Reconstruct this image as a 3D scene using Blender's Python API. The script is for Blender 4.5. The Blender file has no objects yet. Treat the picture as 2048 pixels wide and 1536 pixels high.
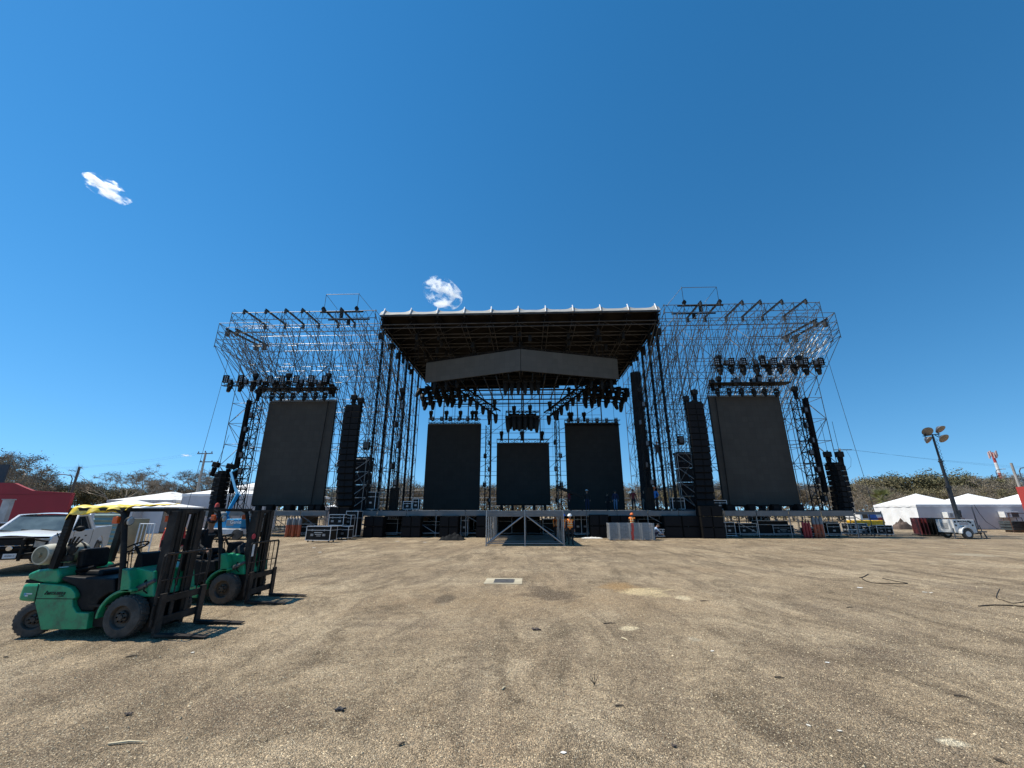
import bpy, bmesh, math, random
from mathutils import Vector, Matrix, Euler, noise
R = math.radians
rnd = random.Random(7)
sc = bpy.context.scene
col = sc.collection

# ------------------------------------------------------------------ camera
CAMZ = 2.0; FPX = 815.0; PITCH = math.atan(253/815.0); YAW = R(2.2)
cd = bpy.data.cameras.new("Camera"); cam = bpy.data.objects.new("Camera", cd); col.objects.link(cam)
cam.location = (0, 0, CAMZ); cam.rotation_euler = (R(90)+PITCH, 0, YAW)
cd.sensor_width = 36; cd.lens = FPX/2048*36; cd.clip_start = .05; cd.clip_end = 6000
sc.camera = cam

# ------------------------------------------------------------------ sky, sun, exposure
SUN = Vector((-.50, .03, .88)).normalized()
w = bpy.data.worlds.new("World"); sc.world = w; w.use_nodes = True
nt = w.node_tree; bg = nt.nodes["Background"]
sky = nt.nodes.new("ShaderNodeTexSky"); sky.sky_type = 'NISHITA'; sky.sun_disc = False
sky.sun_elevation = math.asin(SUN.z); sky.sun_rotation = math.atan2(SUN.x, SUN.y)
sky.altitude = 300; sky.air_density = 1.0; sky.dust_density = .02; sky.ozone_density = 3.0
hs = nt.nodes.new("ShaderNodeHueSaturation"); hs.inputs['Saturation'].default_value = 1.31; hs.inputs['Value'].default_value = 1.18
hs.inputs['Hue'].default_value = .492
tcw = nt.nodes.new("ShaderNodeTexCoord"); vw = nt.nodes.new("ShaderNodeVectorMath"); vw.operation = 'MULTIPLY_ADD'; vw.inputs[1].default_value = (.97, .97, .85); vw.inputs[2].default_value = (0, 0, .115)
nt.links.new(tcw.outputs['Generated'], vw.inputs[0]); vn = nt.nodes.new("ShaderNodeVectorMath"); vn.operation = 'NORMALIZE'; nt.links.new(vw.outputs[0], vn.inputs[0]); nt.links.new(vn.outputs[0], sky.inputs[0])
nt.links.new(sky.outputs[0], hs.inputs['Color']); nt.links.new(hs.outputs[0], bg.inputs[0])
bg.inputs[1].default_value = .107
sl = bpy.data.lights.new("sun", 'SUN'); sl.energy = 4.9; sl.angle = R(.55); sl.color = (1, .94, .83)
so = bpy.data.objects.new("sun", sl); col.objects.link(so); so.rotation_euler = SUN.to_track_quat('Z', 'Y').to_euler()
sc.view_settings.view_transform = 'Standard'; sc.view_settings.look = 'None'
sc.view_settings.exposure = .3; sc.view_settings.gamma = 1
sc.cycles.max_bounces = 10; sc.cycles.diffuse_bounces = 4; sc.cycles.glossy_bounces = 3; sc.cycles.volume_bounces = 8; sc.cycles.volume_max_steps = 96; sc.cycles.transparent_max_bounces = 12

# ------------------------------------------------------------------ pixel of the photograph -> point at a chosen depth or height
def ray(u, v):
    xc = (u-1024)/FPX; yc = (768-v)/FPX
    y = math.cos(PITCH)-math.sin(PITCH)*yc; z = math.sin(PITCH)+math.cos(PITCH)*yc
    c, s = math.cos(YAW), math.sin(YAW)
    return Vector((c*xc-s*y, s*xc+c*y, z))
def P(u, v, Y):
    r = ray(u, v); t = Y/r.y
    return Vector((r.x*t, Y, CAMZ+r.z*t))
def G(u, v, Z=0.0):
    r = ray(u, v); t = (Z-CAMZ)/r.z
    return Vector((r.x*t, r.y*t, Z))
def PX(u, Y, v=1021): return P(u, v, Y).x

# ------------------------------------------------------------------ materials
MATS = {}
def mat(name, c, rough=.6, metal=0.0, var=.15, scale=6.0, bump=0.0, bscale=40.0, spec=.5, dirt=None, dscale=3.0, damt=.5, coat=0.0):
    if name in MATS: return MATS[name]
    m = bpy.data.materials.new(name); m.use_nodes = True; n = m.node_tree; b = n.nodes["Principled BSDF"]
    b.inputs['Roughness'].default_value = rough; b.inputs['Metallic'].default_value = metal
    b.inputs['Specular IOR Level'].default_value = spec
    if coat: b.inputs['Coat Weight'].default_value = coat; b.inputs['Coat Roughness'].default_value = .08
    tc = n.nodes.new("ShaderNodeTexCoord"); oi = n.nodes.new("ShaderNodeObjectInfo")
    ad = n.nodes.new("ShaderNodeVectorMath"); ad.operation = 'MULTIPLY_ADD'
    n.links.new(oi.outputs['Random'], ad.inputs[0]); ad.inputs[1].default_value = (37, 91, 53); n.links.new(tc.outputs['Object'], ad.inputs[2])
    nz = n.nodes.new("ShaderNodeTexNoise"); nz.inputs['Scale'].default_value = scale; nz.inputs['Detail'].default_value = 5
    n.links.new(ad.outputs[0], nz.inputs['Vector'])
    cr = n.nodes.new("ShaderNodeValToRGB"); e = cr.color_ramp.elements
    e[0].position = .3; e[1].position = .72
    lo = [x*(1-var) for x in c]; hi = [min(1, x*(1+var)) for x in c]
    e[0].color = (*lo, 1); e[1].color = (*hi, 1)
    n.links.new(nz.outputs['Fac'], cr.inputs['Fac']); out = cr.outputs[0]
    if dirt:
        n2 = n.nodes.new("ShaderNodeTexNoise"); n2.inputs['Scale'].default_value = dscale; n2.inputs['Detail'].default_value = 8; n2.inputs['Roughness'].default_value = .7
        n.links.new(ad.outputs[0], n2.inputs['Vector'])
        r2 = n.nodes.new("ShaderNodeValToRGB"); r2.color_ramp.elements[0].position = .48; r2.color_ramp.elements[1].position = .68
        r2.color_ramp.elements[1].color = (damt, damt, damt, 1); n.links.new(n2.outputs['Fac'], r2.inputs['Fac'])
        mx = n.nodes.new("ShaderNodeMix"); mx.data_type = 'RGBA'; n.links.new(r2.outputs[0], mx.inputs[0])
        n.links.new(out, mx.inputs[6]); mx.inputs[7].default_value = (*dirt, 1); out = mx.outputs[2]
    n.links.new(out, b.inputs['Base Color'])
    if bump:
        n3 = n.nodes.new("ShaderNodeTexNoise"); n3.inputs['Scale'].default_value = bscale; n3.inputs['Detail'].default_value = 4
        n.links.new(ad.outputs[0], n3.inputs['Vector'])
        bp = n.nodes.new("ShaderNodeBump"); bp.inputs['Strength'].default_value = bump; bp.inputs['Distance'].default_value = .02
        n.links.new(n3.outputs['Fac'], bp.inputs['Height']); n.links.new(bp.outputs[0], b.inputs['Normal'])
    MATS[name] = m; return m
galv = mat("galvanised steel", (.15, .155, .155), .43, .5, .45, 3)
galvdull = mat("weathered scaffold steel", (.12, .124, .128), .5, .5, .35, 4)
deckal = mat("dull aluminium beam", (.17, .17, .17), .5, .35, .2, 2, dirt=(.10, .10, .10), dscale=2, damt=.4)
black = mat("black paint", (.012, .011, .010), .6, 0, .3, 8, spec=.2)
blackm = mat("matt black cloth", (.008, .008, .009), .9, 0, .3, 5, spec=.1)
blackst = mat("black truss steel", (.014, .013, .012), .55, .2, .4, 6, spec=.2)
spk = mat("black speaker enclosure", (.008, .0075, .007), .7, 0, .3, 9, spec=.12)
grille = mat("dark speaker grille", (.010, .0095, .0105), .6, .1, .3, 30, spec=.15)
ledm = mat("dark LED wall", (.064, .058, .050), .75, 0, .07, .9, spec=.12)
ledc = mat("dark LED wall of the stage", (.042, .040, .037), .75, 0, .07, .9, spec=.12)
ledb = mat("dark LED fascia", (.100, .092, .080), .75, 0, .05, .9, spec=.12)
for m_, sz_ in ((ledm, .5), (ledc, .5), (ledb, .5)):      # the walls are made of square modules that differ a little
    n_ = m_.node_tree; b_ = n_.nodes["Principled BSDF"]; src = b_.inputs['Base Color'].links[0].from_socket
    t_ = n_.nodes.new("ShaderNodeTexCoord"); sp = n_.nodes.new("ShaderNodeSeparateXYZ"); n_.links.new(t_.outputs['Object'], sp.inputs[0]); cb = n_.nodes.new("ShaderNodeCombineXYZ")
    n_.links.new(sp.outputs[0], cb.inputs[0]); n_.links.new(sp.outputs[2], cb.inputs[1])
    bk = n_.nodes.new("ShaderNodeTexBrick"); bk.offset = 0; bk.inputs['Scale'].default_value = 1; bk.inputs['Brick Width'].default_value = sz_; bk.inputs['Row Height'].default_value = sz_; bk.inputs['Mortar Size'].default_value = .006
    bk.inputs['Color1'].default_value = (.93, .93, .93, 1); bk.inputs['Color2'].default_value = (1.05, 1.05, 1.05, 1); bk.inputs['Mortar'].default_value = (.72, .72, .72, 1); n_.links.new(cb.outputs[0], bk.inputs['Vector'])
    mx_ = n_.nodes.new("ShaderNodeMix"); mx_.data_type = 'RGBA'; mx_.blend_type = 'MULTIPLY'; mx_.inputs[0].default_value = 1; n_.links.new(src, mx_.inputs[6]); n_.links.new(bk.outputs['Color'], mx_.inputs[7]); n_.links.new(mx_.outputs[2], b_.inputs['Base Color'])
white = mat("white tent canvas", (.80, .80, .79), .65, 0, .05, 1.2, .15, 3, dirt=(.6, .59, .56), dscale=.8, damt=.4)
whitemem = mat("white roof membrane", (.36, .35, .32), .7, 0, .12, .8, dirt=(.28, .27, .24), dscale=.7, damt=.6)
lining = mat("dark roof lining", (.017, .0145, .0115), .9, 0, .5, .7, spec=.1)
rib = mat("roof truss steel", (.055, .05, .045), .55, .4, .4, 2)
skin_ = mat("skin", (.30, .16, .10), .55, 0, .1)
orange = mat("orange safety cloth", (1.0, .24, .025), .7, 0, .1)
reflect = mat("reflective tape", (.75, .75, .45), .4, 0, .1)
yellowp = mat("yellow paint", (.75, .42, .02), .5, 0, .1)
caseb = mat("black flight case board", (.010, .0095, .009), .55, 0, .4, 10, spec=.2)
caseal = mat("aluminium case edging", (.72, .72, .72), .45, .15, .12, 12)
glassd = mat("dark window glass", (.012, .015, .018), .06, 0, .2, 1)

# ------------------------------------------------------------------ mesh builder
class MB:
    def __init__(s, M=None): s.v = []; s.f = []; s.M = M or Matrix.Identity(4)
    def add(s, vs, fs):
        o = len(s.v); s.v += [tuple(s.M @ Vector(p)) for p in vs]; s.f += [tuple(i+o for i in f) for f in fs]; return s
    def box(s, c, d, rot=None):
        x, y, z = [q/2 for q in d]; c = Vector(c)
        vs = [Vector(p) for p in ((-x,-y,-z),(x,-y,-z),(x,y,-z),(-x,y,-z),(-x,-y,z),(x,-y,z),(x,y,z),(-x,y,z))]
        if rot is not None: m = Euler(rot).to_matrix(); vs = [m @ p for p in vs]
        return s.add([p+c for p in vs], [(0,3,2,1),(4,5,6,7),(0,1,5,4),(1,2,6,5),(2,3,7,6),(3,0,4,7)])
    def bx(s, x0, x1, y0, y1, z0, z1): return s.box(((x0+x1)/2,(y0+y1)/2,(z0+z1)/2), (abs(x1-x0),abs(y1-y0),abs(z1-z0)))
    def tube(s, p, q, r, n=6, r2=None, caps=True):
        p, q = Vector(p), Vector(q); d = q-p
        if d.length < 1e-6: return s
        m = d.to_track_quat('Z', 'Y').to_matrix(); r2 = r if r2 is None else r2
        a = [(math.cos(2*math.pi*i/n), math.sin(2*math.pi*i/n)) for i in range(n)]
        vs = [p+m@Vector((c*r, t*r, 0)) for c, t in a]+[q+m@Vector((c*r2, t*r2, 0)) for c, t in a]
        fs = [(i, (i+1)%n, n+(i+1)%n, n+i) for i in range(n)]
        if caps: fs += [tuple(range(n))[::-1], tuple(range(n, 2*n))]
        return s.add(vs, fs)
    def path(s, pts, r, n=6):
        for a, b in zip(pts, pts[1:]): s.tube(a, b, r, n)
        return s
    def lathe(s, o, ax, prof, n=16, caps=True):            # prof: (distance along axis, radius)
        o = Vector(o); m = Vector(ax).normalized().to_track_quat('Z', 'Y').to_matrix(); vs = []; fs = []
        for h, r in prof:
            for i in range(n):
                a = 2*math.pi*i/n; vs.append(o+m@Vector((r*math.cos(a), r*math.sin(a), h)))
        for k in range(len(prof)-1):
            for i in range(n):
                j = (i+1)%n; fs.append((k*n+i, k*n+j, (k+1)*n+j, (k+1)*n+i))
        if caps: fs.append(tuple(range(n))[::-1]); fs.append(tuple(range((len(prof)-1)*n, len(prof)*n)))
        return s.add(vs, fs)
    def ell(s, c, rad, nu=10, nv=6, jit=0, rg=rnd):
        c = Vector(c); vs = [c+Vector((0, 0, rad[2]))]; fs = []
        for j in range(1, nv):
            t = math.pi*j/nv
            for i in range(nu):
                a = 2*math.pi*i/nu; k = 1+rg.uniform(-jit, jit)
                vs.append(c+Vector((rad[0]*math.sin(t)*math.cos(a)*k, rad[1]*math.sin(t)*math.sin(a)*k, rad[2]*math.cos(t)*k)))
        vs.append(c-Vector((0, 0, rad[2]))); L = len(vs)-1
        for i in range(nu):
            fs.append((0, 1+i, 1+(i+1)%nu)); b = 1+(nv-2)*nu; fs.append((L, b+(i+1)%nu, b+i))
            for j in range(nv-2):
                a = 1+j*nu; fs.append((a+i, a+nu+i, a+nu+(i+1)%nu, a+(i+1)%nu))
        return s.add(vs, fs)
    def prism(s, pts, y0, y1, ax='y'):          # polygon (a, b) extruded along y (a=x, b=z), x (a=y, b=z) or z (a=x, b=y)
        n = len(pts)
        f = {'y': lambda a, b, t: (a, t, b), 'x': lambda a, b, t: (t, a, b), 'z': lambda a, b, t: (a, b, t)}[ax]
        vs = [f(a, b, y0) for a, b in pts]+[f(a, b, y1) for a, b in pts]
        fs = [tuple(range(n)), tuple(range(n, 2*n))[::-1]]+[(i, n+i, n+(i+1)%n, (i+1)%n) for i in range(n)]
        return s.add(vs, fs)
    def grid(s, fn, nu, nv, closed=False):
        vs = [fn(i/nu, j/nv) for j in range(nv+1) for i in range(nu+1)]
        fs = [(j*(nu+1)+i, j*(nu+1)+i+1, (j+1)*(nu+1)+i+1, (j+1)*(nu+1)+i) for j in range(nv) for i in range(nu)]
        return s.add(vs, fs)
    def build(s, name, m, parent=None, smooth=False, bevel=0, recalc=True, solid=0, sub=0):
        me = bpy.data.meshes.new(name); me.from_pydata(s.v, [], s.f)
        if recalc:
            b = bmesh.new(); b.from_mesh(me); bmesh.ops.recalc_face_normals(b, faces=b.faces); b.to_mesh(me); b.free()
        if smooth:
            for p in me.polygons: p.use_smooth = True
            try: me.set_sharp_from_angle(angle=R(40))
            except Exception: pass
        me.materials.append(m); o = bpy.data.objects.new(name, me); col.objects.link(o)
        if parent is not None: o.parent = parent
        if solid: md = o.modifiers.new("thickness", 'SOLIDIFY'); md.thickness = solid; md.offset = 0
        if bevel: md = o.modifiers.new("bevel", 'BEVEL'); md.width = bevel; md.segments = 2; md.limit_method = 'ANGLE'; md.angle_limit = R(35)
        if sub: md = o.modifiers.new("sub", 'SUBSURF'); md.levels = sub; md.render_levels = sub
        return o
def tag(o, label=None, cat=None, group=None, kind=None):
    if label: o['label'] = label
    if cat: o['category'] = cat
    if group: o['group'] = group
    if kind: o['kind'] = kind
    return o
def thing(name, label, cat, loc=(0, 0, 0), rz=0, group=None):
    o = bpy.data.objects.new(name, None); col.objects.link(o); o.empty_display_size = .2
    o.location = loc; o.rotation_euler = (0, 0, rz); return tag(o, label, cat, group)
def struct(o): o['kind'] = 'structure'; return o
KIDS = {}
def kids(o): return [c for c in col.objects if c.parent == o]
def copy_tree(o, parent=None, kd=None):
    c = o.copy(); col.objects.link(c)
    if parent is not None: c.parent = parent
    if kd is None:
        kd = {}
        for q in col.objects:
            if q.parent is not None: kd.setdefault(q.parent.name, []).append(q)
    for ch in kd.get(o.name, []): copy_tree(ch, c, kd)
    return c
class Proto:                                     # first call hands out the original, later ones copies
    def __init__(s, make): s.make = make; s.o = None
    def put(s, loc, label, rot=(0, 0, 0), scale=1.0, group=None):
        if s.o is None:
            s.o = s.make(); o = s.o; s.kd = {}
            st = [o]
            allk = {}
            for q in col.objects:
                if q.parent is not None: allk.setdefault(q.parent.name, []).append(q)
            while st:
                x = st.pop(); s.kd[x.name] = allk.get(x.name, []); st += s.kd[x.name]
        else: o = copy_tree(s.o, None, s.kd)
        o.location = loc; o.rotation_euler = rot; o.scale = (scale,)*3; o['label'] = label
        if group: o['group'] = group
        return o
_o = ["first", "second", "third", "fourth", "fifth", "sixth", "seventh", "eighth", "ninth", "tenth", "eleventh", "twelfth", "thirteenth", "fourteenth", "fifteenth", "sixteenth", "seventeenth", "eighteenth", "nineteenth"]
ORD = _o+["twentieth"]+["twenty-"+x for x in _o[:9]]+["thirtieth"]+["thirty-"+x for x in _o[:9]]+["fortieth"]+["forty-"+x for x in _o[:9]]

# tubes: scaffolds and frames.  Up to 95 of one kind become parts of their own, the rest one "stuff" part
unit = {}
def unit_cyl(m, n=6):
    k = (m.name, n)
    if k not in unit:
        me = bpy.data.meshes.new("tube"); b = MB().tube((0, 0, 0), (0, 0, 1), 1, n); me.from_pydata(b.v, [], b.f); me.materials.append(m)
        for p in me.polygons: p.use_smooth = len(p.vertices) == 4
        unit[k] = me
    return unit[k]
class Tubes:
    def __init__(s, root, m, thin=1.0): s.root = root; s.m = m; s.k = {}; s.thin = thin
    def add(s, kind, p, q, r=.026): s.k.setdefault(kind, []).append((Vector(p), Vector(q), r*s.thin)); return s
    def done(s, limit=95):
        o0 = Vector(s.root.location)
        for kind, L in s.k.items():
            L.sort(key=lambda t: -(t[1]-t[0]).length*t[2]/max(5, ((t[0]+t[1])/2).y))
            for p, q, r in L[:limit]:
                o = bpy.data.objects.new(kind, unit_cyl(s.m)); col.objects.link(o); o.parent = s.root
                d = q-p; o.location = p-o0; o.rotation_mode = 'QUATERNION'; o.rotation_quaternion = d.to_track_quat('Z', 'Y'); o.scale = (r, r, d.length)
            if len(L) > limit:
                b = MB(Matrix.Translation(-o0))
                for p, q, r in L[limit:]: b.tube(p, q, r, 5, caps=False)
                b.build(kind+"_lattice", s.m, s.root, smooth=True, recalc=False)['kind'] = 'stuff'
def truss(name, label, cat, a, b, s=.4, m=None, group=None, cables=(), up=Vector((0, 0, 1)), r=.028, step=None):
    a, b = Vector(a), Vector(b); m = m or blackst; root = thing(name, label, cat, a, 0, group); d = b-a; L = d.length
    x = d.normalized(); y = up.cross(x).normalized() if abs(up.dot(x)) < .95 else Vector((0, 1, 0)).cross(x).normalized(); z = x.cross(y)
    cs = [(y*sy+z*sz)*s/2 for sy, sz in ((-1,-1),(1,-1),(1,1),(-1,1))]
    for c in cs: MB().tube(c, d+c, r).build("chord", m, root, smooth=True)
    n = max(2, round(L/(step or s*1.3))); l = MB()
    for i in range(n):
        p0, p1 = d*(i/n), d*((i+1)/n)
        for k in range(4):
            c0, c1 = cs[k], cs[(k+1)%4]
            if i % 2: c0, c1 = c1, c0
            l.tube(p0+c0, p1+c1, r*.62, 4); l.tube(p0+c0, p0+c1, r*.62, 4)
    l.build("lattice", m, root)
    for p, q in cables: MB().tube(Vector(p)-a, Vector(q)-a, .018, 5).build("hanging_chain", blackst, root)
    return root
# ------------------------------------------------------------------ ground
def ground_material():
    m = bpy.data.materials.new("stony dirt"); m.use_nodes = True; n = m.node_tree; b = n.nodes["Principled BSDF"]; L = n.links.new
    b.inputs['Roughness'].default_value = .92; b.inputs['Specular IOR Level'].default_value = .15
    tc = n.nodes.new("ShaderNodeTexCoord"); co = tc.outputs['Object']
    def noise_(sc_, det=6, rough=.6, vec=co, dist=0):
        q = n.nodes.new("ShaderNodeTexNoise"); q.inputs['Scale'].default_value = sc_; q.inputs['Detail'].default_value = det
        q.inputs['Roughness'].default_value = rough; q.inputs['Distortion'].default_value = dist; L(vec, q.inputs['Vector']); return q.outputs['Fac']
    def ramp(f, pts):
        q = n.nodes.new("ShaderNodeValToRGB"); e = q.color_ramp.elements
        while len(e) < len(pts): e.new(.5)
        for k, (p, c) in enumerate(pts): e[k].position = p; e[k].color = (*c, 1) if len(c) == 3 else c
        L(f, q.inputs['Fac']); return q.outputs[0]
    def mix(f, a, c, mode='MIX'):
        q = n.nodes.new("ShaderNodeMix"); q.data_type = 'RGBA'; q.blend_type = mode
        if isinstance(f, float): q.inputs[0].default_value = f
        else: L(f, q.inputs[0])
        for i, v in ((6, a), (7, c)):
            if isinstance(v, tuple): q.inputs[i].default_value = (*v, 1)
            else: L(v, q.inputs[i])
        return q.outputs[2]
    def math_(op, a, c=None, cl=False):
        q = n.nodes.new("ShaderNodeMath"); q.operation = op; q.use_clamp = cl
        for i, v in enumerate((a, c)):
            if v is None: continue
            if isinstance(v, (int, float)): q.inputs[i].default_value = v
            else: L(v, q.inputs[i])
        return q.outputs[0]
    def mapped(scale, rot=0):
        q = n.nodes.new("ShaderNodeMapping"); q.inputs['Scale'].default_value = scale; q.inputs['Rotation'].default_value = (0, 0, rot); L(co, q.inputs['Vector']); return q.outputs[0]
    base = ramp(noise_(.30, 10, .66), [(.30, (.32, .245, .16)), (.5, (.48, .375, .25)), (.70, (.64, .52, .36))])
    # wheel tracks and scraped dirt, running along the yard
    tr = ramp(noise_(1.0, 6, .6, mapped((.9, .16, 1), R(6)), 1.6), [(.40, (.5, .5, .5)), (.50, (0, 0, 0)), (.66, (0, 0, 0)), (.75, (.45, .45, .45))])
    base = mix(tr, base, (.225, .175, .125))
    tr2 = ramp(noise_(1.0, 7, .65, mapped((.14, .5, 1), R(-8)), 1.3), [(.52, (0, 0, 0)), (.70, (.6, .6, .6))])
    base = mix(tr2, base, (.25, .195, .14))
    red = ramp(noise_(.35, 5, .6, mapped((1, .6, 1), 1.0)), [(.55, (0, 0, 0)), (.75, (.55, .55, .55))])
    base = mix(red, base, (.40, .275, .165))
    mott = ramp(noise_(1.0, 9, .74, mapped((1.0, .5, 1), R(20)), 1.0), [(.46, (0, 0, 0)), (.64, (.9, .9, .9))]); base = mix(mott, base, (.205, .158, .105))
    mot2 = ramp(noise_(4.5, 7, .72, co, .3), [(.25, (.62, .60, .58)), (.5, (1, 1, 1)), (.75, (1.28, 1.27, 1.24))]); base = mix(.9, base, mot2, 'MULTIPLY')
    # stains and sand patches that lie in this yard
    dn = n.nodes.new("ShaderNodeTexNoise"); dn.inputs['Scale'].default_value = 1.6; dn.inputs['Detail'].default_value = 6; dn.inputs['Roughness'].default_value = .65; L(co, dn.inputs['Vector'])
    def spot(u0, u1, v0, v1, c, amt, base, soft=.5, wob=.9):
        p, q = G((u0+u1)/2, v0), G((u0+u1)/2, v1); cx, cy = (p.x+q.x)/2, (p.y+q.y)/2
        rx = abs(G(u1, (v0+v1)/2).x-G(u0, (v0+v1)/2).x)/2; ry = abs(p.y-q.y)/2
        s = n.nodes.new("ShaderNodeVectorMath"); s.operation = 'SUBTRACT'; L(co, s.inputs[0]); s.inputs[1].default_value = (cx, cy, 0)
        k = n.nodes.new("ShaderNodeVectorMath"); k.operation = 'MULTIPLY'; L(s.outputs[0], k.inputs[0]); k.inputs[1].default_value = (1/rx, 1/ry, 0)
        l = n.nodes.new("ShaderNodeVectorMath"); l.operation = 'LENGTH'; L(k.outputs[0], l.inputs[0])
        d = math_('ADD', l.outputs['Value'], math_('MULTIPLY', math_('SUBTRACT', dn.outputs['Fac'], .5), wob*2.2))
        f = n.nodes.new("ShaderNodeMapRange"); L(d, f.inputs[0]); f.inputs[1].default_value = 1.05; f.inputs[2].default_value = 1.05-soft; f.inputs[3].default_value = 0; f.inputs[4].default_value = amt
        return mix(f.outputs[0], base, c)
    base = spot(700, 1500, 1165, 1250, (.47, .34, .205), .6, base, .9)
    base = spot(868, 914, 1187, 1210, (.135, .105, .075), .8, base, .45, .7)
    base = spot(1040, 1168, 1178, 1206, (.14, .105, .075), .8, base, .5, 1.1)
    base = spot(1050, 1110, 1168, 1190, (.16, .12, .085), .7, base, .5, 1.0)
    base = spot(1195, 1285, 1163, 1186, (.44, .28, .13), .8, base, .6)
    base = spot(1240, 1352, 1176, 1194, (.80, .64, .38), .85, base, .5, 1.2)
    base = spot(1238, 1278, 1252, 1261, (.85, .72, .48), .8, base, .5, 1.2)
    base = spot(1372, 1400, 1272, 1284, (.6, .52, .38), .7, base, .5, 1.2)
    base = spot(1350, 1385, 1190, 1202, (.85, .72, .48), .75, base, .5, 1.2)
    base = spot(1870, 1935, 1475, 1495, (.85, .76, .56), .8, base, .5, 1.3)
    base = spot(1905, 1985, 1106, 1114, (.55, .48, .36), .7, base, .5, 1.2)
    base = spot(1460, 1640, 1255, 1330, (.20, .15, .10), .65, base, .8, 1.4)
    base = spot(1480, 1620, 1440, 1500, (.15, .115, .08), .75, base, .8, 1.5)
    base = spot(1690, 1850, 1285, 1335, (.20, .15, .105), .65, base, .8, 1.4)
    base = spot(-60, 420, 1320, 1430, (.22, .165, .11), .6, base, .8, 1.4)
    base = spot(320, 700, 1380, 1470, (.24, .18, .125), .55, base, .8, 1.4)
    # stones pressed into the dirt
    v1 = n.nodes.new("ShaderNodeTexVoronoi"); v1.inputs['Scale'].default_value = 56; L(co, v1.inputs['Vector'])
    v2 = n.nodes.new("ShaderNodeTexVoronoi"); v2.inputs['Scale'].default_value = 85; L(co, v2.inputs['Vector'])
    sx = n.nodes.new("ShaderNodeSeparateColor"); L(v1.outputs['Color'], sx.inputs[0])
    s2 = n.nodes.new("ShaderNodeSeparateColor"); L(v2.outputs['Color'], s2.inputs[0])
    dens = ramp(noise_(.6, 5, .6), [(.35, (.35, .35, .35)), (.65, (1, 1, 1))])
    f1 = math_('MULTIPLY', ramp(sx.outputs[0], [(.55, (0, 0, 0)), (.66, (1, 1, 1))]), ramp(v1.outputs['Distance'], [(.34, (1, 1, 1)), (.52, (0, 0, 0))]))
    f1 = math_('MULTIPLY', f1, math_('MULTIPLY', dens, .9))
    stone = mix(sx.outputs[1], (.50, .385, .24), (1.0, .87, .63))
    base = mix(1.0, base, (.86, .85, .84), 'MULTIPLY')
    base = mix(f1, base, stone)
    f2 = ramp(s2.outputs[0], [(0, (.35, .34, .33)), (.35, (.85, .85, .85)), (.75, (1.1, 1.1, 1.1)), (1, (2.1, 2.05, 1.9))])
    base = mix(.85, base, f2, 'MULTIPLY')
    grain = ramp(noise_(14, 8, .75), [(.3, (.62, .62, .62)), (.7, (1.32, 1.32, 1.32))])
    base = mix(.8, base, grain, 'MULTIPLY')
    L(base, b.inputs['Base Color'])
    h = math_('ADD', math_('MULTIPLY', f1, .9), math_('MULTIPLY', v2.outputs['Distance'], -.5))
    h = math_('ADD', h, math_('MULTIPLY', noise_(5, 9, .7), 1.6))
    bp = n.nodes.new("ShaderNodeBump"); bp.inputs['Strength'].default_value = 1.0; bp.inputs['Distance'].default_value = .035; L(h, bp.inputs['Height']); L(bp.outputs[0], b.inputs['Normal'])
    return m
gm = ground_material()
def gz(x, y): return 0
g = MB().add([(-2500, -300, 0), (2500, -300, 0), (2500, 4000, 0), (-2500, 4000, 0)], [(0, 1, 2, 3)]).build("ground", gm)
struct(g)
# loose stones in front of the camera
b = MB(); rg = random.Random(3)
pebm = mat("loose limestone chips", (.58, .465, .30), .9, 0, .55, 30)
for i in range(42000):
    y = 1.2+19*rg.random()**2.3; x = rg.uniform(-1.25, 1.2)*(y+.6); r = rg.uniform(.003, .0085)*(1 if rg.random() < .95 else 1.8)*(.8+min(y, 8)*.045)
    c = Vector((x, y, r*.25)); a = rg.random()*6.3; e = rg.uniform(.6, 1.4)
    q = [Vector((math.cos(a+k*math.pi/2)*r*(e if k % 2 else 1)*rg.uniform(.7, 1.3), math.sin(a+k*math.pi/2)*r*(e if k % 2 else 1)*rg.uniform(.7, 1.3), 0)) for k in range(4)]
    b.add([c+Vector((rg.uniform(-.3, .3)*r, rg.uniform(-.3, .3)*r, r*rg.uniform(.6, 1.2)))]+[c+p for p in q], [(0, 1, 2), (0, 2, 3), (0, 3, 4), (0, 4, 1)])
tag(b.build("gravel", pebm), kind='stuff')

# ------------------------------------------------------------------ the stage roof
X0 = -.75; DECK = 1.98
rl, rr = -13.35, 11.9; YF, YB = 34.0, 50.0; ZT = 19.45
roof = thing("stage_roof", "big dark stage roof with a scalloped white membrane edge, carried on scaffold columns", "stage roof", (X0, 42, 0))
def RB(): return MB(Matrix.Translation((-X0, -42, 0)))
N = 10; xs = [rl+(rr-rl)*i/N for i in range(N+1)]
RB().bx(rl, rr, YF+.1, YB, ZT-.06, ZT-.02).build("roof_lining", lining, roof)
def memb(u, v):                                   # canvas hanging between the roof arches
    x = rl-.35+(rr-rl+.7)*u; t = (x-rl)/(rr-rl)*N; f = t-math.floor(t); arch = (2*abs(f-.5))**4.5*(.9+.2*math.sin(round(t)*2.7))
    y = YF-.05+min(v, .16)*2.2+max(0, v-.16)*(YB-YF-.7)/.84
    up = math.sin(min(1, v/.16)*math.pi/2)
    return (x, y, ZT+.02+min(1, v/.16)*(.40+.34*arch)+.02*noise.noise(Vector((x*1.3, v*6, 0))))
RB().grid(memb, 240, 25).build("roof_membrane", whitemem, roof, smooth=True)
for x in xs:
    RB().tube((x, YF-.1, ZT+.03), (x, YF+.34, ZT+.84), .055, 8).build("peak_highlight_tube", white, roof, smooth=True)  # added white tubes, painting the sunlit peaks above the greyer canvas
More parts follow.
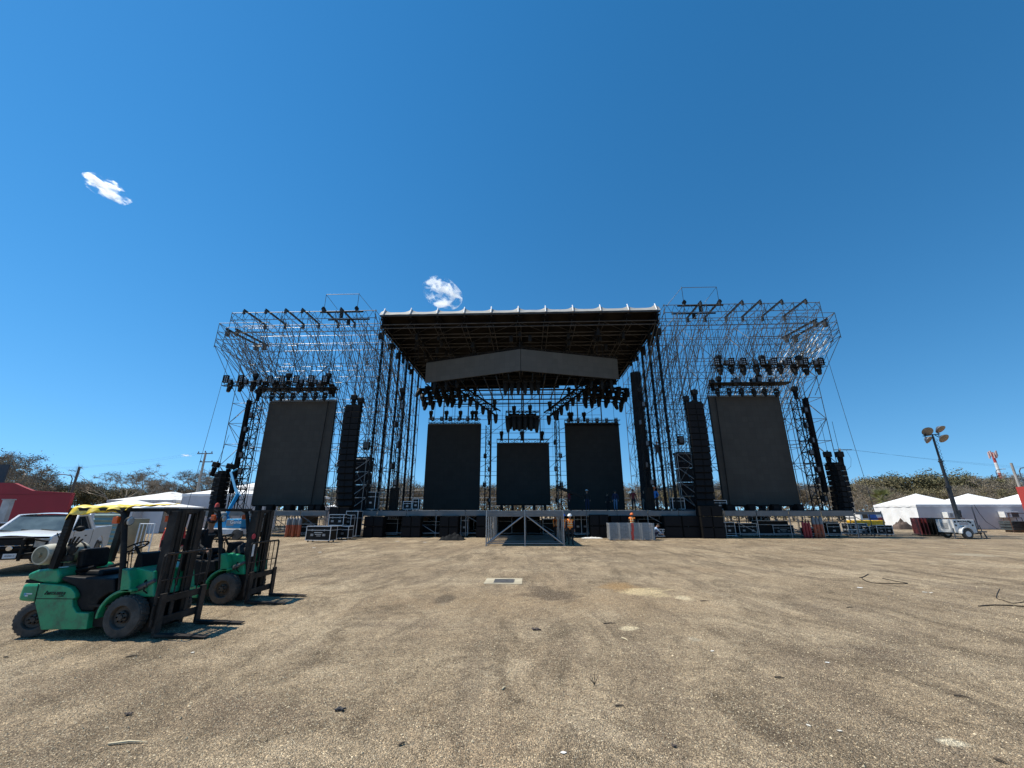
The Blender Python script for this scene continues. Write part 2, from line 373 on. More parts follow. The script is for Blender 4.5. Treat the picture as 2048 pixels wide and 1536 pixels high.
for x in xs:                                      # one truss per arch, seen from below
    RB().bx(x-.07, x+.07, YF+.15, YB-.1, ZT-.20, ZT-.08).build("top_chord", rib, roof)
    q = RB()
    for s in (-.22, .22): q.tube((x+s, YF+.2, ZT-1.15), (x+s, YB-.2, ZT-1.15), .04, 6)
    nn = 11
    for k in range(nn):
        ya, yb = YF+.2+(YB-YF-.4)*k/nn, YF+.2+(YB-YF-.4)*(k+1)/nn
        q.tube((x-.22, ya, ZT-1.15), (x, (ya+yb)/2, ZT-.15), .025, 4); q.tube((x+.22, (ya+yb)/2, ZT-1.15), (x, yb, ZT-.15), .025, 4)
        q.tube((x-.22, ya, ZT-1.15), (x+.22, ya, ZT-1.15), .02, 4)
    q.build("roof_truss", rib, roof)
    RB().bx(x-.32, x+.32, YF+.18, YB-.4, ZT-.32, ZT-.26).build("truss_sheet", blackm, roof)
for y in (34.12, 36.4, 38.8, 41.4, 44.0, 46.8, 49.9):       # cross trusses
    for z in (ZT-.95, ZT-1.32): RB().tube((rl, y, z), (rr, y, z), .05, 6).build("cross_beam", rib, roof, smooth=True)
q = RB()
for k, y in enumerate((34.12, 36.4, 38.8, 41.4, 44.0, 46.8)):
    y2 = (36.4, 38.8, 41.4, 44.0, 46.8, 49.9)[k]
    for i in range(N):
        a, c = (xs[i], xs[i+1]) if (i < N/2) else (xs[i+1], xs[i])
        q.tube((a, y2, ZT-.9), (c, y, ZT-.9), .028, 4)
q.build("wind_bracing", rib, roof)
for x, s in ((rl, -1), (rr, 1)):
    RB().bx(x-.06+.03*s, x+.06+.03*s, YF+.05, YB, ZT-1.2, ZT-.05).build("side_cloth", blackm, roof)
    for z in (ZT-1.25, ZT-.1): RB().tube((x+.2*s, YF, z), (x+.2*s, YB, z), .05, 6).build("side_beam", galv, roof, smooth=True)
    q = RB()
    for k in range(16): q.tube((x+.2*s, YF+k, ZT-1.25), (x+.2*s, YF+k+1, ZT-.1), .03, 4)
    q.build("side_bracing", galv, roof)
RB().bx(-9.4, 4.1, YB-.1, YB, 16.9, ZT-.1).build("rear_border_cloth", blackm, roof); RB().bx(4.1, 11.4, YB-.12, YB-.02, 17.25, ZT-.1).build("rear_border_cloth", blackm, roof); RB().bx(-12.4, -9.4, YB-.12, YB-.02, 17.2, ZT-.1).build("rear_border_cloth", blackm, roof)
RB().bx(rl, rr, YB-.08, YB+.02, 18.0, ZT-.1).build("rear_valance", blackm, roof)
RB().bx(rl-.3, rr+.3, YF-.03, YF+.1, ZT-.14, ZT).build("front_beam", rib, roof)
q = RB()                                          # cables and chain bags slung under the trusses
for i in range(70):
    x = rnd.choice(xs)+rnd.uniform(-.4, .4); y = rnd.uniform(35, 46); z = ZT-1.2
    q.box((x, y, z-.25), (.25, .35, rnd.uniform(.3, .8))); q.tube((x, y, z), (x+rnd.uniform(-.3, .3), y+rnd.uniform(-.5, .5), z-rnd.uniform(.8, 2.4)), .025, 4)
q.build("rigging", blackst, roof)

# ------------------------------------------------------------------ scaffolds
def wing(side, label):
    root = thing("scaffold_tower", label, "scaffold tower", (X0+side*21, 40, 0)); T = Tubes(root, galv, 1.08); D = Tubes(root, galvdull, 1.0)
    X = [X0+side*q for q in (13.3, 15.1, 17.0, 18.8, 20.6, 22.5, 24.3, 26.2, 28.0)]; Y = [37.5, 39.6, 41.7, 43.8]; Z = [.25]+[2.0*k for k in range(1, 11)]
    for i, x in enumerate(X):
        for j, y in enumerate(Y): T.add("standard", (x, y, 0), (x, y, 20.0 if not (i == 8 and j > 1) else 18.2), .030)
    for z in Z:
        for y in (Y if round(z) % 4 == 0 else (Y[0], Y[3])):
            for a, c in zip(X, X[1:]): T.add("ledger", (a, y, z), (c, y, z), .024)
        for x in X:
            for a, c in zip(Y, Y[1:]): T.add("transom", (x, a, z), (x, c, z), .022)
    for j, y in enumerate(Y):
        for i, (a, c) in enumerate(zip(X, X[1:])):
            if j in (1, 2): continue
            for k in range(1, 9, 2):             # long crossed braces over two bays and two lifts
                if i % 2 == (0 if j == 0 else 1) and i+2 < len(X):
                    T.add("brace", (a, y, Z[k]), (X[i+2], y, Z[k+2]), .024); T.add("brace", (X[i+2], y, Z[k]), (a, y, Z[k+2]), .024)
    for x in X:
        for a, c in zip(Y, Y[1:]):
            for k in range(0, 10, 1):
                if X.index(x) % 3 != 2 or a > 40: continue
                if k % 2: T.add("side_brace", (x, a, Z[k]), (x, c, Z[k+1]), .022)
                else: T.add("side_brace", (x, c, Z[k]), (x, a, Z[k+1]), .022)
    # cantilever at the top: two lattice beams carried forward on long raking struts
    for y, xo, z in ((34.1, 27.3, 20.0), (36.9, 28.2, 20.0)):
        for zz in (z, z-.75): T.add("beam_chord", (X0+side*13.3, y, zz), (X0+side*xo, y, zz), .030)
        n = 20
        for k in range(n):
            a, c = X0+side*(13.3+(xo-13.3)*k/n), X0+side*(13.3+(xo-13.3)*(k+.5)/n); e = X0+side*(13.3+(xo-13.3)*(k+1)/n)
            D.add("beam_web", (a, y, z-.75), (c, y, z), .018); D.add("beam_web", (c, y, z), (e, y, z-.75), .018)
    fx = [X0+side*q for q in (13.4, 15.2, 17.2, 19.8, 22.4, 25.0, 27.3)]
    for i, x in enumerate(fx):
        T.add("post", (x, 34.1, 17.9), (x, 34.1, 20.1), .028)
        for zz in (17.9, 19.25, 20.0): T.add("transom", (x, 34.1, zz), (x, 37.5, zz), .022)
        for m in (0, .35, .7):
            x2 = x-side*m
            T.add("raking_strut", (x2, 34.1, 19.7-m), (x2-side*(.4+m), 40.6, 12.6-m), .027)
            T.add("raking_strut", (x2, 34.1, 18.0), (x2-side*(.4+m), 41.7, 9.4+m), .027)
            T.add("raking_strut", (x2, 36.9, 19.2-m), (x2-side*.6, 43.8, 11.0-m), .024)
            T.add("raking_strut", (x2, 36.2, 17.2), (x2-side*.9, 43.8, 7.5+m), .024)
        T.add("raking_strut", (x, 35.8, 19.9), (x, 37.5, 15.6), .024)
    for a, c in zip(fx, fx[1:]):
        for zz in (17.9, 19.25): T.add("ledger", (a, 34.1, zz), (c, 34.1, zz), .022)
        T.add("brace", (a, 35.6, 18), (c, 35.6, 19.9), .022); T.add("brace", (c, 37.5, 16), (a, 36.6, 19), .022)
    # outer cantilever
    xo = X0+side*30.1; xi = X0+side*28.0
    for y in (36.2, 37.2, 39.4, 41.6):
        T.add("post", (xo, y, 17.4), (xo, y, 20.0), .028)
        for zz in (18.2, 19.0, 20.0): T.add("ledger", (xi-side*3, y, zz), (xo, y, zz), .024)
        for zz, zl in ((20.0, 16.2), (18.2, 14.4), (19.0, 15.0), (17.6, 12.2)):
            T.add("raking_strut", (xo, y, zz), (xi-side*.6, y+1.2, zl), .026); T.add("raking_strut", (xo, y, zz), (X[5], y+2.6, zl-3.0), .026)
        T.add("raking_strut", (xo, y, 18.0), (X[4], y+2.4, 10.5), .024)
    for zz in (17.6, 18.4, 19.2, 20.0): T.add("transom", (xo, 36.2, zz), (xo, 41.6, zz), .024)
    for x in (X0+side*q for q in (15.3, 18.5)):  # handrail box on the inner corner
        T.add("rail_post", (x, 34.3, 20), (x, 34.3, 22.0 if x*side < (X0+side*16)*side else 21.9), .024)
    a, c = X0+side*15.3, X0+side*18.5
    T.add("handrail", (a, 34.3, 21.9), (c, 34.3, 21.9), .024); T.add("handrail", (a, 34.3, 21.9), (a-side*1.6, 34.3, 20.0), .02); T.add("handrail", (c, 34.3, 21.9), (c-side*1.3, 34.3, 20.3), .02)
    T.done(); D.done()
    base = MB(Matrix.Translation((-X0-side*21, -40, 0)))
    for x in X:
        for y in Y: base.box((x, y, .02), (.2, .2, .04))
    base.build("base_plates", galvdull, root)
    # steel rigging beams laid over the two lattice beams, and blocks on the handrail corner
    for k, q in enumerate((25.9, 23.8, 21.9, 20.3, 18.3, 16.6)):
        x = X0+side*q
        bm_ = thing("rigging_beam", f"steel rigging beam on top of the {'left' if side<0 else 'right'} scaffold tower, {ORD[k]} from the outer end", "beam", (x, 34.0, 20.05), 0, "rigging beams on the scaffold tops")
        u = MB(); u.bx(-.06, .06, -.3, 3.2, .0, .02); u.bx(-.06, .06, -.3, 3.2, .13, .15); u.bx(-.012, .012, -.3, 3.2, .02, .13); u.build("beam", rib, bm_)
        u = MB(); u.box((0, -.2, -.15), (.16, .2, .36)); u.tube((0, -.2, -.3), (0, -.2, -1.0-.3*(k % 3)), .02, 5); u.box((0, 3.0, -.2), (.18, .22, .4)); u.build("chain_block", rib, bm_)
    for k, (q, zz, yy) in enumerate(((29.2, 19.2, 36.1), (28.3, 19.25, 36.15))):
        x = X0+side*q
        bm_ = thing("rigging_beam", f"dark rigging beam on the outer cantilever of the {'left' if side<0 else 'right'} scaffold tower, {'outer' if k==0 else 'inner'} of the pair", "beam", (x, yy, zz), R(8)*side, "rigging beams on the scaffold tops")
        u = MB(); u.bx(-.07, .07, 0, 4.6, .0, .02); u.bx(-.07, .07, 0, 4.6, .15, .17); u.bx(-.012, .012, 0, 4.6, .02, .15); u.build("beam", rib, bm_)
        u = MB(); u.box((0, .3, -.3), (.25, .3, .5)); u.box((0, 4, -.3), (.3, .3, .6)); u.build("chain_block", rib, bm_)
    for k, q in enumerate((15.3, 18.5)):
        bm_ = thing("pulley_block", f"black pulley block on the {'left' if side<0 else 'right'} tower handrail post {'nearer the roof' if k==0 else 'away from the roof'}", "pulley", (X0+side*q, 34.2, 20.0))
        MB().lathe((0, -.1, .3), (0, 1, 0), [(0, .18), (.2, .18)], 12).build("sheave", black, bm_); MB().box((0, 0, .25), (.14, .26, .5)).build("cheek", black, bm_)
    for k, yy in enumerate((34.6, 36.2)):
        MBX = thing("steel_girder", f"long dark girder at the inner corner of the {'left' if side<0 else 'right'} tower top, {'front' if k==0 else 'rear'} one", "girder", (X0+side*15.4, yy, 20.1))
        MB().bx(-.6 if side > 0 else -3.6, 3.6 if side > 0 else .6, -.05, .05, 0, .13).build("beam", black, MBX, bevel=.01)
        MB().box((side*1.5, 0, -.25), (.26, .24, .5)).build("chain_hoist", black, MBX)
    for k, (q, y0) in enumerate(((28.9, 37.0), (27.6, 40.0))):
        MB().tube((X0+side*q, y0, 18.0), (X0+side*(q+.9), y0, 1.9), .018, 5).build("guy_wire", galvdull)
        o = col.objects[-1]; tag(o, f"thin steel guy wire falling past the outer edge of the {'left' if side<0 else 'right'} scaffold tower, {'outermost' if k==0 else 'inner'} one", "cable")
wing(-1, "tall galvanised scaffold tower with a cantilevered top, behind the left video wall")
wing(1, "tall galvanised scaffold tower with a cantilevered top, behind the right video wall")
def roofside(side, label):                       # dense scaffold carrying the roof
    root = thing("roof_scaffold", label, "scaffold", (X0+side*13.6, 42, 0)); T = Tubes(root, galv)
    X = [X0+side*13.0, X0+side*14.3]; Y = [34.6+2.57*k for k in range(7)]; Z = [DECK+.1]+[4+1.9*k for k in range(8)]
    for x in X:
        for y in Y: T.add("standard", (x, y, 0), (x, y, 18.2 if x*side < 13.5 else 19.6), .036)
    for z in Z:
        for x in X:
            for a, c in zip(Y, Y[1:]): T.add("ledger", (x, a, z), (x, c, z), .024)
        for y in Y: T.add("transom", (X[0], y, z), (X[1], y, z), .024)
    for x in X:
        for i, (a, c) in enumerate(zip(Y, Y[1:])):
            for k in range(len(Z)-1):
                if (i+k) % 2: T.add("brace", (x, a, Z[k]), (x, c, Z[k+1]), .023)
                else: T.add("brace", (x, c, Z[k]), (x, a, Z[k+1]), .023)
    for y in Y:
        for k in range(len(Z)-1):
            a, c = (X[0], X[1]) if k % 2 else (X[1], X[0]); T.add("brace", (a, y, Z[k]), (c, y, Z[k+1]), .022)
    T.done()
    for k, y in enumerate(Y[:6] if side < 0 else Y[:3]):                # dark roof masts standing inside the scaffold
        mm = thing("roof_mast", f"tall black lattice mast carrying the {'left' if side<0 else 'right'} edge of the stage roof, {ORD[k]} from the front", "mast", (X0+side*12.72, y+.25, DECK), 0, "masts under the stage roof")
        MB().bx(-.045, .045, -.045, .045, 0, 16.4).build("column", black, mm, bevel=.02)
        for sx in (-.08, .08):
            for sy in (-.08, .08): MB().tube((sx, sy, 0), (sx, sy, 16.2), .022, 6).build("chord", black, mm, smooth=True)
        u = MB()
        for j in range(20):
            z = j*.8
            for (p, q2) in (((-.13, -.13), (.13, -.13)), ((.13, -.13), (.13, .13)), ((.13, .13), (-.13, .13)), ((-.13, .13), (-.13, -.13))):
                u.tube((p[0]*.62, p[1]*.62, z), (q2[0]*.62, q2[1]*.62, z+.8), .014, 4)
        u.build("lattice", blackst, mm); MB().box((0, 0, .06), (.5, .5, .12)).build("base", black, mm)
        if k in (0, 1, 2, 4): MB().box((side*.1, -.3, 15.6), (.35, .3, .6)).build("hoist", black, mm); MB().box((0, 0, 6.5+k), (.28, .28, .2)).build("sleeve", black, mm)
roofside(-1, "dense galvanised scaffold under the left edge of the stage roof")
roofside(1, "dense galvanised scaffold under the right edge of the stage roof")
# back frame behind the centre of the stage
root = thing("back_scaffold", "sparse scaffold frame standing behind the three central video walls", "scaffold", (X0, 51.5, 0)); T = Tubes(root, galv)
bxs = [-10.8, -7.6, -4.6, -2.4, -.5, 1.6, 3.6, 6.4, 9.4]
for x in bxs:
    T.add("standard", (x, 51, 0), (x, 51, 17.6), .08)
for k in range(9):
    z = 2.6+k*1.75; T.add("ledger", (bxs[0], 51, z), (bxs[-1], 51, z), .03); T.add("ledger", (bxs[0], 51, z+.5), (bxs[-1], 51, z+.5), .022)
for i, (a, c) in enumerate(zip(bxs, bxs[1:])):
    for k in range(0, 8, 1):
        if (i+k) % 2: T.add("brace", (a, 51, 2.6+k*1.75), (c, 51, 4.35+k*1.75), .03)
for x in (-9.6, -9.3, -8.6, -6.6, 3.1, 5.3, 5.6, 8.2): T.add("drop_cable", (x, 50.6, 8), (x, 50.6, 17.4), .014)
T.done()
# black drape tower at the right of the stage
q = MB(); n = 60
def dr(u, v):
    a = u*2*math.pi; r = .50+.03*math.sin(14*a)+.02*math.sin(9*v+3*a)
    return (10.9+r*math.cos(a), 39.3+r*math.sin(a)*.8, DECK+.05+13.2*v)
q.grid(dr, n, 12).build("stage_drape", mat("dark drape", (.017, .018, .02), .9, 0, .3, 3, spec=.1), smooth=True)
tag(col.objects[-1], "tall bundled dark drape hanging at the right side of the stage", "drape")

# ------------------------------------------------------------------ decks
def deck(name, label, x0, x1, y0, y1, step=2.3, rows=3, open_=False, z=DECK, bh=.40):
    root = thing(name, label, "stage deck", ((x0+x1)/2, y0, 0)); M = Matrix.Translation((-(x0+x1)/2, -y0, 0))
    MB(M).bx(x0, x1, y0+.02, y1, z-.05, z).build("deck_floor", mat("black plywood deck", (.02, .019, .018), .8, 0, .4, 1.5), root)
    n = max(1, round((x1-x0)/step)); X = [x0+(x1-x0)*i/n for i in range(n+1)]
    for a, c in zip(X, X[1:]):
        q = MB(M); q.bx(a+.03, c-.03, y0-.04, y0+.015, z-bh, z+.005); q.bx(a+.05, c-.05, y0-.052, y0-.03, z-.08, z-.03); q.bx(a+.05, c-.05, y0-.052, y0-.03, z-bh+.03, z-bh+.08)
        q.build("edge_beam", deckal, root, bevel=.008)
    T = Tubes(root, mat("bright scaffold tube", (.33, .335, .34), .38, .6, .3, 4) if bh > .3 else galvdull); Y = [y0+.05+(y1-y0-.3)*k/(rows-1) for k in range(rows)]
    for x in X:
        for y in Y:
            T.add("leg", (x, y, 0), (x, y, z+(.06 if y == Y[0] else -.05)), .03)
        for a, c in zip(Y, Y[1:]): T.add("transom", (x, a, .3), (x, c, .3), .024); T.add("transom", (x, a, z-.5), (x, c, z-.5), .024)
    for y in Y:
        for i, (a, c) in enumerate(zip(X, X[1:])):
            T.add("ledger", (a, y, .3), (c, y, .3), .024)
            if y != Y[0] or i % 2 == 0 or open_:
                if i % 2: T.add("brace", (a, y, .3), (c, y, z-.35), .024)
                else: T.add("brace", (c, y, .3), (a, y, z-.35), .024)
    T.done()
    return root
deck("stage_deck", "left wing of the stage deck carrying the left video wall", PX(396, 34), PX(655, 34), 34, 37.2, 2.4, 2)
deck("stage_deck", "wide central stage deck on scaffold legs under the big roof", PX(697, 34), PX(1418, 34), 34, 49.5, 2.45, 4)
deck("stage_deck", "right wing of the stage deck carrying the right video wall", PX(1447, 34), PX(1706, 34), 34, 37.2, 2.3, 2)
deck("stage_deck", "narrow end bay of the deck right of the last speaker tower", PX(1708, 34), PX(1762, 34), 34, 35.5, 2.4, 2, z=1.9, bh=.2)
# forestage platform with its own big legs
fx0, fx1 = G(972, 1092).x, G(1128, 1092).x; fy0, fy1 = 25.8, 33.8
root = thing("forestage_platform", "bare aluminium forestage platform on open legs pushed up to the stage front", "platform", ((fx0+fx1)/2, fy0, 0)); M = Matrix.Translation((-(fx0+fx1)/2, -fy0, 0))
MB(M).bx(fx0, fx1, fy0+.03, fy1, DECK-.05, DECK).build("deck_floor", mat("black plywood deck", (.02, .019, .018), .8), root)
xm = (fx0+fx1)/2; al = mat("bright scaffold tube", (.33, .335, .34), .38, .6, .3, 4)
for a, c in ((fx0, xm), (xm, fx1)):
    q = MB(M); q.bx(a+.02, c-.02, fy0-.04, fy0+.02, DECK-.33, DECK+.005)
    for k in range(4): q.bx(a+.15+k*.5, a+.45+k*.5, fy0-.05, fy0-.03, DECK-.2, DECK-.15)
    q.build("edge_beam", deckal, root, bevel=.008)
for x in (fx0, fx1): MB(M).bx(x-.02, x+.02, fy0+.05, fy1, DECK-.33, DECK-.06).build("side_beam", deckal, root)
T = Tubes(root, al); FY = [fy0+(fy1-fy0)*k/6 for k in range(7)]
for x in (fx0, xm, fx1):
    for y in FY:
        T.add("leg", (x, y, .02), (x, y, DECK+.05), .04)
    for a, c in zip(FY, FY[1:]): T.add("transom", (x, a, .14), (x, c, .14), .024)
for y in FY:
    T.add("ledger", (fx0, y, .14), (xm, y, .14), .028); T.add("ledger", (xm, y, .14), (fx1, y, .14), .028)
T.add("brace", (fx0+.05, fy0, .12), (xm-.12, fy0, DECK-.3), .05); T.add("brace", (fx1-.05, fy0, .12), (xm+.12, fy0, DECK-.3), .05)
for y in FY[2::2]: T.add("brace", (fx0, y, .15), (xm, y, DECK-.3), .028)
T.done()
q = MB(M)
for x in (fx0, xm, fx1):
    for y in FY:
        q.box((x, y, .012), (.16, .16, .024))
        for z in (.55, 1.05, 1.5): q.lathe((x, y, z), (0, 0, 1), [(0, .06), (.03, .06)], 8)
q.build("couplers", al, root)

# ------------------------------------------------------------------ video walls
def wall(label, ut, ub, v0, v1, Y, m, line=None, lean=0, legs=True, zdeck=DECK, du=0):
    a, c = P(ut[0], v0, Y), P(ut[1], v1, Y); a.x = (a.x+P(ub[0], v1, Y).x)/2; c.x = (P(ut[1], v0, Y).x+P(ub[1], v1, Y).x)/2; W = c.x-a.x; H = a.z-c.z
    o = thing("video_wall", label, "video wall", ((a.x+c.x)/2+du, Y, c.z), 0, "black video walls of the stage")
    MB().bx(-W/2, W/2, 0, .12, 0, H).build("screen", m, o)
    nx, ny = max(4, round(W/.5)), max(6, round(H/.5)); q = MB()
    for i in range(nx+1): q.bx(-W/2+W*i/nx-.012, -W/2+W*i/nx+.012, .13, .3, 0, H)
    for j in range(ny+1): q.bx(-W/2, W/2, .135, .28, H*j/ny-.012, H*j/ny+.012)
    q.build("module_frame", blackst, o)
    if line: MB().tube((line[0]*W-W/2, -.14, 0.02), (line[1]*W-W/2, -.14, H), .04, 6).build("signal_cable", black, o)
    T = MB(); T.box((0, .2, -.06), (W, .25, .1)); T.build("bottom_bar", blackst, o)
    if legs:
        q = MB()
        for k in range(5): q.box((-W/2+W*(k+.5)/5, .1, -(c.z-zdeck)/2-.02), (.3, .5, c.z-zdeck-.1))
        q.build("ground_supports", black, o)
    MB().bx(-W/2, W/2, .05, .35, H+.02, H+.16).build("top_bar", deckal, o)
    return o
# outer walls lean a little: the top hangs nearer than the bottom
oL = wall("tall dark grey video wall on the left wing with a black cable across its face", (535, 671), (508, 645), 804, 1010, 36, ledm, (.85, .90))
oR = wall("tall dark grey video wall on the right wing with a black cable across its face", (1419, 1560), (1448, 1600), 794, 1010, 36, ledm, (.06, .085))
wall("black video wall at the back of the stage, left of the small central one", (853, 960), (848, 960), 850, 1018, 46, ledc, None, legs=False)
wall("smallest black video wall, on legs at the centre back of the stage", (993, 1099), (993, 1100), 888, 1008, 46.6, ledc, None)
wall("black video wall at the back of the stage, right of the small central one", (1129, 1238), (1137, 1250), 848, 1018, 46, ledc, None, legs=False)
# V-shaped fascia wall under the roof
ZBT = 16.4; bA, bB, bC = G(852, 726, ZBT), G(1041, 698, ZBT), G(1235, 718, ZBT); zb0 = P(1041, 741, bB.y).z
o = thing("video_fascia", "wide pointed grey LED fascia hanging under the front of the stage roof", "video wall", (bB.x, bB.y, zb0))
for p, q_, nm in ((bA, bB, -1), (bB, bC, 1)):
    d = Vector((q_.x-p.x, q_.y-p.y, 0)); nrm = Vector((d.y, -d.x, 0)).normalized(); e = d.normalized()*.03
    a0, a1 = Vector((p.x, p.y, 0)), Vector((q_.x, q_.y, 0)); orig = Vector((bB.x, bB.y, 0))
    a0 += e; a1 -= e
    f = lambda off, z: [a0-orig+off, a1-orig+off]
    bk = -nrm*.14
    vs = [a0-orig, a1-orig, a1-orig+bk, a0-orig+bk]; vs = vs+[v+Vector((0, 0, ZBT-zb0)) for v in vs]
    MB().add(vs, [(0, 1, 2, 3), (4, 5, 6, 7), (0, 1, 5, 4), (1, 2, 6, 5), (2, 3, 7, 6), (3, 0, 4, 7)]).build("screen", ledb, o)
    n = 24; q = MB()
    for k in range(n+1):
        c = a0.lerp(a1, k/n)-orig+bk; q.tube(c+Vector((0, 0, -.12)), c+Vector((0, 0, 2.15)), .035, 4); q.tube(c+Vector((0, 0, 2.1)), c-nrm*.5+Vector((0, 0, 2.1)), .03, 4)
    q.tube(a0-orig+bk+Vector((0, 0, 2.2)), a1-orig+bk+Vector((0, 0, 2.2)), .05, 6); q.tube(a0-orig+bk*3+Vector((0, 0, 2.5)), a1-orig+bk*3+Vector((0, 0, 2.5)), .05, 6)
    for k in range(n): q.tube(a0.lerp(a1, k/n)-orig+bk+Vector((0, 0, 2.2)), a0.lerp(a1, (k+1)/n)-orig+bk*3+Vector((0, 0, 2.5)), .02, 4)
    q.build("hanging_frame", blackst, o)
    q = MB()
    for k in (.1, .5, .9): c = a0.lerp(a1, k)-orig+bk*2; q.tube(c+Vector((0, 0, 2.3)), c+Vector((0, 0, ZT-1.3-zb0)), .02, 5); q.box(c+Vector((0, 0, 3.4)), (.3, .3, .6))
    q.build("chain_hoists", blackst, o)
    # dark truss grid behind the lower edge
    q = MB()
    for k in range(9):
        c = a0.lerp(a1, k/8)-orig; q.tube(c+bk*2+Vector((0, 0, -.05)), Vector((c.x*.9, 10.0, -.1)), .07, 5)
    for yy in (1.5, 3.2, 5.0, 7.0, 9.0):
        s = -1 if nm < 0 else 1; q.tube((0, yy+3, -.05), (s*8.6, yy+3, -.05), .08, 5)
    q.build("rear_grid", blackst, o)
# ------------------------------------------------------------------ lights and speakers hung on the stage
lampgl = mat("lamp lens", (.30, .32, .34), .12, .4, .2, 20)
lensd = mat("dark lamp lens", (.03, .03, .035), .1, 0, .2, 20, spec=.8)
def mk_head():                                   # hangs below its origin
    o = thing("moving_head_light", "", "stage light")
    MB().box((0, 0, -.12), (.42, .34, .24)).build("base", black, o, bevel=.03)
    q = MB(); q.box((-.22, 0, -.45), (.06, .2, .5)); q.box((.22, 0, -.45), (.06, .2, .5)); q.box((0, 0, -.26), (.48, .22, .06)); q.build("yoke", black, o, bevel=.02)
    h = MB().lathe((0, 0, -.40), (0, -.18, -1), [(0, .10), (.05, .17), (.28, .19), (.5, .175), (.62, .13)], 12).build("head", black, o, smooth=True)
    MB().lathe((0, -.112, -1.01), (0, -.18, -1), [(0, .115), (.012, .10)], 12).build("lens", lensd, h, smooth=True)
    return o
def mk_blind():
    o = thing("blinder_light", "", "stage light")
    q = MB(); q.box((0, .06, 0), (.42, .1, .62)); q.box((0, 0, .32), (.46, .2, .03)); q.box((0, 0, -.32), (.46, .2, .03)); q.box((-.22, 0, 0), (.03, .2, .64)); q.box((.22, 0, 0), (.03, .2, .64)); q.build("housing", black, o)
    q = MB()
    for x in (-.1, .1):
        for z in (-.2, 0, .2): q.lathe((x, 0, z), (0, -1, 0), [(0, .075), (.02, .075), (.035, .04)], 10)
    q.build("lamps", lampgl, o, smooth=True)
    return o
def mk_wash():
    o = thing("wash_light", "", "stage light")
    MB().box((0, 0, 0), (.34, .3, .5)).build("housing", black, o, bevel=.04); MB().box((0, -.153, .03), (.22, .012, .36)).build("lamp_face", mat("grey lamp face", (.09, .09, .095), .3, 0, .2, 8), o)
    q = MB(); q.box((-.2, 0, .08), (.03, .06, .5)); q.box((.2, 0, .08), (.03, .06, .5)); q.box((0, 0, .34), (.43, .06, .03)); q.build("bracket", black, o)
    return o
def mk_hoist():
    o = thing("chain_hoist", "", "chain hoist")
    MB().box((0, 0, .25), (.52, .42, .46)).build("motor", black, o, bevel=.06)
    MB().lathe((0, 0, 0), (0, 0, -1), [(0, .21), (.5, .17), (.75, .2)], 10).build("chain_bag", blackm, o, smooth=True)
    q = MB(); q.tube((.05, 0, .5), (.05, 0, 3.0), .016, 5); q.lathe((.05, 0, .46), (0, 0, 1), [(0, .07), (.14, .05)], 8); q.build("chain", blackst, o)
    return o
def mk_beam():                                   # round beam light, head tapering downwards
    o = thing("beam_light", "", "stage light")
    MB().box((0, 0, -.08), (.36, .3, .16)).build("base", black, o, bevel=.02)
    h = MB().lathe((0, 0, -.15), (0, -.1, -1), [(0, .13), (.1, .19), (.45, .17), (.8, .13), (.98, .09)], 12).build("head", black, o, smooth=True)
    q = MB()
    for k in (.35, .6): q.lathe((0, -.1*k, -.15-k), (0, -.1, -1), [(0, .185-.06*k), (.03, .185-.06*k)], 12)
    q.build("rings", mat("grey lamp ring", (.12, .12, .12), .4, .3), h, smooth=True)
    return o
HEAD, BLIND, WASH, HOIST, BEAM = Proto(mk_head), Proto(mk_blind), Proto(mk_wash), Proto(mk_hoist), Proto(mk_beam)
def row(proto, us, v, Y, txt, grp, scale=1.0, rot=None, off=0):
    for i, u in enumerate(us):
        vv = v if not isinstance(v, (list, tuple)) else v[i]
        yy = Y if not isinstance(Y, (list, tuple)) else Y[i]
        p = P(u, vv, yy); r = rot or (0, 0, rnd.uniform(-.25, .25)); proto.put(p, txt.format(ORD[i]), r, scale*rnd.uniform(.95, 1.05), grp)
def up(p, z=19.8): return (p, (p[0]+.05, p[1]+.2, z))
# left wing trusses
a, c = P(446, 768, 35), P(664, 766, 35)
truss("lighting_truss", "upper black lighting truss hung in front of the left scaffold tower", "truss", a, c, .36, cables=[up(a.lerp(c, k)) for k in (.3, .62, .95)])
row(HEAD, (462, 484, 508, 532, 553, 577, 601, 624, 648), 764, 35.1, "black moving head under the upper left truss, {} from the outer end", "moving heads on the left upper truss", .98)
row(BLIND, (452, 482, 540, 564, 593, 622, 650), 758, 34.7, "black multi-lamp blinder on the upper left truss, {} from the outer end", "blinders on the left upper truss")
row(WASH, (461, 492, 519, 547, 604, 631), 764, 34.6, "small black wash light on the upper left truss, {} from the outer end", "wash lights on the left upper truss", .9)
row(HOIST, (511, 577, 657), 755, 35, "bulky black chain hoist above the upper left truss, {} from the outer end", "chain hoists", .85)
a, c = P(527, 790, 35.6), P(672, 788, 35.6)
truss("lighting_truss", "lower black lighting truss just above the left video wall", "truss", a, c, .5, cables=[up(a.lerp(c, k)) for k in (.1, .9)])
MB().box(((a.x+c.x)/2, 35.2, a.z+.42), (c.x-a.x+.3, .9, .08)).build("truss_shelf", black); tag(col.objects[-1], "thin black shelf lying along the lower truss above the left video wall", "shelf")
row(HEAD, (545, 565, 587, 610, 632, 651), 786, 35.4, "black moving head just above the left video wall, {} from the outer side", "moving heads above the left video wall", .75)
row(WASH, (552, 557, 565, 597, 601, 638, 641), (772, 777, 773, 776, 773, 776, 772), 35.2, "black wash light on top of the lower left truss, {} from the outer side", "wash lights above the left video wall", 1.15)
row(HOIST, (522, 663, 668), (781, 776, 781), 35.4, "black chain hoist lifting the lower left truss, {} from the outer end", "chain hoists", .8)
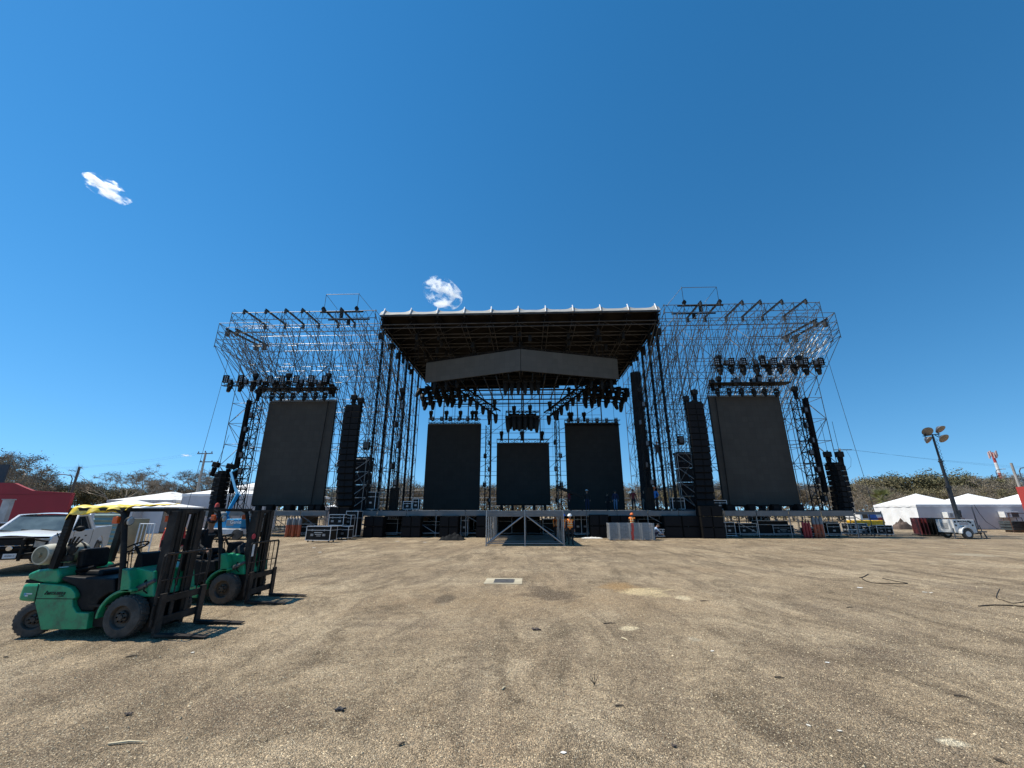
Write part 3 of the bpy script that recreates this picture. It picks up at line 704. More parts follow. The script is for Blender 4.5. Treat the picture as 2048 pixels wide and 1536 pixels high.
# right wing trusses
a, c = P(1423, 733, 35), P(1650, 730, 35)
truss("lighting_truss", "upper black lighting truss hung in front of the right scaffold tower", "truss", a, c, .36, cables=[up(a.lerp(c, k)) for k in (.06, .4, .75)])
row(HEAD, (1438, 1461, 1484, 1511, 1535, 1558, 1586, 1609, 1634), 729, 35.1, "black moving head under the upper right truss, {} from the inner end", "moving heads on the right upper truss", .98)
row(BLIND, (1434, 1463, 1487, 1525, 1549, 1578, 1611, 1642), 723, 34.7, "black multi-lamp blinder on the upper right truss, {} from the inner end", "blinders on the right upper truss")
row(WASH, (1452, 1481, 1511, 1541, 1570, 1601, 1631), 726, 34.6, "small black wash light on the upper right truss, {} from the inner end", "wash lights on the right upper truss", .9)
row(HOIST, (1438, 1524, 1598), 720, 35, "bulky black chain hoist above the upper right truss, {} from the inner end", "chain hoists", .85)
a, c = P(1415, 780, 35.6), P(1562, 778, 35.6)
truss("lighting_truss", "lower black lighting truss just above the right video wall", "truss", a, c, .5, cables=[up(a.lerp(c, k)) for k in (.1, .9)])
MB().box(((a.x+c.x)/2+.3, 35.2, a.z+.42), (c.x-a.x+.4, .9, .08)).build("truss_shelf", black); tag(col.objects[-1], "thin black shelf lying along the lower truss above the right video wall", "shelf")
row(HEAD, (1434, 1457, 1482, 1506, 1528, 1551), 777, 35.4, "black moving head just above the right video wall, {} from the inner side", "moving heads above the right video wall", .75)
row(WASH, (1469, 1476, 1505, 1517, 1543), (766, 764, 764, 760, 764), 35.2, "black wash light on top of the lower right truss, {} from the inner side", "wash lights above the right video wall", 1.15)
row(HOIST, (1424, 1438, 1518), (768, 762, 758), 35.4, "black chain hoist lifting the lower right truss, {} from the inner end", "chain hoists", .8)
# upright trusses with black panels at the outer edges of the big walls
for s, (b0, t0), (b1, t1), nm in ((-1, ((470, 1008), (515, 800)), ((462, 992), (500, 800)), "left"), (1, ((1640, 1008), (1596, 796)), ((1656, 990), (1605, 796)), "right")):
    p, q_ = P(*b0, 35.4), P(*t0, 35.4); xm_ = (p.x+q_.x)/2; p.x = q_.x = xm_
    tr = truss("upright_truss", f"black upright truss standing at the outer edge of the {nm} video wall", "truss", (xm_, 35.4, DECK), (xm_, 35.4, q_.z), .80, blackst, r=.05, step=.9)
    MB().bx(-.95, .95, -.9, .9, .0, .06).build("base_plate", black, tr)
    p2, q2 = P(*b1, 35.0), P(*t1, 35.0); xa = (p2.x+q2.x)/2
    o = thing("edge_panel", f"tall narrow black panel hung beside the {nm} upright truss", "panel", (xa+.12*s, 35.0, p2.z+.2))
    MB().bx(-.14, .14, -.05, .3, 0, q2.z-p2.z-.2).build("panel", blackm, o); MB().tube((0, .1, q2.z-p2.z-.2), (0, .1, q2.z-p2.z+.5), .02, 5).build("hanging_strap", black, o)
    k = 0
    for z in (2.9, 4.3, 5.2, 6.6, 7.6, 8.9, 10.2):
        WASH.put((xm_+.12*((-1)**k), 34.95, z), f"black wash light on the outer {nm} upright truss, {ORD[k]} from the deck", (0, 0, rnd.uniform(-.5, .5)), .95, f"wash lights on the {nm} upright truss"); k += 1
    HOIST.put((xm_-.1*s, 35.4, q_.z+.6), f"black chain hoist on top of the upright truss beside the {nm} video wall", (0, 0, 0), .9, "chain hoists")
# line arrays
def mk_array(n, wd, ht, dp, curve, tilt0):
    def f():
        o = thing("line_array", "", "line array"); z = 0; y = 0
        for k in range(n):
            t = tilt0+curve*k/n
            c = Vector((0, y+math.sin(t)*ht/2, z-math.cos(t)*ht/2))
            cb = MB(Matrix.Translation(c) @ Matrix.Rotation(-t, 4, 'X'))
            cb.prism([(-wd/2, 0), (wd/2, 0), (wd*.38, dp), (-wd*.38, dp)], -ht/2+.012, ht/2-.012, 'z'); e = cb.build("speaker_cabinet", spk, o, bevel=.015)
            gq = MB(Matrix.Translation(c) @ Matrix.Rotation(-t, 4, 'X'))
            gq.box((-wd*.255, -.012, 0), (wd*.44, .024, ht*.82)); gq.box((wd*.255, -.012, 0), (wd*.44, .024, ht*.82)); gq.build("grille", grille, e)
            y += math.sin(t)*ht; z -= math.cos(t)*ht
        q = MB(); q.box((0, dp*.5, .08), (wd*.9, dp*.9, .12)); q.box((0, dp*.5, .2), (.2, dp*1.1, .14)); q.build("flying_frame", blackst, o)
        return o
    return f
MAIN = Proto(mk_array(16, 1.42, .52, .75, .34, -.10))
pl, pr = P(706, 812, 33.6), P(1389, 806, 33.6)
MAIN.put(pl, "tall black main line array hanging to the right of the left video wall", (0, 0, R(-3)), 1.0, "main line arrays")
MAIN.put(pr, "tall black main line array hanging to the left of the right video wall", (0, 0, R(3)), 1.0, "main line arrays")
for i, (u, v, Y, t) in enumerate(((708, 800, 33.9, "left main line array, left one of two"), (721, 806, 33.9, "left main line array, right one of two"), (1389, 790, 33.9, "right main line array, right one of two"), (1373, 803, 33.9, "right main line array, left one of two"))):
    HOIST.put(P(u, v, Y), "black chain hoist above the "+t, (0, 0, rnd.uniform(-.6, .6)), .95, "chain hoists")
SIDE = Proto(mk_array(9, .80, .40, .6, .22, -.05))
for u, v, Y, dz, sc_, t in ((437, 947, 35.5, -8, .92, "grey-fronted side line array nearest the left end of the deck"), (447, 947, 36.6, -16, .92, "side line array half hidden behind the one at the left end of the deck")):
    SIDE.put(P(u, v, Y), t, (0, 0, R(dz)), sc_, "side line arrays")
SIDE.put(P(1668, 931, 35.2), "side line array with louvred boxes near the right end of the deck", (0, 0, R(14)), 1.0, "side line arrays")
SIDE.put(P(1681, 931, 34.4), "outermost right side line array, hanging past the deck edge down to the cases", (0, 0, R(6)), 1.02, "side line arrays")
for u, v, Y, t in ((430, 935, 35.7, "over the left end side array, outer one"), (458, 938, 36.4, "over the left end side array, inner one"), (1680, 915, 34.6, "over the outermost right side array"), (1656, 915, 35.6, "over the louvred right side array")):
    HOIST.put(P(u, v, Y), "black chain hoist "+t, (0, R(12 if u < 900 else 0), 0), 1.0, "chain hoists")
# stacks of flown side fills in a small frame beside the main arrays
for s, u, Y, nm in ((-1, 726, 36.5, "left"), (1, 1369, 36.5, "right")):
    a = P(u, 918 if s < 0 else 908, Y); o = thing("speaker_tower", f"stack of big black speaker boxes in a scaffold frame behind the {nm} main line array", "speaker stack", (a.x, Y, DECK)); H = a.z-DECK
    for k in range(4):
        e = MB().bx(-.62, .62, 0, .9, H*k/4+.03, H*(k+1)/4-.05).build("speaker_cabinet", spk, o, bevel=.02); MB().bx(-.55, .55, -.02, .0, H*k/4+.09, H*(k+1)/4-.11).build("grille", grille, e)
    T = Tubes(o, al); oo = Vector(o.location)
    for k in range(5):
        T.add("ledger", oo+Vector((-.68, -.08, H*k/4)), oo+Vector((.68, -.08, H*k/4)), .03)
        if k < 4: T.add("brace", oo+Vector((.66*s, -.1, H*k/4+.1)), oo+Vector((-.66*s, -.1, H*(k+1)/4-.05)), .035)
    for x in (-.68, .68): T.add("post", oo+Vector((x, -.06, 0)), oo+Vector((x, -.06, H)), .03)
    T.done(); MB().bx(-.7, .7, -.05, .95, H, H+.18).build("roof_board", black, o)
    WASH.put((a.x-.2*s, Y, a.z+1.2), f"black lamp above the {nm} stack of side fill speakers", (0, 0, 0), 1.5)
# ---- centre rig
def podtruss(txt, a, c, s=.4, r=.045): return truss("lighting_truss", txt, "truss", a, c, s, r=r, cables=[up(Vector(a).lerp(Vector(c), k), 17.8) for k in (.12, .88)])
for s, (u0, v0), (u1, v1), nm in ((-1, (915, 772), (995, 826), "left"), (1, (1172, 770), (1094, 829), "right")):
    a, c = P(u0, v0, 43), P(u1, v1, 41)
    podtruss(f"black lighting truss sloping down towards the centre, {nm} side of the stage", a, c, .62, .075)
    for k in range(7):
        t = .06+.9*k/6; p = a.lerp(c, t); BEAM.put((p.x, p.y-.1, p.z-.3), f"black beam light under the sloping {nm} truss, {ORD[k]} from the top", (0, 0, rnd.uniform(-.3, .3)), 1.25, f"beam lights on the {nm} sloping truss").scale.z = .85
    for k, t in enumerate((.1, .45, .93)):
        p = a.lerp(c, t); HOIST.put((p.x, p.y, p.z+.75), f"black chain hoist above the sloping {nm} truss, {ORD[k]} from the top", (0, 0, 0), .8, "chain hoists")
    # thick pod of lamps further out
    a, c = P(846 if s < 0 else 1248, 790, 43), P(918 if s < 0 else 1172, 784, 43)
    o = podtruss(f"dense black lighting pod truss above the {nm} rear video wall", a, c, .9, .09)
    k = 0
    for j in range(4):
        for i in range(6):
            p = a.lerp(c, i/5); k += 1
            BEAM.put((p.x, p.y-1.2+.9*j, p.z+.35-.28*j+.25*math.sin(i/5*3.14)), f"beam light in the {nm} lamp pod, {ORD[j]} row, {ORD[i]} from the outer side", (R(rnd.uniform(-22, 8)), R(rnd.uniform(-12, 12)), rnd.uniform(-.4, .4)), 1.45, f"beam lights of the {nm} lamp pod").scale.z = .95
    q = MB()
    for j in range(4): q.tube(a+Vector((0, -1.2+.9*j, .35-.28*j)), c+Vector((0, -1.2+.9*j, .35-.28*j)), .07, 6)
    q.build("pod_bars", blackst); tag(col.objects[-1], f"four black cross bars carrying the {nm} lamp pod", "bar frame")
    HOIST.put(P(905 if s < 0 else 1213, 775, 42.6), f"black chain hoist over the {nm} lamp pod", (0, 0, 0), 1.0, "chain hoists")
# truss lights over each rear wall
for u0, u1, v, Y, nm, hs_ in ((858, 961, 842, 45.6, "left rear", (862, 893, 921, 945, 952)), (994, 1099, 883, 46.2, "central", (1003, 1044, 1084)), (1129, 1240, 845, 45.6, "right rear", (1139, 1143, 1168))):
    a, c = P(u0, v, Y), P(u1, v, Y)
    truss("lighting_truss", f"short truss lying along the top of the {nm} video wall", "truss", a, c, .5, galvdull if nm == "central" else blackst, cables=[up(a.lerp(c, k), 17.5) for k in (.1, .5, .9)])
    for k, u in enumerate(hs_): HOIST.put(P(u, v-13, Y), f"black chain hoist above the {nm} video wall truss, {ORD[k]} from the left", (0, 0, rnd.uniform(-1, 1)), .85, "chain hoists")
    if nm != "central":
        row(WASH, [u0+8+(u1-u0-16)*k/5 for k in range(6)], v-4, Y-.3, "black wash light on the "+nm+" video wall's truss, {} from the left", f"wash lights on the {nm} truss", .9)
# centre pods
a, c = P(1006, 768, 38), P(1082, 768, 38)
podtruss("short black truss under the point of the LED fascia", P(1006, 758, 38), P(1082, 758, 38), .5)
row(BEAM, (1011, 1024, 1037, 1050, 1063, 1076), 762, 37.8, "big black beam light under the point of the LED fascia, {} from the left", "beam lights under the fascia point", 1.25)
row(BEAM, (1016, 1044, 1070), 757, 39.2, "big beam light in the back row under the fascia point, {} from the left", "beam lights under the fascia point", 1.2)
row(BEAM, (870, 893, 915, 1150, 1182, 1203, 1222), (764, 762, 758, 758, 759, 760, 762), 38.5, "beam light under the rear edge of the LED fascia, {} from the left", "beam lights under the fascia edge", .85)
podtruss("short black truss carrying the central cluster of beam lights", P(1012, 829, 42), P(1078, 829, 42), .6)
row(BEAM, (1016, 1028, 1039, 1051, 1062, 1073), (832, 830, 830, 830, 830, 832), 41.6, "big beam light in the central cluster's front row, {} from the left", "beam lights of the central cluster", 1.5)
row(BEAM, (1021, 1034, 1045, 1057, 1068), 828, 42.6, "big beam light in the central cluster's back row, {} from the left", "beam lights of the central cluster", 1.5)
for k, (u, v) in enumerate(((1028, 820), (1060, 818))): HOIST.put(P(u, v, 42), f"black chain hoist over the central lamp cluster, {'left' if k == 0 else 'right'} one", (0, 0, 0), .85, "chain hoists")
p0 = P(1044, 879, 45); MB().tube((p0.x, 45, p0.z), (p0.x, 45, 17.6), .07, 8).build("hanging_pole", black); tag(col.objects[-1], "black pole hanging above the central video wall", "pole")
# upright trusses between the rear walls
for s, u, v, nm in ((-1, 974, 851, "left"), (1, 1117, 842, "right")):
    x = PX(u, 44.5, 1000 if s < 0 else 960); zt = P(u, v, 44.5).z
    tr = truss("upright_truss", f"thin black upright truss {nm} of the small central video wall", "truss", (x, 44.5, DECK+.05), (x, 44.5, zt), .5, black, step=.7)
    MB().bx(-.5, .5, -.4, .4, 0, .05).build("base_plate", black, tr)
    HOIST.put((x+.1, 44.4, zt+.7), f"black chain hoist on top of the upright truss {nm} of the central wall", (0, 0, 0), .85, "chain hoists")
    for k, z in enumerate((3.0, 4.6, 6.2, 7.6, 9.0)): WASH.put((x+.25*(1 if k % 2 else -1)*s, 44.1, z), f"wash light on the upright truss {nm} of the central wall, {ORD[k]} from the deck", (0, 0, rnd.uniform(-1, 1)), .9, f"wash lights on the {nm} centre upright")
# black pole with lamps near the roof scaffold fronts
for s, u, nm in ((-1, 787, "left"), (1, 1300, "right")):
    x = PX(u, 35.2, 1000); tr = truss("upright_truss", f"black lamp-studded upright truss in front of the {nm} roof scaffold", "truss", (x, 35.2, DECK+.05), (x, 35.2, P(u, 800, 35.2).z), .45, black, step=.8)
    MB().bx(-.5, .5, -.4, .4, 0, .05).build("base_plate", black, tr); MB().bx(-.35, .35, -.1, .3, .05, 1.8).build("control_box", black, tr, bevel=.02)
    for k, z in enumerate((4.2, 5.6, 7.4, 9.2, 10.8)): WASH.put((x+.2*(-1)**k, 34.8, z), f"wash light on the upright truss by the {nm} roof scaffold, {ORD[k]} from the deck", (0, 0, rnd.uniform(-1, 1)), 1.0, f"wash lights by the {nm} roof scaffold")
    HOIST.put((x, 35.2, P(u, 796, 35.2).z+.5), f"black chain hoist on the upright truss by the {nm} roof scaffold", (0, 0, 0), .9, "chain hoists")

# ------------------------------------------------------------------ subwoofers, cases and boxes
def mk_sub():
    o = thing("subwoofer", "", "subwoofer"); MB().bx(-.34, .34, 0, .9, .03, .97).build("cabinet", spk, o, bevel=.015)
    MB().bx(-.31, .31, -.02, .0, .08, .92).build("grille", grille, o)
    q = MB()
    for x in (-.3, .3):
        for y in (.06, .84): q.box((x, y, .015), (.06, .06, .03))
    q.build("feet", black, o); return o
SUB = Proto(mk_sub)
def subs(u0, u1, v0, Y, txt, cols=2, rows=2):
    x0, x1 = PX(u0, Y, 1050), PX(u1, Y, 1050); zt = P((u0+u1)/2, v0, Y).z; k = zt/rows/.98; w_ = (x1-x0)/cols
    for i in range(cols):
        for j in range(rows):
            o = SUB.put((x0+w_*(i+.5), Y, j*zt/rows), f"subwoofer {txt}, {'left' if i == 0 else 'right'} column, "+(("lower", "upper")[j] if rows == 2 else ORD[j]+" up"), (0, 0, 0), 1, "subwoofers along the stage front")
            o.scale = (w_/.70, 1, zt/rows/.98)
subs(655, 695, 1014, 33.0, "stack rising above the deck by the left video wall", 2, 3)
subs(727, 766, 1033, 33.3, "stack under the main stage's left end")
subs(803, 841, 1033, 33.3, "in the second stack under the main stage front")
subs(879, 916, 1033, 33.3, "stack left of the tall upright case")
subs(952, 971, 1031, 33.5, "stack hidden by the forestage's left legs", 1)
subs(1180, 1218, 1029, 33.6, "stack right of the tall paired cases")
subs(1222, 1262, 1031, 33.6, "stack behind the grey barrier frames")
subs(1328, 1402, 1031, 33.5, "stack under the main stage's right end")
subs(1404, 1449, 1012, 33.0, "stack rising above the deck by the right video wall", 2, 3)
CASES = 0
def case(txt, W, D, H, u=None, v=None, Y=None, z=0.0, rz=0.0, loc=None, wheels=True, logo=False, handles=2):
    if loc is None:
        loc = G(u, v, z) if Y is None else Vector((PX(u, Y, v), Y, z))
    o = thing("flight_case", txt, "flight case", (loc.x, loc.y, z), rz, "flight cases around the stage"); h0 = .13 if wheels else .01
    MB().bx(-W/2, W/2, -D/2, D/2, h0, H).build("body", caseb, o)
    q = MB(); t = .035
    for x in (-W/2, W/2):
        for y in (-D/2, D/2): q.box((x, y, (H+h0)/2), (t, t, H-h0+.004))
    for z2 in (h0, H, h0+(H-h0)*.72):
        tt = t if z2 in (h0, H) else t*.7
        for y in (-D/2, D/2): q.box((0, y, z2), (W+.004, tt*.9, tt))
        for x in (-W/2, W/2): q.box((x, 0, z2), (tt*.9, D+.002, tt*.98))
    q.build("edging", caseal, o)
    for k in range(handles):
        q = MB(); x = W*((k+.5)/handles-.5); q.box((x, -D/2-.012, h0+(H-h0)*.38), (.2, .02, .14)); q.box((x, -D/2-.012, h0+(H-h0)*.72), (.09, .03, .11))
        q.build("latch", mat("zinc latch plate", (.3, .3, .31), .4, .6), o)
    if logo:
        q = MB(); q.box((0, -D/2-.006, h0+(H-h0)*.55), (W*.34, .008, .05)); q.box((0, -D/2-.006, h0+(H-h0)*.42), (W*.26, .008, .035)); q.box((W*.03, -D/2-.006, h0+(H-h0)*.31), (W*.18, .008, .03)); q.build("stencil", mat("faded white stencil", (.45, .45, .44), .7), o)
    if wheels:
        q = MB()
        for x in (-W/2+.12, W/2-.12):
            for y in (-D/2+.12, D/2-.12): q.lathe((x-.02, y, .055), (1, 0, 0), [(0, .055), (.04, .055)], 8); q.box((x, y, .115), (.09, .09, .03))
        q.build("castors", blackst, o)
    return o
case("low wide flight case with white stencil, nearest of the pile left of the stage", 1.75, .75, 1.0, 641, 1084, logo=True, rz=R(-8))
case("flight case behind the stencilled one, lower left of the pile", .75, .7, .95, 667, 1080, rz=R(-5), handles=1)
case("flight case at the lower right of the pile left of the stage", .9, .7, .9, 688, 1079, rz=R(-5), handles=1)
pp = G(672, 1078); case("flight case stacked on top of the pile left of the stage, left one", 1.1, .7, .75, z=.96, loc=pp, wheels=False, handles=2)
pp = G(691, 1077); case("flight case stacked on top of the pile left of the stage, right one", .8, .7, .75, z=.91, loc=pp, wheels=False, handles=2)
case("tall narrow flight case behind the pile left of the stage", .95, .8, 1.95, 704, 1075, rz=R(-4), handles=1)
case("tall upright two-part flight case left of the forestage", .55, .6, 1.65, 929, 1073, handles=1)
case("tall upright flight case right of the forestage, left one of the pair", .55, .6, 1.75, 1156, 1072, handles=1)
case("tall upright flight case right of the forestage, right one of the pair", .55, .6, 1.75, 1170, 1072, handles=1)
case("small square flight case between the paired upright cases and the barrier frames", .8, .6, .95, 1195, 1074, handles=1)
for k, u in enumerate((1306, 1318, 1331, 1344)): case(f"small square flight case in the row behind the barrier frames, {ORD[k]} from the left", .5, .6, .62, u, 1075.5, handles=1)
case("flight case with a white stencil under the right end of the main stage", 1.55, .8, .98, 1396, 1075, logo=True)
case("flight case behind the stencilled one under the right end of the main stage", .8, .6, .95, 1411, 1073.5, handles=1)
case("flight case right of the tall subwoofer stack under the right wing", .9, .7, 1.1, 1457, 1074, handles=1)
case("wide flight case in front of the right wing, left of the stencilled low one", 1.4, .8, 1.0, 1494, 1072.5)
case("flight case half behind the wide one under the right wing", .9, .7, .8, 1523, 1072, handles=1)
pp = G(1515, 1068); case("flight case on top of the row under the right wing, left one", .75, .6, .7, z=1.0, loc=pp, wheels=False, handles=1)
pp = G(1533, 1068); case("flight case on top of the row under the right wing, right one", .75, .6, .7, z=1.0, loc=pp, wheels=False, handles=1)
case("low wide flight case with white stencil in front of the right wing", 1.65, .7, .85, 1564, 1072.5, logo=True, rz=R(3))
case("small square flight case in front of the red cylinders, left one", .6, .6, .68, 1617, 1074, handles=1)
case("small square flight case in front of the red cylinders, right one", .6, .6, .68, 1631, 1074, handles=1)
case("flight case right of the red cylinders below the right wing", 1.0, .7, 1.0, 1665, 1073, handles=1)
case("flight case at the right end of the deck, upper left of a pile of four", .85, .7, .46, z=.47, loc=G(1704, 1070), wheels=False, handles=2)
case("flight case at the right end of the deck, lower left of a pile of four", .85, .7, .46, 1704, 1070.5, handles=2)
case("flight case at the right end of the deck, upper right of a pile of four", .85, .7, .46, z=.47, loc=G(1722, 1070), wheels=False, handles=2)
case("flight case at the right end of the deck, lower right of a pile of four", .85, .7, .46, 1722, 1070.5, handles=2)
case("low dark flight case under the end bay of the deck", .9, .7, .7, 1747, 1071, handles=1)
case("long brown-faced flight case, the outermost on the right", 1.25, .6, .82, 1767, 1071.5, handles=2)
case("big black flight case on the deck left of the roof scaffold", .75, .8, 1.5, u=745, v=1000, Y=35.3, z=DECK, handles=1)
case("flight case on the deck beside the left roof masts, left one", .7, .7, .75, u=817, v=1010, Y=35.6, z=DECK, handles=1)
case("tall flight case on the deck beside the left roof masts, right one", .5, .6, .95, u=833, v=1010, Y=35.6, z=DECK, handles=1)
case("silver-edged flight case standing on the deck left of the right main line array", .95, .6, 1.0, u=1355, v=1010, Y=35.2, z=DECK, handles=0)
case("dark flight case on the deck under the right main line array", 1.1, .6, .8, u=1436, v=1005, Y=35.2, z=DECK, handles=1)
for k, u in enumerate((1456, 1502, 1549, 1597)):
    o = thing("floor_speaker", f"black wedge speaker below the right outer video wall, {ORD[k]} from the left", "speaker", (PX(u, 34.8), 34.8, DECK), rnd.uniform(-.2, .2), "wedge speakers at the wall feet")
    MB().prism([(-.3, 0), (.3, 0), (.3, .25), (.0, .5), (-.3, .5)], -.28, .28, 'x').build("cabinet", spk, o, bevel=.015); MB().box((0, -.32, .22), (.4, .03, .3)).build("grille", grille, o)
for k, u in enumerate((541, 580, 625, 640)):
    o = thing("floor_speaker", f"black wedge speaker below the left outer video wall, {ORD[k]} from the left", "speaker", (PX(u, 34.8), 34.8, DECK), rnd.uniform(-.2, .2), "wedge speakers at the wall feet")
    MB().prism([(-.3, 0), (.3, 0), (.3, .25), (.0, .5), (-.3, .5)], -.28, .28, 'x').build("cabinet", spk, o, bevel=.015); MB().box((0, -.32, .22), (.4, .03, .3)).build("grille", grille, o)
# gas cylinders
grey_ = mat("grey cylinder paint", (.16, .17, .18), .5, 0, .2, 5); redo = mat("orange red cylinder paint", (.34, .075, .03), .5, 0, .25, 4); redx = mat("red cylinder paint", (.30, .02, .02), .5, 0, .2, 4)
def cyl(u, Y, lab, H, r, mt, grp, two=None):
    o = thing("gas_cylinder", lab, "gas cylinder", (PX(u, Y), Y, 0), 0, grp)
    MB().lathe((0, 0, .02), (0, 0, 1), [(0, r*.95), (.03, r), (H*.60, r)], 14).build("body", mt, o, smooth=True)
    MB().lathe((0, 0, H*.60+.02), (0, 0, 1), [(0, r), (H*.24, r), (H*.32, r*.7), (H*.36, r*.35)], 14).build("shoulder", two or mt, o, smooth=True)
    MB().lathe((0, 0, H*.95), (0, 0, 1), [(0, r*.3), (.06, r*.3), (.07, r*.55), (.13, r*.55)], 8).build("valve", blackst, o)
for k, u in enumerate((580.5, 586, 592, 598, 604)): cyl(u, 33.3+.18*(k % 2), f"grey-topped orange gas cylinder under the left wing, {ORD[k]} from the left", 1.5, .13, redo, "orange gas cylinders", grey_)
for k, u in enumerate((1600, 1606, 1612)): cyl(u, 33.9, f"red gas cylinder under the right wing, {ORD[k]} from the left", 1.2, .10, redx, "red gas cylinders")
for k, u in enumerate((1622, 1629, 1636)): cyl(u, 34.1, f"grey-topped orange gas cylinder under the right wing, {ORD[k]} from the left", 1.6, .12, redo, "orange gas cylinders on the right", grey_)
# pile of aluminium barrier frames
p, q_ = G(1221, 1081), G(1309, 1081); W = q_.x-p.x; ggrey = mat("grey aluminium frame", (.30, .31, .315), .5, .2, .2, 6)
for k in range(12):
    z = .05+k*.092
    o = thing("barrier_frame", f"grey perforated barrier frame with a red mark, {ORD[k]} from the pile's bottom", "barrier", (p.x+W/2+rnd.uniform(-.012, .012), p.y+rnd.uniform(-.012, .012), z), 0, "grey barrier frames in a pile")
    q = MB(); q.bx(-W/2, W/2, 0, .05, 0, .024); q.bx(-W/2, W/2, 0, .05, .060, .085); q.bx(-W/2, W/2, 1.1, 1.15, 0, .085)
    for j in range(22): q.bx(-W/2+W*j/21.5, -W/2+W*j/21.5+.05, .012, .048, .024, .060)
    for j in range(5): q.bx(-W/2+W*j/4-.03 if j else -W/2, -W/2+W*j/4+.03, .05, 1.1, .01, .07)
    q.build("rails", ggrey, o)
    q = MB()
    for x in (-W/2, W/2): q.lathe((x, .06, -.005), (0, 0, 1), [(0, .06), (.09, .06)], 8)
    q.build("end_posts", ggrey, o)
    MB().bx(-.06+.03*(k > 5), .12+.03*(k > 5), -.004, .004, .002, .086).build("red_mark", mat("red paint mark", (.6, .06, .04), .6), o)
o = thing("pallet_foot", "low foot rails under the pile of grey barrier frames", "rail", (p.x+W/2, p.y, 0)); MB().bx(-W*.42, -W*.38, 0, 1.1, 0, .05).build("rail", galvdull, o); MB().bx(W*.38, W*.42, 0, 1.1, 0, .05).build("rail", galvdull, o)
# heap of black tarpaulin
def tarp(u0, u1, v, H, lab, mt, dp=.9):
    p, q_ = G(u0, v), G(u1, v); W = q_.x-p.x
    def f(a, c):
        e = max(0, math.sin(a*math.pi))**.6*max(0, math.sin(c*math.pi))**.5
        return (p.x+W*a, p.y+dp*c, .005+H*e*(.45+.9*abs(noise.noise(Vector((a*5+u0, c*3, 1.3))))+.15*noise.noise(Vector((a*14, c*9+u0, 4)))))
    o = MB().grid(f, 46, 18).build("tarpaulin_heap", mt, smooth=True); tag(o, lab, "tarpaulin")
tarp(876, 927, 1081, .55, "crumpled black plastic sheet heap on the dirt before the stage", mat("black plastic sheet", (.014, .015, .016), .8, 0, .3, 4, spec=.08), 1.3)
tarp(1463, 1478, 1073, .28, "small crumpled pale blue cloth under the right wing", mat("pale blue cloth", (.25, .33, .42), .8, 0, .2, 5), .6)
tarp(1164, 1206, 1077, .12, "scattered white cable ties and rags beside the forestage", mat("white rags", (.6, .6, .58), .8, 0, .3, 9), .6)
tarp(1435, 1447, 1010, .5, "x", blackm, .6) if False else None
# things behind and below the stage: mesh fence panels, wooden panels, stairs
fence_m = mat("green mesh fence", (.10, .16, .07), .7, 0, .3, 3)
for k, (u0, u1) in enumerate(((536, 575), (625, 655))):
    x0, x1 = PX(u0, 38.6), PX(u1, 38.6); o = thing("mesh_fence_panel", f"green wire mesh fence panel behind the left wing, {'left' if k == 0 else 'right'} one", "fence", (x0, 38.6, 0)); W = x1-x0
    q = MB()
    for i in range(int(W/.12)+1): q.tube((i*.12, 0, .1), (i*.12, 0, 1.9), .006, 4, caps=False)
    for j in range(10): q.tube((0, 0, .1+j*.2), (W, 0, .1+j*.2), .006, 4, caps=False)
    q.build("wire_mesh", fence_m, o); MB().tube((0, 0, 0), (0, 0, 2), .03).build("post", galvdull, o); MB().tube((W, 0, 0), (W, 0, 2), .03).build("post", galvdull, o)
wood = mat("brown plywood", (.22, .13, .07), .7, 0, .3, 2)
for k, (u, w_, h_) in enumerate(((646, 1.6, 1.5), (843, 1.3, 1.6), (1000, 1.2, 1.7), (1038, 1.8, 1.5), (1085, .9, 1.1))):
    o = thing("plywood_sheet", f"brown plywood panel standing in the dark under the deck, {ORD[k]} from the left", "panel", (PX(u, 40), 40+.2*k if u > 700 else 37.6, .05), 0, "plywood panels under the deck"); MB().bx(-w_/2, w_/2, 0, .03, 0, h_).build("board", wood, o); MB().bx(-w_/2, w_/2, .03, .08, h_*.4, h_*.4+.08).build("batten", wood, o)
for k, (u, Y, w_, h_, d_) in enumerate(((780, 36, 1.6, 1.3, 1), (865, 37, 1.8, 1.1, 1), (1010, 37.5, 1.2, 1.5, 1), (1065, 38, 1.3, 1.6, 1), (1100, 36.5, 1.2, 1.3, 1), (1300, 37, 2.2, 1.3, 1), (610, 36, 1.6, .9, 1), (1540, 36.3, 2.4, 1.2, .9), (1650, 36.2, 1.6, 1.1, .8), (480, 36, 1.4, 1.0, .8))):
    case(f"black trunk stored in the dark under the deck, {ORD[k]} of the stored ones", w_, d_, h_, u=u, v=1050, Y=Y, handles=0)
# black backing cloth along the rear of the understage
for k, (u0, u1) in enumerate(((770, 985), (1120, 1400))):
    x0, x1 = PX(u0, 46), PX(u1, 46); o = thing("understage_cloth", f"black cloth hung along the rear of the understage, {'left' if k == 0 else 'right'} length", "cloth", (x0, 46, 0)); W = x1-x0
    MB().grid(lambda a, c: (a*W, .06*math.sin(a*60), .02+1.75*c), 120, 2).build("cloth", blackm, o, smooth=True)
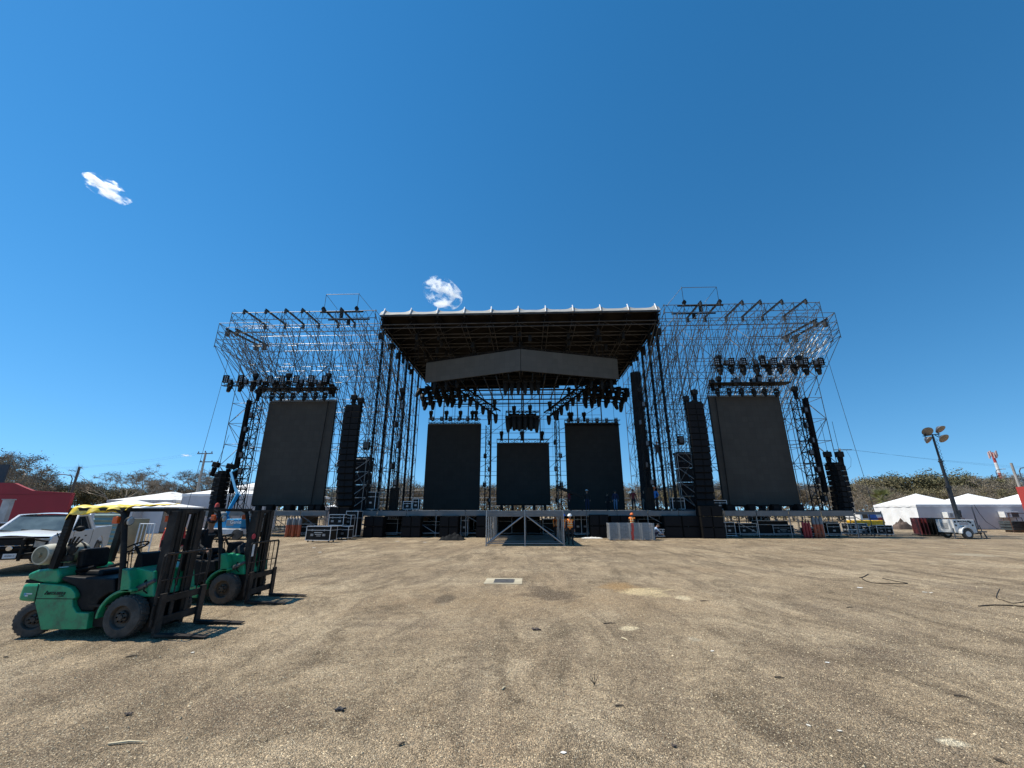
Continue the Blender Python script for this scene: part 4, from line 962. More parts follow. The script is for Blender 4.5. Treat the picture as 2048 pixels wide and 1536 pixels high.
# thin seat rows of a grandstand behind the stage
seat = mat("pale painted bench", (.42, .42, .40), .6, 0, .15, 2)
for k, (u0, u1, Y) in enumerate(((640, 1000, 72), (1045, 1330, 76))):
    x0, x1 = PX(u0, Y, 990), PX(u1, Y, 990); o = thing("grandstand", f"pale bench grandstand far behind the stage, {'left' if k == 0 else 'right'} of the central wall", "grandstand", (x0, Y, 0)); W = x1-x0
    for r_ in range(6):
        MB().bx(0, W, r_*.8, r_*.8+.35, .55+r_*.72, .68+r_*.72).build("bench_row", seat, o)
    q = MB()
    for i in range(int(W/3)+1):
        for r_ in range(6): q.bx(i*3-.03, i*3+.03, r_*.8+.1, r_*.8+.16, 0, .55+r_*.72)
        q.tube((i*3, 4.6, 0), (i*3, 4.6, 5.6), .04, 4)
    for z in (4.9, 5.55): q.tube((0, 4.6, z), (W, 4.6, z), .04, 4)
    q.build("support_frame", galvdull, o)
# ------------------------------------------------------------------ people: one skinned body, helmet / vest / hair as children
def cloth(c, k): return mat("cloth "+k, c, .85, 0, .2, 12, .2, 60)
def person(label, loc, rz, shirt, trousers, helmet=None, vest=None, pose=None, hair=True, H=1.72, shoes=(.02, .02, .02), group=None):
    J = dict(pel=(0, 0, .95), wai=(0, 0, 1.10), che=(0, .01, 1.31), nec=(0, .01, 1.47), hea=(0, -.015, 1.56), hem=(0, -.02, 1.63), het=(0, -.01, 1.70),
             shl=(.18, .01, 1.41), ell=(.24, .03, 1.14), wrl=(.25, -.06, .90), hal=(.25, -.09, .83), shr=(-.18, .01, 1.41), elr=(-.24, .03, 1.14), wrr=(-.25, -.06, .90), har=(-.25, -.09, .83),
             hil=(.095, 0, .90), knl=(.11, -.02, .50), anl=(.11, .03, .09), tol=(.12, -.13, .035), hir=(-.095, 0, .90), knr=(-.11, -.02, .50), anr=(-.11, .03, .09), tor=(-.12, -.13, .035))
    if pose: J.update(pose)
    Rr = dict(pel=.15, wai=.135, che=.155, nec=.058, hea=.082, hem=.098, het=.055, shl=.075, ell=.052, wrl=.034, hal=.036, shr=.075, elr=.052, wrr=.034, har=.036,
              hil=.105, knl=.072, anl=.052, tol=.038, hir=.105, knr=.072, anr=.052, tor=.038)
    E_ = [("pel", "wai"), ("wai", "che"), ("che", "nec"), ("nec", "hea"), ("hea", "hem"), ("hem", "het"), ("che", "shl"), ("shl", "ell"), ("ell", "wrl"), ("wrl", "hal"),
          ("che", "shr"), ("shr", "elr"), ("elr", "wrr"), ("wrr", "har"), ("pel", "hil"), ("hil", "knl"), ("knl", "anl"), ("anl", "tol"), ("pel", "hir"), ("hir", "knr"), ("knr", "anr"), ("anr", "tor")]
    for s in "lr":
        h = Vector(J["ha"+s]); wv = Vector(J["wr"+s]); d = (h-wv).normalized(); sd = d.cross(Vector((1, 0, 0) if abs(d.x) < .8 else (0, 0, 1))).normalized(); fw = d.cross(sd)
        for k, (off, ln) in enumerate(((-.030, .062), (-.010, .075), (.010, .072), (.030, .055))):
            J[f"f{s}{k}"] = tuple(h+sd*off+d*ln*.55+fw*.008); J[f"g{s}{k}"] = tuple(h+sd*off*1.1+d*ln+fw*.03); Rr[f"f{s}{k}"] = .010; Rr[f"g{s}{k}"] = .008
            E_ += [("ha"+s, f"f{s}{k}"), (f"f{s}{k}", f"g{s}{k}")]
        J[f"t{s}"] = tuple(wv.lerp(h, .6)+sd*-.06+fw*.02); Rr[f"t{s}"] = .011; E_.append(("ha"+s, f"t{s}"))
    names = list(J); me = bpy.data.meshes.new("body"); me.from_pydata([J[k] for k in names], [(names.index(a), names.index(b)) for a, b in E_], [])
    o = bpy.data.objects.new("body_skin", me); col.objects.link(o)
    md = o.modifiers.new("s", 'SKIN'); o.modifiers.new("u", 'SUBSURF').levels = 1
    for i, k in enumerate(names): me.skin_vertices[0].data[i].radius = (Rr[k]*.92, Rr[k]*(.80 if k in ("che", "wai", "pel") else .92)); me.skin_vertices[0].data[i].use_root = (k == "pel")
    dg = bpy.context.evaluated_depsgraph_get(); m2 = bpy.data.meshes.new_from_object(o.evaluated_get(dg)); bpy.data.objects.remove(o)
    sk, sh, tr, bt = skin_, shirt, trousers, mat("dark boots", (.03, .025, .02), .7)
    for m in (sk, sh, tr, bt): m2.materials.append(m)
    seg = []
    for a, b in E_:
        if a[0] in "fgt" and len(a) == 3 and a[1] in "lr" and a not in ("tol", "tor"): mi = 0
        elif b[:2] in ("wr",) or b[:2] in ("el", "sh") or b in ("wai", "che"): mi = 1
        elif b in ("hil", "hir", "knl", "knr", "anl", "anr"): mi = 2
        elif b in ("tol", "tor"): mi = 3
        else: mi = 0
        seg.append((Vector(J[a]), Vector(J[b]), mi, b))
    torso = []
    for p in m2.polygons:
        c = p.center; best = None
        for a, b, mi, nm in seg:
            d = b-a; t = max(0, min(1, (c-a).dot(d)/max(1e-9, d.length_squared))); dd = (c-(a+d*t)).length-.5*(Rr.get(nm, .03))
            if best is None or dd < best[0]: best = (dd, mi, nm, t)
        p.material_index = best[1]; p.use_smooth = True
        if best[2] == "nec" and best[3] < .6: p.material_index = 1
        if best[2] in ("wai", "che", "shl", "shr", "pel") or (best[2] in ("ell", "elr") and best[3] < .12) or (best[2] == "nec" and best[3] < .35): torso.append(p.index)
    o = bpy.data.objects.new("person", m2); col.objects.link(o); o.location = loc; o.rotation_euler = (0, 0, rz); s = H/1.72; o.scale = (s, s, s)
    tag(o, label, "person", group)
    hm = Vector(J["hem"]); ht = Vector(J["het"]); upv = (ht-hm).normalized(); Mh = Matrix.Translation(hm) @ upv.to_track_quat('Z', 'Y').to_matrix().to_4x4()
    q = MB(Mh); q.ell((0, -.098, -.005), (.014, .022, .024), 8, 5); q.build("nose", skin_, o, smooth=True)
    q = MB(Mh)
    for x in (-.034, .034): q.ell((x, -.083, .018), (.013, .010, .008), 8, 5)
    q.build("eyes", mat("dark eyes", (.02, .015, .01), .3), o, smooth=True)
    q = MB(Mh); q.box((0, -.085, -.045), (.045, .012, .010)); q.build("mouth", mat("lips", (.2, .07, .06), .5), o)
    q = MB(Mh)
    for x in (-.092, .092): q.ell((x, .0, .0), (.014, .024, .034), 8, 5)
    q.build("ears", skin_, o, smooth=True)
    if hair: q = MB(Mh); q.ell((0, .018, .035), (.100, .105, .085), 14, 8); q.build("hair", mat("black hair", (.012, .009, .007), .6), o, smooth=True)
    if helmet:
        q = MB(Mh); q.lathe((0, .005, .03), (0, 0, 1), [(0, .128), (.01, .124), (.05, .118), (.09, .092), (.115, .05), (.122, .01)], 16); q.lathe((0, -.03, .028), (0, 0, 1), [(0, .145), (.012, .14)], 16)
        q.build("helmet", helmet, o, smooth=True)
    if vest:
        b = bmesh.new(); b.from_mesh(m2); b.faces.ensure_lookup_table(); ts = set(torso)
        bmesh.ops.delete(b, geom=[f for f in b.faces if f.index not in ts], context='FACES'); b.normal_update()
        for v in b.verts: v.co += v.normal*.028
        vm = bpy.data.meshes.new("vest"); b.to_mesh(vm); b.free(); vm.materials.clear(); vm.materials.append(vest)
        for p in vm.polygons: p.material_index = 0; p.use_smooth = True
        vo = bpy.data.objects.new("vest", vm); col.objects.link(vo); vo.parent = o
        q = MB()
        for z in (1.08, 1.2):
            n = 20
            for i in range(n):
                a0, a1 = 2*math.pi*i/n, 2*math.pi*(i+1)/n; rx, ry = .172, .148
                q.add([(rx*math.cos(a0), ry*math.sin(a0), z), (rx*math.cos(a1), ry*math.sin(a1), z), (rx*math.cos(a1), ry*math.sin(a1), z+.03), (rx*math.cos(a0), ry*math.sin(a0), z+.03)], [(0, 1, 2, 3)])
        for x in (-.08, .08):
            for y in (-.15, .158): q.bx(x-.015, x+.015, y-.006, y+.006, 1.22, 1.40)
        q.build("reflective_bands", reflect, o)
    return o
navy = cloth((.012, .016, .05), "navy"); blk = cloth((.012, .012, .013), "black"); blue = cloth((.02, .16, .5), "blue"); jeans = cloth((.10, .17, .27), "pale jeans"); maroon = cloth((.13, .015, .02), "maroon")
grey = cloth((.16, .16, .15), "grey"); redc = cloth((.5, .03, .03), "red"); wh = mat("white helmet shell", (.78, .78, .76), .35); bh = mat("blue helmet shell", (.03, .10, .45), .35); oh = mat("orange helmet shell", (.75, .17, .03), .35)
f = G(1141, 1091)
person("person in orange vest and white helmet by the forestage's right leg, seen from behind", (f.x+.02, f.y, 0), R(170), navy, blk, wh, orange, dict(wrl=(.27, -.02, .92), hal=(.27, -.03, .84), knr=(-.12, -.06, .5), anr=(-.13, .08, .10), tor=(-.14, -.06, .035)), H=1.76)
f = G(1130, 1087); person("person in orange vest and blue helmet half hidden behind the white-helmeted worker", (f.x, f.y+.6, 0), R(200), navy, blk, bh, orange, H=1.74)
f = G(1112, 1086); person("person in black with an orange vest standing in the shade under the forestage", (f.x, f.y+.3, 0), R(90), blk, blk, None, orange, H=1.72)
def onstage(u, lab, Y, rz, *a, **k): return person(lab, (PX(u, Y, 1015), Y, DECK), R(rz), *a, **k)
onstage(1175, "person in dark clothes and a pale cap standing before the right rear video wall", 37.5, 10, blk, navy, mat("pale cap", (.5, .5, .5), .7), H=1.75)
onstage(1216, "person in black standing in the shade near the right rear video wall", 40, 20, blk, blk, H=1.6)
onstage(1232, "person in dark blue shirt and pale jeans walking on the stage", 37.5, -20, navy, jeans, pose=dict(knl=(.1, -.12, .5), anl=(.1, -.05, .09), tol=(.1, -.2, .035)))
onstage(1268, "person in maroon shirt and black trousers standing on the stage front", 36, -15, maroon, blk)
onstage(1290, "person in black shirt and grey trousers leaning on the drape with one arm out", 37, 170, blk, grey, pose=dict(elr=(-.36, -.02, 1.36), wrr=(-.55, -.06, 1.42), har=(-.62, -.06, 1.44)))
onstage(1311.5, "person in bright blue long-sleeved shirt and orange helmet on the stage edge", 35.2, 165, blue, blk, oh, pose=dict(ell=(.27, .04, 1.15), wrl=(.2, -.14, .98), hal=(.17, -.2, .95), elr=(-.27, .04, 1.15), wrr=(-.2, -.14, .98), har=(-.17, -.2, .95)), shoes=(.5, .5, .5), H=1.85)
pm = onstage(1140, "person in dark red shirt carrying a long black beam on the shoulder", 37.2, 60, maroon, blk, pose=dict(ell=(.3, -.12, 1.35), wrl=(.18, -.18, 1.52), hal=(.14, -.16, 1.58)))
o = thing("black_beam", "long black beam carried on the shoulder of the person in dark red", "beam", (PX(1141, 37.2, 1000), 37.1, DECK+1.56), 0); MB().box((0, 0, 0), (2.4, .22, .24), (0, R(22), 0)).build("beam", black, o, bevel=.02); MB().box((-1.15, 0, .47), (.12, .26, .28), (0, R(22), 0)).build("end_cap", blackst, o)
f = P(1266, 1070, 33.4); person("person in orange vest bending under the stage front behind the barrier frames", (PX(1266, 32.9, 1060), 32.9, 0), R(150), blk, blk, oh, orange, H=1.78)
crouch = dict(pel=(0, 0, .35), wai=(0, -.1, .48), che=(0, -.24, .62), nec=(0, -.34, .74), hea=(0, -.40, .80), hem=(0, -.46, .84), het=(0, -.50, .90), shl=(.18, -.28, .68), ell=(.22, -.45, .50), wrl=(.18, -.62, .36), hal=(.17, -.68, .30), shr=(-.18, -.28, .68), elr=(-.22, -.45, .5), wrr=(-.18, -.62, .36), har=(-.17, -.68, .30),
              hil=(.1, 0, .33), knl=(.15, -.38, .46), anl=(.13, -.08, .09), tol=(.14, -.24, .035), hir=(-.1, 0, .33), knr=(-.15, -.38, .46), anr=(-.13, -.08, .09), tor=(-.14, -.24, .035))
person("crouching person in blue with a blue helmet behind the barrier frames", (PX(1288, 32.5, 1060), 32.5, 0), R(60), blue, blk, bh, None, crouch, H=1.9)
person("crouching person in pale blue shirt behind the small square cases", (PX(1303, 32.3, 1060), 32.3, 0), R(80), cloth((.3, .42, .6), "pale blue"), navy, None, None, crouch, H=1.9)
climb = dict(elr=(-.26, -.12, 1.55), wrr=(-.2, -.3, 1.72), har=(-.2, -.33, 1.79), ell=(.26, -.12, 1.5), wrl=(.2, -.3, 1.6), hal=(.2, -.33, 1.66), knl=(.12, -.28, .62), anl=(.1, -.16, .24), tol=(.1, -.3, .2))
person("person in black climbing high in the roof scaffold right of the drape", (PX(1318, 34.3, 930), 34.3, P(1318, 925, 34.3).z), R(175), blk, blk, None, None, climb)

# ------------------------------------------------------------------ forklifts
FX, FY_ = -8.26, 7.82
def L_(u, v, y=-.55): p = P(u, v, FY_+y); return (p.x-FX, p.z)
fgreen = mat("worn green machine paint", (.012, .31, .135), .38, 0, .12, 2.5, dirt=(.035, .085, .055), dscale=4, damt=.75, coat=.2, bump=.12, bscale=30)
fdark = mat("grimy black machine steel", (.022, .020, .019), .55, .3, .35, 4, dirt=(.07, .055, .04), dscale=4, damt=.5, spec=.2)
mastm = mat("greasy mast steel", (.036, .031, .028), .6, .3, .4, 3, dirt=(.085, .065, .05), dscale=3, damt=.6, spec=.2)
rubber = mat("dusty tyre rubber", (.068, .060, .052), .9, 0, .4, 5, .4, 25, dirt=(.14, .12, .10), dscale=6, damt=.6)
vinyl = mat("black vinyl", (.010, .010, .011), .5, 0, .3, 6, spec=.15, dirt=(.04, .035, .03), dscale=5, damt=.5)
def text_mesh(txt, size, name, m, parent, loc, rot, shear=0, ext=.002):
    cu = bpy.data.curves.new(name, 'FONT'); cu.body = txt; cu.size = size; cu.extrude = ext; cu.align_x = 'CENTER'; cu.align_y = 'CENTER'; cu.shear = shear; cu.offset = size*.012
    t = bpy.data.objects.new(name, cu); col.objects.link(t); dg = bpy.context.evaluated_depsgraph_get(); me = bpy.data.meshes.new_from_object(t.evaluated_get(dg)); bpy.data.objects.remove(t)
    me.materials.clear(); me.materials.append(m); o = bpy.data.objects.new(name, me); col.objects.link(o); o.parent = parent; o.location = loc; o.rotation_euler = rot; return o
def wheel(parent, c, r, wd, rim=.55, lugs=26, steer=0, name="wheel"):
    M = Matrix.Translation(c) @ Matrix.Rotation(steer, 4, 'Z')
    h = wd/2; q = MB(M); q.lathe((0, -h, 0), (0, 1, 0), [(0, r*rim), (.005, r*.80), (wd*.10, r*.93), (wd*.25, r*.965), (wd*.75, r*.965), (wd*.9, r*.93), (wd-.005, r*.80), (wd, r*rim), (wd*.5, r*rim*.98), (0, r*rim)], 36, caps=False)
    t = q.build(name, rubber, parent, smooth=True)
    q = MB(M)
    for k in range(lugs):
        a = 2*math.pi*k/lugs
        for s in (-1, 1):
            aa = a+(math.pi/lugs if s > 0 else 0); c_ = Vector((math.cos(aa)*r*.966, s*wd*.19, math.sin(aa)*r*.966)); q.box(c_, (r*.05, wd*.26, r*.13), (0, -aa, 0))
    q.build("tread_lugs", rubber, t)
    q = MB(M)
    for s in (-1, 1): q.lathe((0, s*h*.98, 0), (0, -s, 0), [(0, r*rim*1.02), (.012, r*rim*.93), (.05, r*rim*.85), (.055, r*.30), (.02, r*.27), (.01, r*.13), (-.005, r*.12), (-.005, .001)], 24, caps=False)
    q.build("rim", mat("dusty steel rim", (.075, .065, .055), .55, .4, .3, 5, dirt=(.14, .11, .085), dscale=5, damt=.5), t, smooth=True)
    q = MB(M)
    for s in (-1, 1):
        for k in range(6): a = k*math.pi/3; q.lathe((math.cos(a)*r*.21, s*h*.86, math.sin(a)*r*.21), (0, s, 0), [(0, .014), (.03, .014)], 6)
    q.build("wheel_nuts", fdark, t)
    return t
def mk_fork():
    o = thing("forklift", "", "forklift")
    pr = lambda L, y=-.55: [L_(u, v, y) for u, v in L]
    MB().prism(pr([(43, 1167), (78, 1166), (76, 1180), (67, 1206), (30, 1203), (34, 1190)]), -.53, .53).build("counterweight", fgreen, o, bevel=.05)
    MB().prism(pr([(46, 1156), (50, 1147), (66, 1141), (92, 1137.5), (110, 1138), (114, 1153), (107, 1169), (78, 1167), (50, 1161)]), -.50, .50).build("rear_hood", fgreen, o, bevel=.035)
    MB().prism(pr([(46, 1160), (78, 1166), (78, 1167.5), (43, 1167)]), -.5, .5).build("vent_gap", black, o)
    MB().prism(pr([(78.5, 1167), (107, 1169), (127, 1171), (141, 1176), (149, 1186), (150, 1196), (144, 1199), (145, 1213), (152, 1225), (177, 1226), (171, 1259), (80, 1260), (75, 1234), (68, 1206), (76, 1181)]), -.545, .545).build("body_frame", fgreen, o, bevel=.012)
    q = MB(); a, c = L_(70, 1197.5), L_(148, 1197.5); q.bx(a[0], c[0], -.549, -.54, a[1]-.004, a[1]+.006); a, c = L_(77, 1168), L_(68, 1206); q.prism([(a[0]-.004, a[1]), (a[0]+.004, a[1]), (c[0]+.004, c[1]), (c[0]-.004, c[1])], -.55, -.54); q.build("panel_seams", black, o)
    MB().prism(pr([(113, 1161), (118, 1154), (150, 1156), (222, 1158), (223, 1186), (211, 1188), (192, 1200), (178, 1225), (153, 1224), (146, 1212), (145, 1200), (151, 1196), (150, 1186), (142, 1175)]), -.49, .49).build("engine_cover", vinyl, o, bevel=.03)
    MB().bx(.25, 1.70, -.45, .45, .16, .45).build("chassis", fdark, o)
    for s in (-1, 1):
        q = MB()                                  # fender over the front wheel
        n = 12; out = []; inn = []
        for k in range(n+1):
            a = R(184-k*104/n); out.append((1.56+.44*math.cos(a), .33+.42*math.sin(a))); inn.append((1.56+.40*math.cos(a), .33+.375*math.sin(a)))
        q.prism(out+inn[::-1], s*.56, s*.24); q.build("fender", fgreen, o, bevel=.01)
        q = MB(); q.prism([(1.43, .70), (1.60, .70), (1.57, .88), (1.48, 1.04), (1.37, 1.06)], s*.56, s*.34); q.build("front_cowl_side", fgreen, o, bevel=.015)
    MB().prism([(1.46, .60), (1.90, .60), (1.80, 1.0), (1.46, 1.06)], -.40, .50).build("dashboard_cowl", fgreen, o, bevel=.02)
    MB().prism([(1.22, .92), (1.45, .92), (1.36, 1.26), (1.26, 1.28)], -.22, .22).build("instrument_panel", vinyl, o, bevel=.02)
    MB().bx(.9, 1.45, -.5, .5, .46, .50).build("floor_plate", fdark, o)
    # seat
    s_ = MB().box((.24, 0, 1.17), (.14, .50, .34), (0, R(-8), 0)).build("seat_back", vinyl, o, bevel=.05); MB().bx(.24, .76, -.26, .26, .86, .99).build("seat_cushion", vinyl, o, bevel=.05)
    for y in (-.29, .29): MB().tube((.30, y, .98), (.62, y, 1.06), .03).build("armrest", vinyl, o)
    q = MB(); n = 20; cc = Vector((1.0, 0, 1.36)); ax = Vector((-.5, 0, .86)).to_track_quat('Z', 'Y').to_matrix()
    pts = [cc+ax@Vector((.18*math.cos(2*math.pi*i/n), .18*math.sin(2*math.pi*i/n), 0)) for i in range(n+1)]; q.path(pts, .014, 6)
    for k in range(3): q.tube(cc, pts[k*6+2], .010, 5)
    q.tube(cc, (1.28, 0, 1.0), .025); q.build("steering_wheel", black, o)
    q = MB(); 
    for k in range(3): q.tube((1.25, -.26-.06*k, .95), (1.2, -.26-.06*k, 1.26), .008); q.ell((1.2, -.26-.06*k, 1.27), (.018, .018, .025), 6, 4)
    q.build("levers", black, o)
    # overhead guard
    ra, rb = L_(106, 1137, -.50), L_(147, 1026, -.50); xr = rb[0]; zr = 2.02; xf = 1.16
    q = MB()
    for y in (-.50, .50):
        d = Vector((rb[0]-ra[0], 0, zr-ra[1])); q.box((ra[0]+d.x/2, y, ra[1]+d.z/2), (.10, .08, d.length), (0, math.atan2(d.x, d.z), 0))
        q.build("rear_pillar", fdark, o, smooth=True); q = MB()
        q.path([(1.40, y, .70), (1.27, y, 1.3), (1.13, y, 1.84), (1.08, y, 1.96), (.98, y, 2.01)], .045, 10)
        q.build("front_pillar", fdark, o, smooth=True); q = MB()
    q = MB()
    for y in (-.50, .50): q.box(((xr+xf)/2, y, zr), (xf-xr+.08, .07, .05))
    for k in range(8): x = xr+(xf-xr)*k/7; q.box((x, 0, zr+.005), (.05, .98, .03))
    q.box((xf, 0, zr-.01), (.07, 1.0, .06)); q.build("guard_roof", fdark, o)
    q = MB(); pz = Vector((rb[0]-ra[0], 0, zr-ra[1]))
    for k in range(9): c = Vector((ra[0], -.545, ra[1]))+pz*(.35+.06*k); q.box(c, (.085, .01, .014))
    q.build("pillar_grips", black, o)
    # lamps
    for s in (-1, 1):
        h = MB().lathe((1.26, s*.54, 1.82), (1, 0, -.1), [(-.06, .03), (-.03, .07), (0, .08), (.02, .075)], 14).build("headlight", black, o, smooth=True); MB().lathe((1.28, s*.54, 1.82), (1, 0, -.1), [(0, .07), (.015, .055)], 14).build("lens", mat("clear lamp lens", (.5, .52, .52), .12, .3, .1), h, smooth=True)
        MB().box((1.02, s*.54, 1.84), (.09, .07, .12)).build("indicator_lamp", mat("orange lamp plastic", (.85, .13, .02), .3), o, bevel=.01)
    # mast
    for s in (-1, 1):
        q = MB(); y = s*.32; q.bx(1.77, 1.93, y-.012*s-.0, y+.012*s, .06, 1.99); q.bx(1.77, 1.79, y-.075*s, y-.012*s, .06, 1.99); q.bx(1.91, 1.93, y-.075*s, y-.012*s, .06, 1.99); q.build("outer_mast_rail", mastm, o, bevel=.004)
        q = MB(); y = s*.235; q.bx(1.80, 1.95, y-.01, y+.01, .12, 2.0); q.bx(1.80, 1.82, y-.06*s, y-.01*s, .12, 2.0); q.bx(1.93, 1.95, y-.06*s, y-.01*s, .12, 2.0); q.build("inner_mast_rail", mastm, o)
        q = MB(); q.tube((1.78, s*.20, .1), (1.78, s*.20, 1.15), .038, 10); q.tube((1.78, s*.20, 1.15), (1.78, s*.20, 1.9), .022, 8); q.build("lift_cylinder", mastm, o, smooth=True)
        q = MB(); q.bx(1.905, 1.935, s*.13-.012, s*.13+.012, .5, 1.95); q.build("lift_chain", mat("oily chain", (.05, .045, .04), .4, .6, .5, 60), o)
        q = MB(); q.tube((1.55, s*.40, .70), (1.86, s*.40, .86), .035, 8); q.tube((1.60, s*.40, .73), (1.75, s*.40, .80), .05, 8); q.build("tilt_cylinder", galvdull, o, smooth=True)
    for b_ in ((1.755, 1.80, -.36, .36, 1.93, 2.0), (1.745, 1.768, -.34, .34, 1.38, 1.50), (1.75, 1.768, -.34, .34, .55, .65), (1.75, 1.768, -.34, .34, .06, .16), (1.83, 1.91, -.26, .26, 1.95, 2.012)): MB().bx(*b_).build("mast_crossbar", mastm, o)
    q = MB()
    for k, y in enumerate((-.07, -.04, .04, .07)): q.path([(1.86, y, .4), (1.87, y*1.2, 1.0), (1.88, y, 1.7), (1.9, y, 1.95)], .012, 6)
    q.path([(1.75, -.3, .9), (1.7, -.42, .85), (1.74, -.44, .7), (1.8, -.36, .62)], .012, 6); q.build("hydraulic_hoses", black, o, smooth=True)
    q = MB(); q.bx(2.03, 2.07, -.52, .52, .17, .29); q.bx(2.03, 2.07, -.52, .52, .50, .61)
    for y in (-.50, -.16, .16, .50): q.bx(2.035, 2.065, y-.035, y+.035, .29, .50)
    q.build("fork_carriage", mastm, o, bevel=.006)
    q = MB(); pts = [(2.05, -.52, .6), (2.05, -.53, 1.24), (2.05, -.50, 1.28), (2.05, .50, 1.28), (2.05, .53, 1.24), (2.05, .52, .6)]; q.path(pts, .02, 8)
    for y in (-.34, -.17, 0, .17, .34): q.tube((2.05, y, .6), (2.05, y, 1.28), .011, 6)
    q.tube((2.05, -.52, .86), (2.05, .52, .86), .011, 6); q.build("load_backrest", mastm, o, smooth=True)
    for y in (-.42, .46):
        q = MB(); q.bx(2.07, 2.115, y-.06, y+.06, .05, .66); q.prism([(2.07, .02), (2.98, .025), (2.98, .038), (2.60, .055), (2.07, .068)], y-.06, y+.06); q.build("fork", mastm, o, bevel=.004)
    wheel(o, (1.56, -.455, .325), .325, .23); wheel(o, (1.56, .455, .325), .325, .23)
    wheel(o, (0, -.44, .272), .272, .19, steer=R(22)); wheel(o, (0, .44, .272), .272, .19, steer=R(22))
    MB().bx(-.1, .1, -.35, .35, .18, .36).build("rear_axle", fdark, o)
    return o
fa = mk_fork()
FB_OFF = (-.15, 2.52)
fb = copy_tree(fa); fb.location = (FX+FB_OFF[0], FY_+FB_OFF[1], 0); fb['label'] = "green forklift with a driver at the wheel, standing behind the nearer forklift"; fb['group'] = "green forklifts"
fa.location = (FX, FY_, 0); fa['label'] = "green forklift nearest the camera, empty seat, yellow cloth on its roof"; fa['group'] = "green forklifts"
# things only the near one has
tk = MB().lathe((-.12, -.50, 1.27), (0, 1, 0), [(-.09, .135), (-.085, .155), (0, .165), (.03, .17), (.56, .17), (.62, .14), (.66, .05)], 20).build("gas_tank", mat("cream gas tank paint", (.58, .55, .44), .45, 0, .1, 4, dirt=(.2, .16, .1), dscale=6), fa, smooth=True)
q = MB(); q.lathe((-.12, -.593, 1.27), (0, 1, 0), [(0, .13), (.06, .12), (.061, .03)], 20); q.tube((-.12, -.62, 1.27), (-.12, -.50, 1.27), .035); q.build("tank_end", mat("rusty tank end", (.20, .17, .10), .6, 0, .4, 8), tk, smooth=True)
q = MB()
for y in (-.35, .0): q.bx(-.16, .06, y-.02, y+.02, 1.06, 1.12); q.lathe((-.12, y-.02, 1.27), (0, 1, 0), [(0, .178), (.04, .178)], 20)
q.build("tank_straps", fdark, tk)
ink = mat("black lettering", (.01, .01, .01), .5)
a = L_(112, 1187); text_mesh("MITSUBISHI", .062, "lettering", ink, fa, (a[0], -.552, a[1]), (R(90), 0, 0), .25)
a = L_(122, 1192); text_mesh("forklift", .03, "lettering", ink, fa, (a[0], -.552, a[1]), (R(90), 0, 0), .25)
a = L_(93, 1186); q = MB(Matrix.Translation((a[0], -.551, a[1])))
for dx, dz in ((0, .018), (-.02, -.012), (.02, -.012)): q.prism([(dx-.012, dz), (dx, dz+.02), (dx+.012, dz), (dx, dz-.02)], -.003, .003)
q.build("emblem", ink, fa)
a = L_(48, 1189); text_mesh("25", .05, "number_decal", mat("pale blue decal", (.2, .45, .75), .5), fa, (a[0], -.535, a[1]), (R(90), 0, 0))
q = MB(); a = L_(56, 1188); q.box((a[0], -.532, a[1]), (.10, .004, .018)); a = L_(50, 1192); q.box((a[0], -.532, a[1]), (.05, .004, .02)); q.build("sticker", mat("white sticker", (.7, .7, .7), .5), fa)
# glove hung on the near pillar
o = thing("work_glove", "worn dark work glove hanging from the rear roof pillar of the near forklift", "glove", (FX+.06, FY_-.28, 1.32))
q = MB(); q.ell((0, 0, 0), (.09, .04, .11), 10, 7)
for k, (dx, ln) in enumerate(((-.06, .11), (-.02, .14), (.025, .135), (.065, .10))):
    a0 = Vector((dx, 0, .08)); q.tube(a0, a0+Vector((dx*.7+.07, -.02, ln)), .020, 8, .015); q.ell(a0+Vector((dx*.7+.07, -.02, ln)), (.017, .017, .017), 6, 4)
q.tube((.08, 0, -.03), (.15, -.02, .05), .021, 8, .016); q.lathe((0, 0, -.08), (0, 0, -1), [(0, .075), (.1, .085)], 10)
q.build("glove", mat("worn glove cloth", (.045, .04, .035), .9, 0, .5, 20), o, smooth=True); q = MB(); q.tube((0, -.0, -.18), (-.12, -.2, .30), .008); q.build("cord", black, o)
# yellow cloth
xr_ = L_(147, 1026, -.50)[0]
def yc(a, c):
    x = xr_-.06+1.08*a; y = -.60+1.2*c; n_ = noise.noise(Vector((a*3.1, c*2.7, 3)))*.5+.5; z = 2.05+.04*n_+.03*math.sin(math.pi*a)*math.sin(math.pi*c)*n_+.025*noise.noise(Vector((a*11, c*9, 1)))+.05*c*a
    if c < .10: k = (.10-c)/.10; y = -.52-.035*k-.03*k*math.sin(a*19); z -= k*(.10+.05*math.sin(a*5+.6)); x += .02*math.sin(a*23)*k
    if a < .05: z -= (.05-a)*2.2
    return (x+FX, y+FY_, z)
tag(MB().grid(yc, 80, 60).build("yellow_cloth", mat("yellow plastic cloth", (.85, .58, .02), .5, 0, .12, 5, dirt=(.9, .8, .5), dscale=7, damt=.5), smooth=True, solid=.004), "crumpled bright yellow cloth spread over the roof of the near forklift", "cloth")
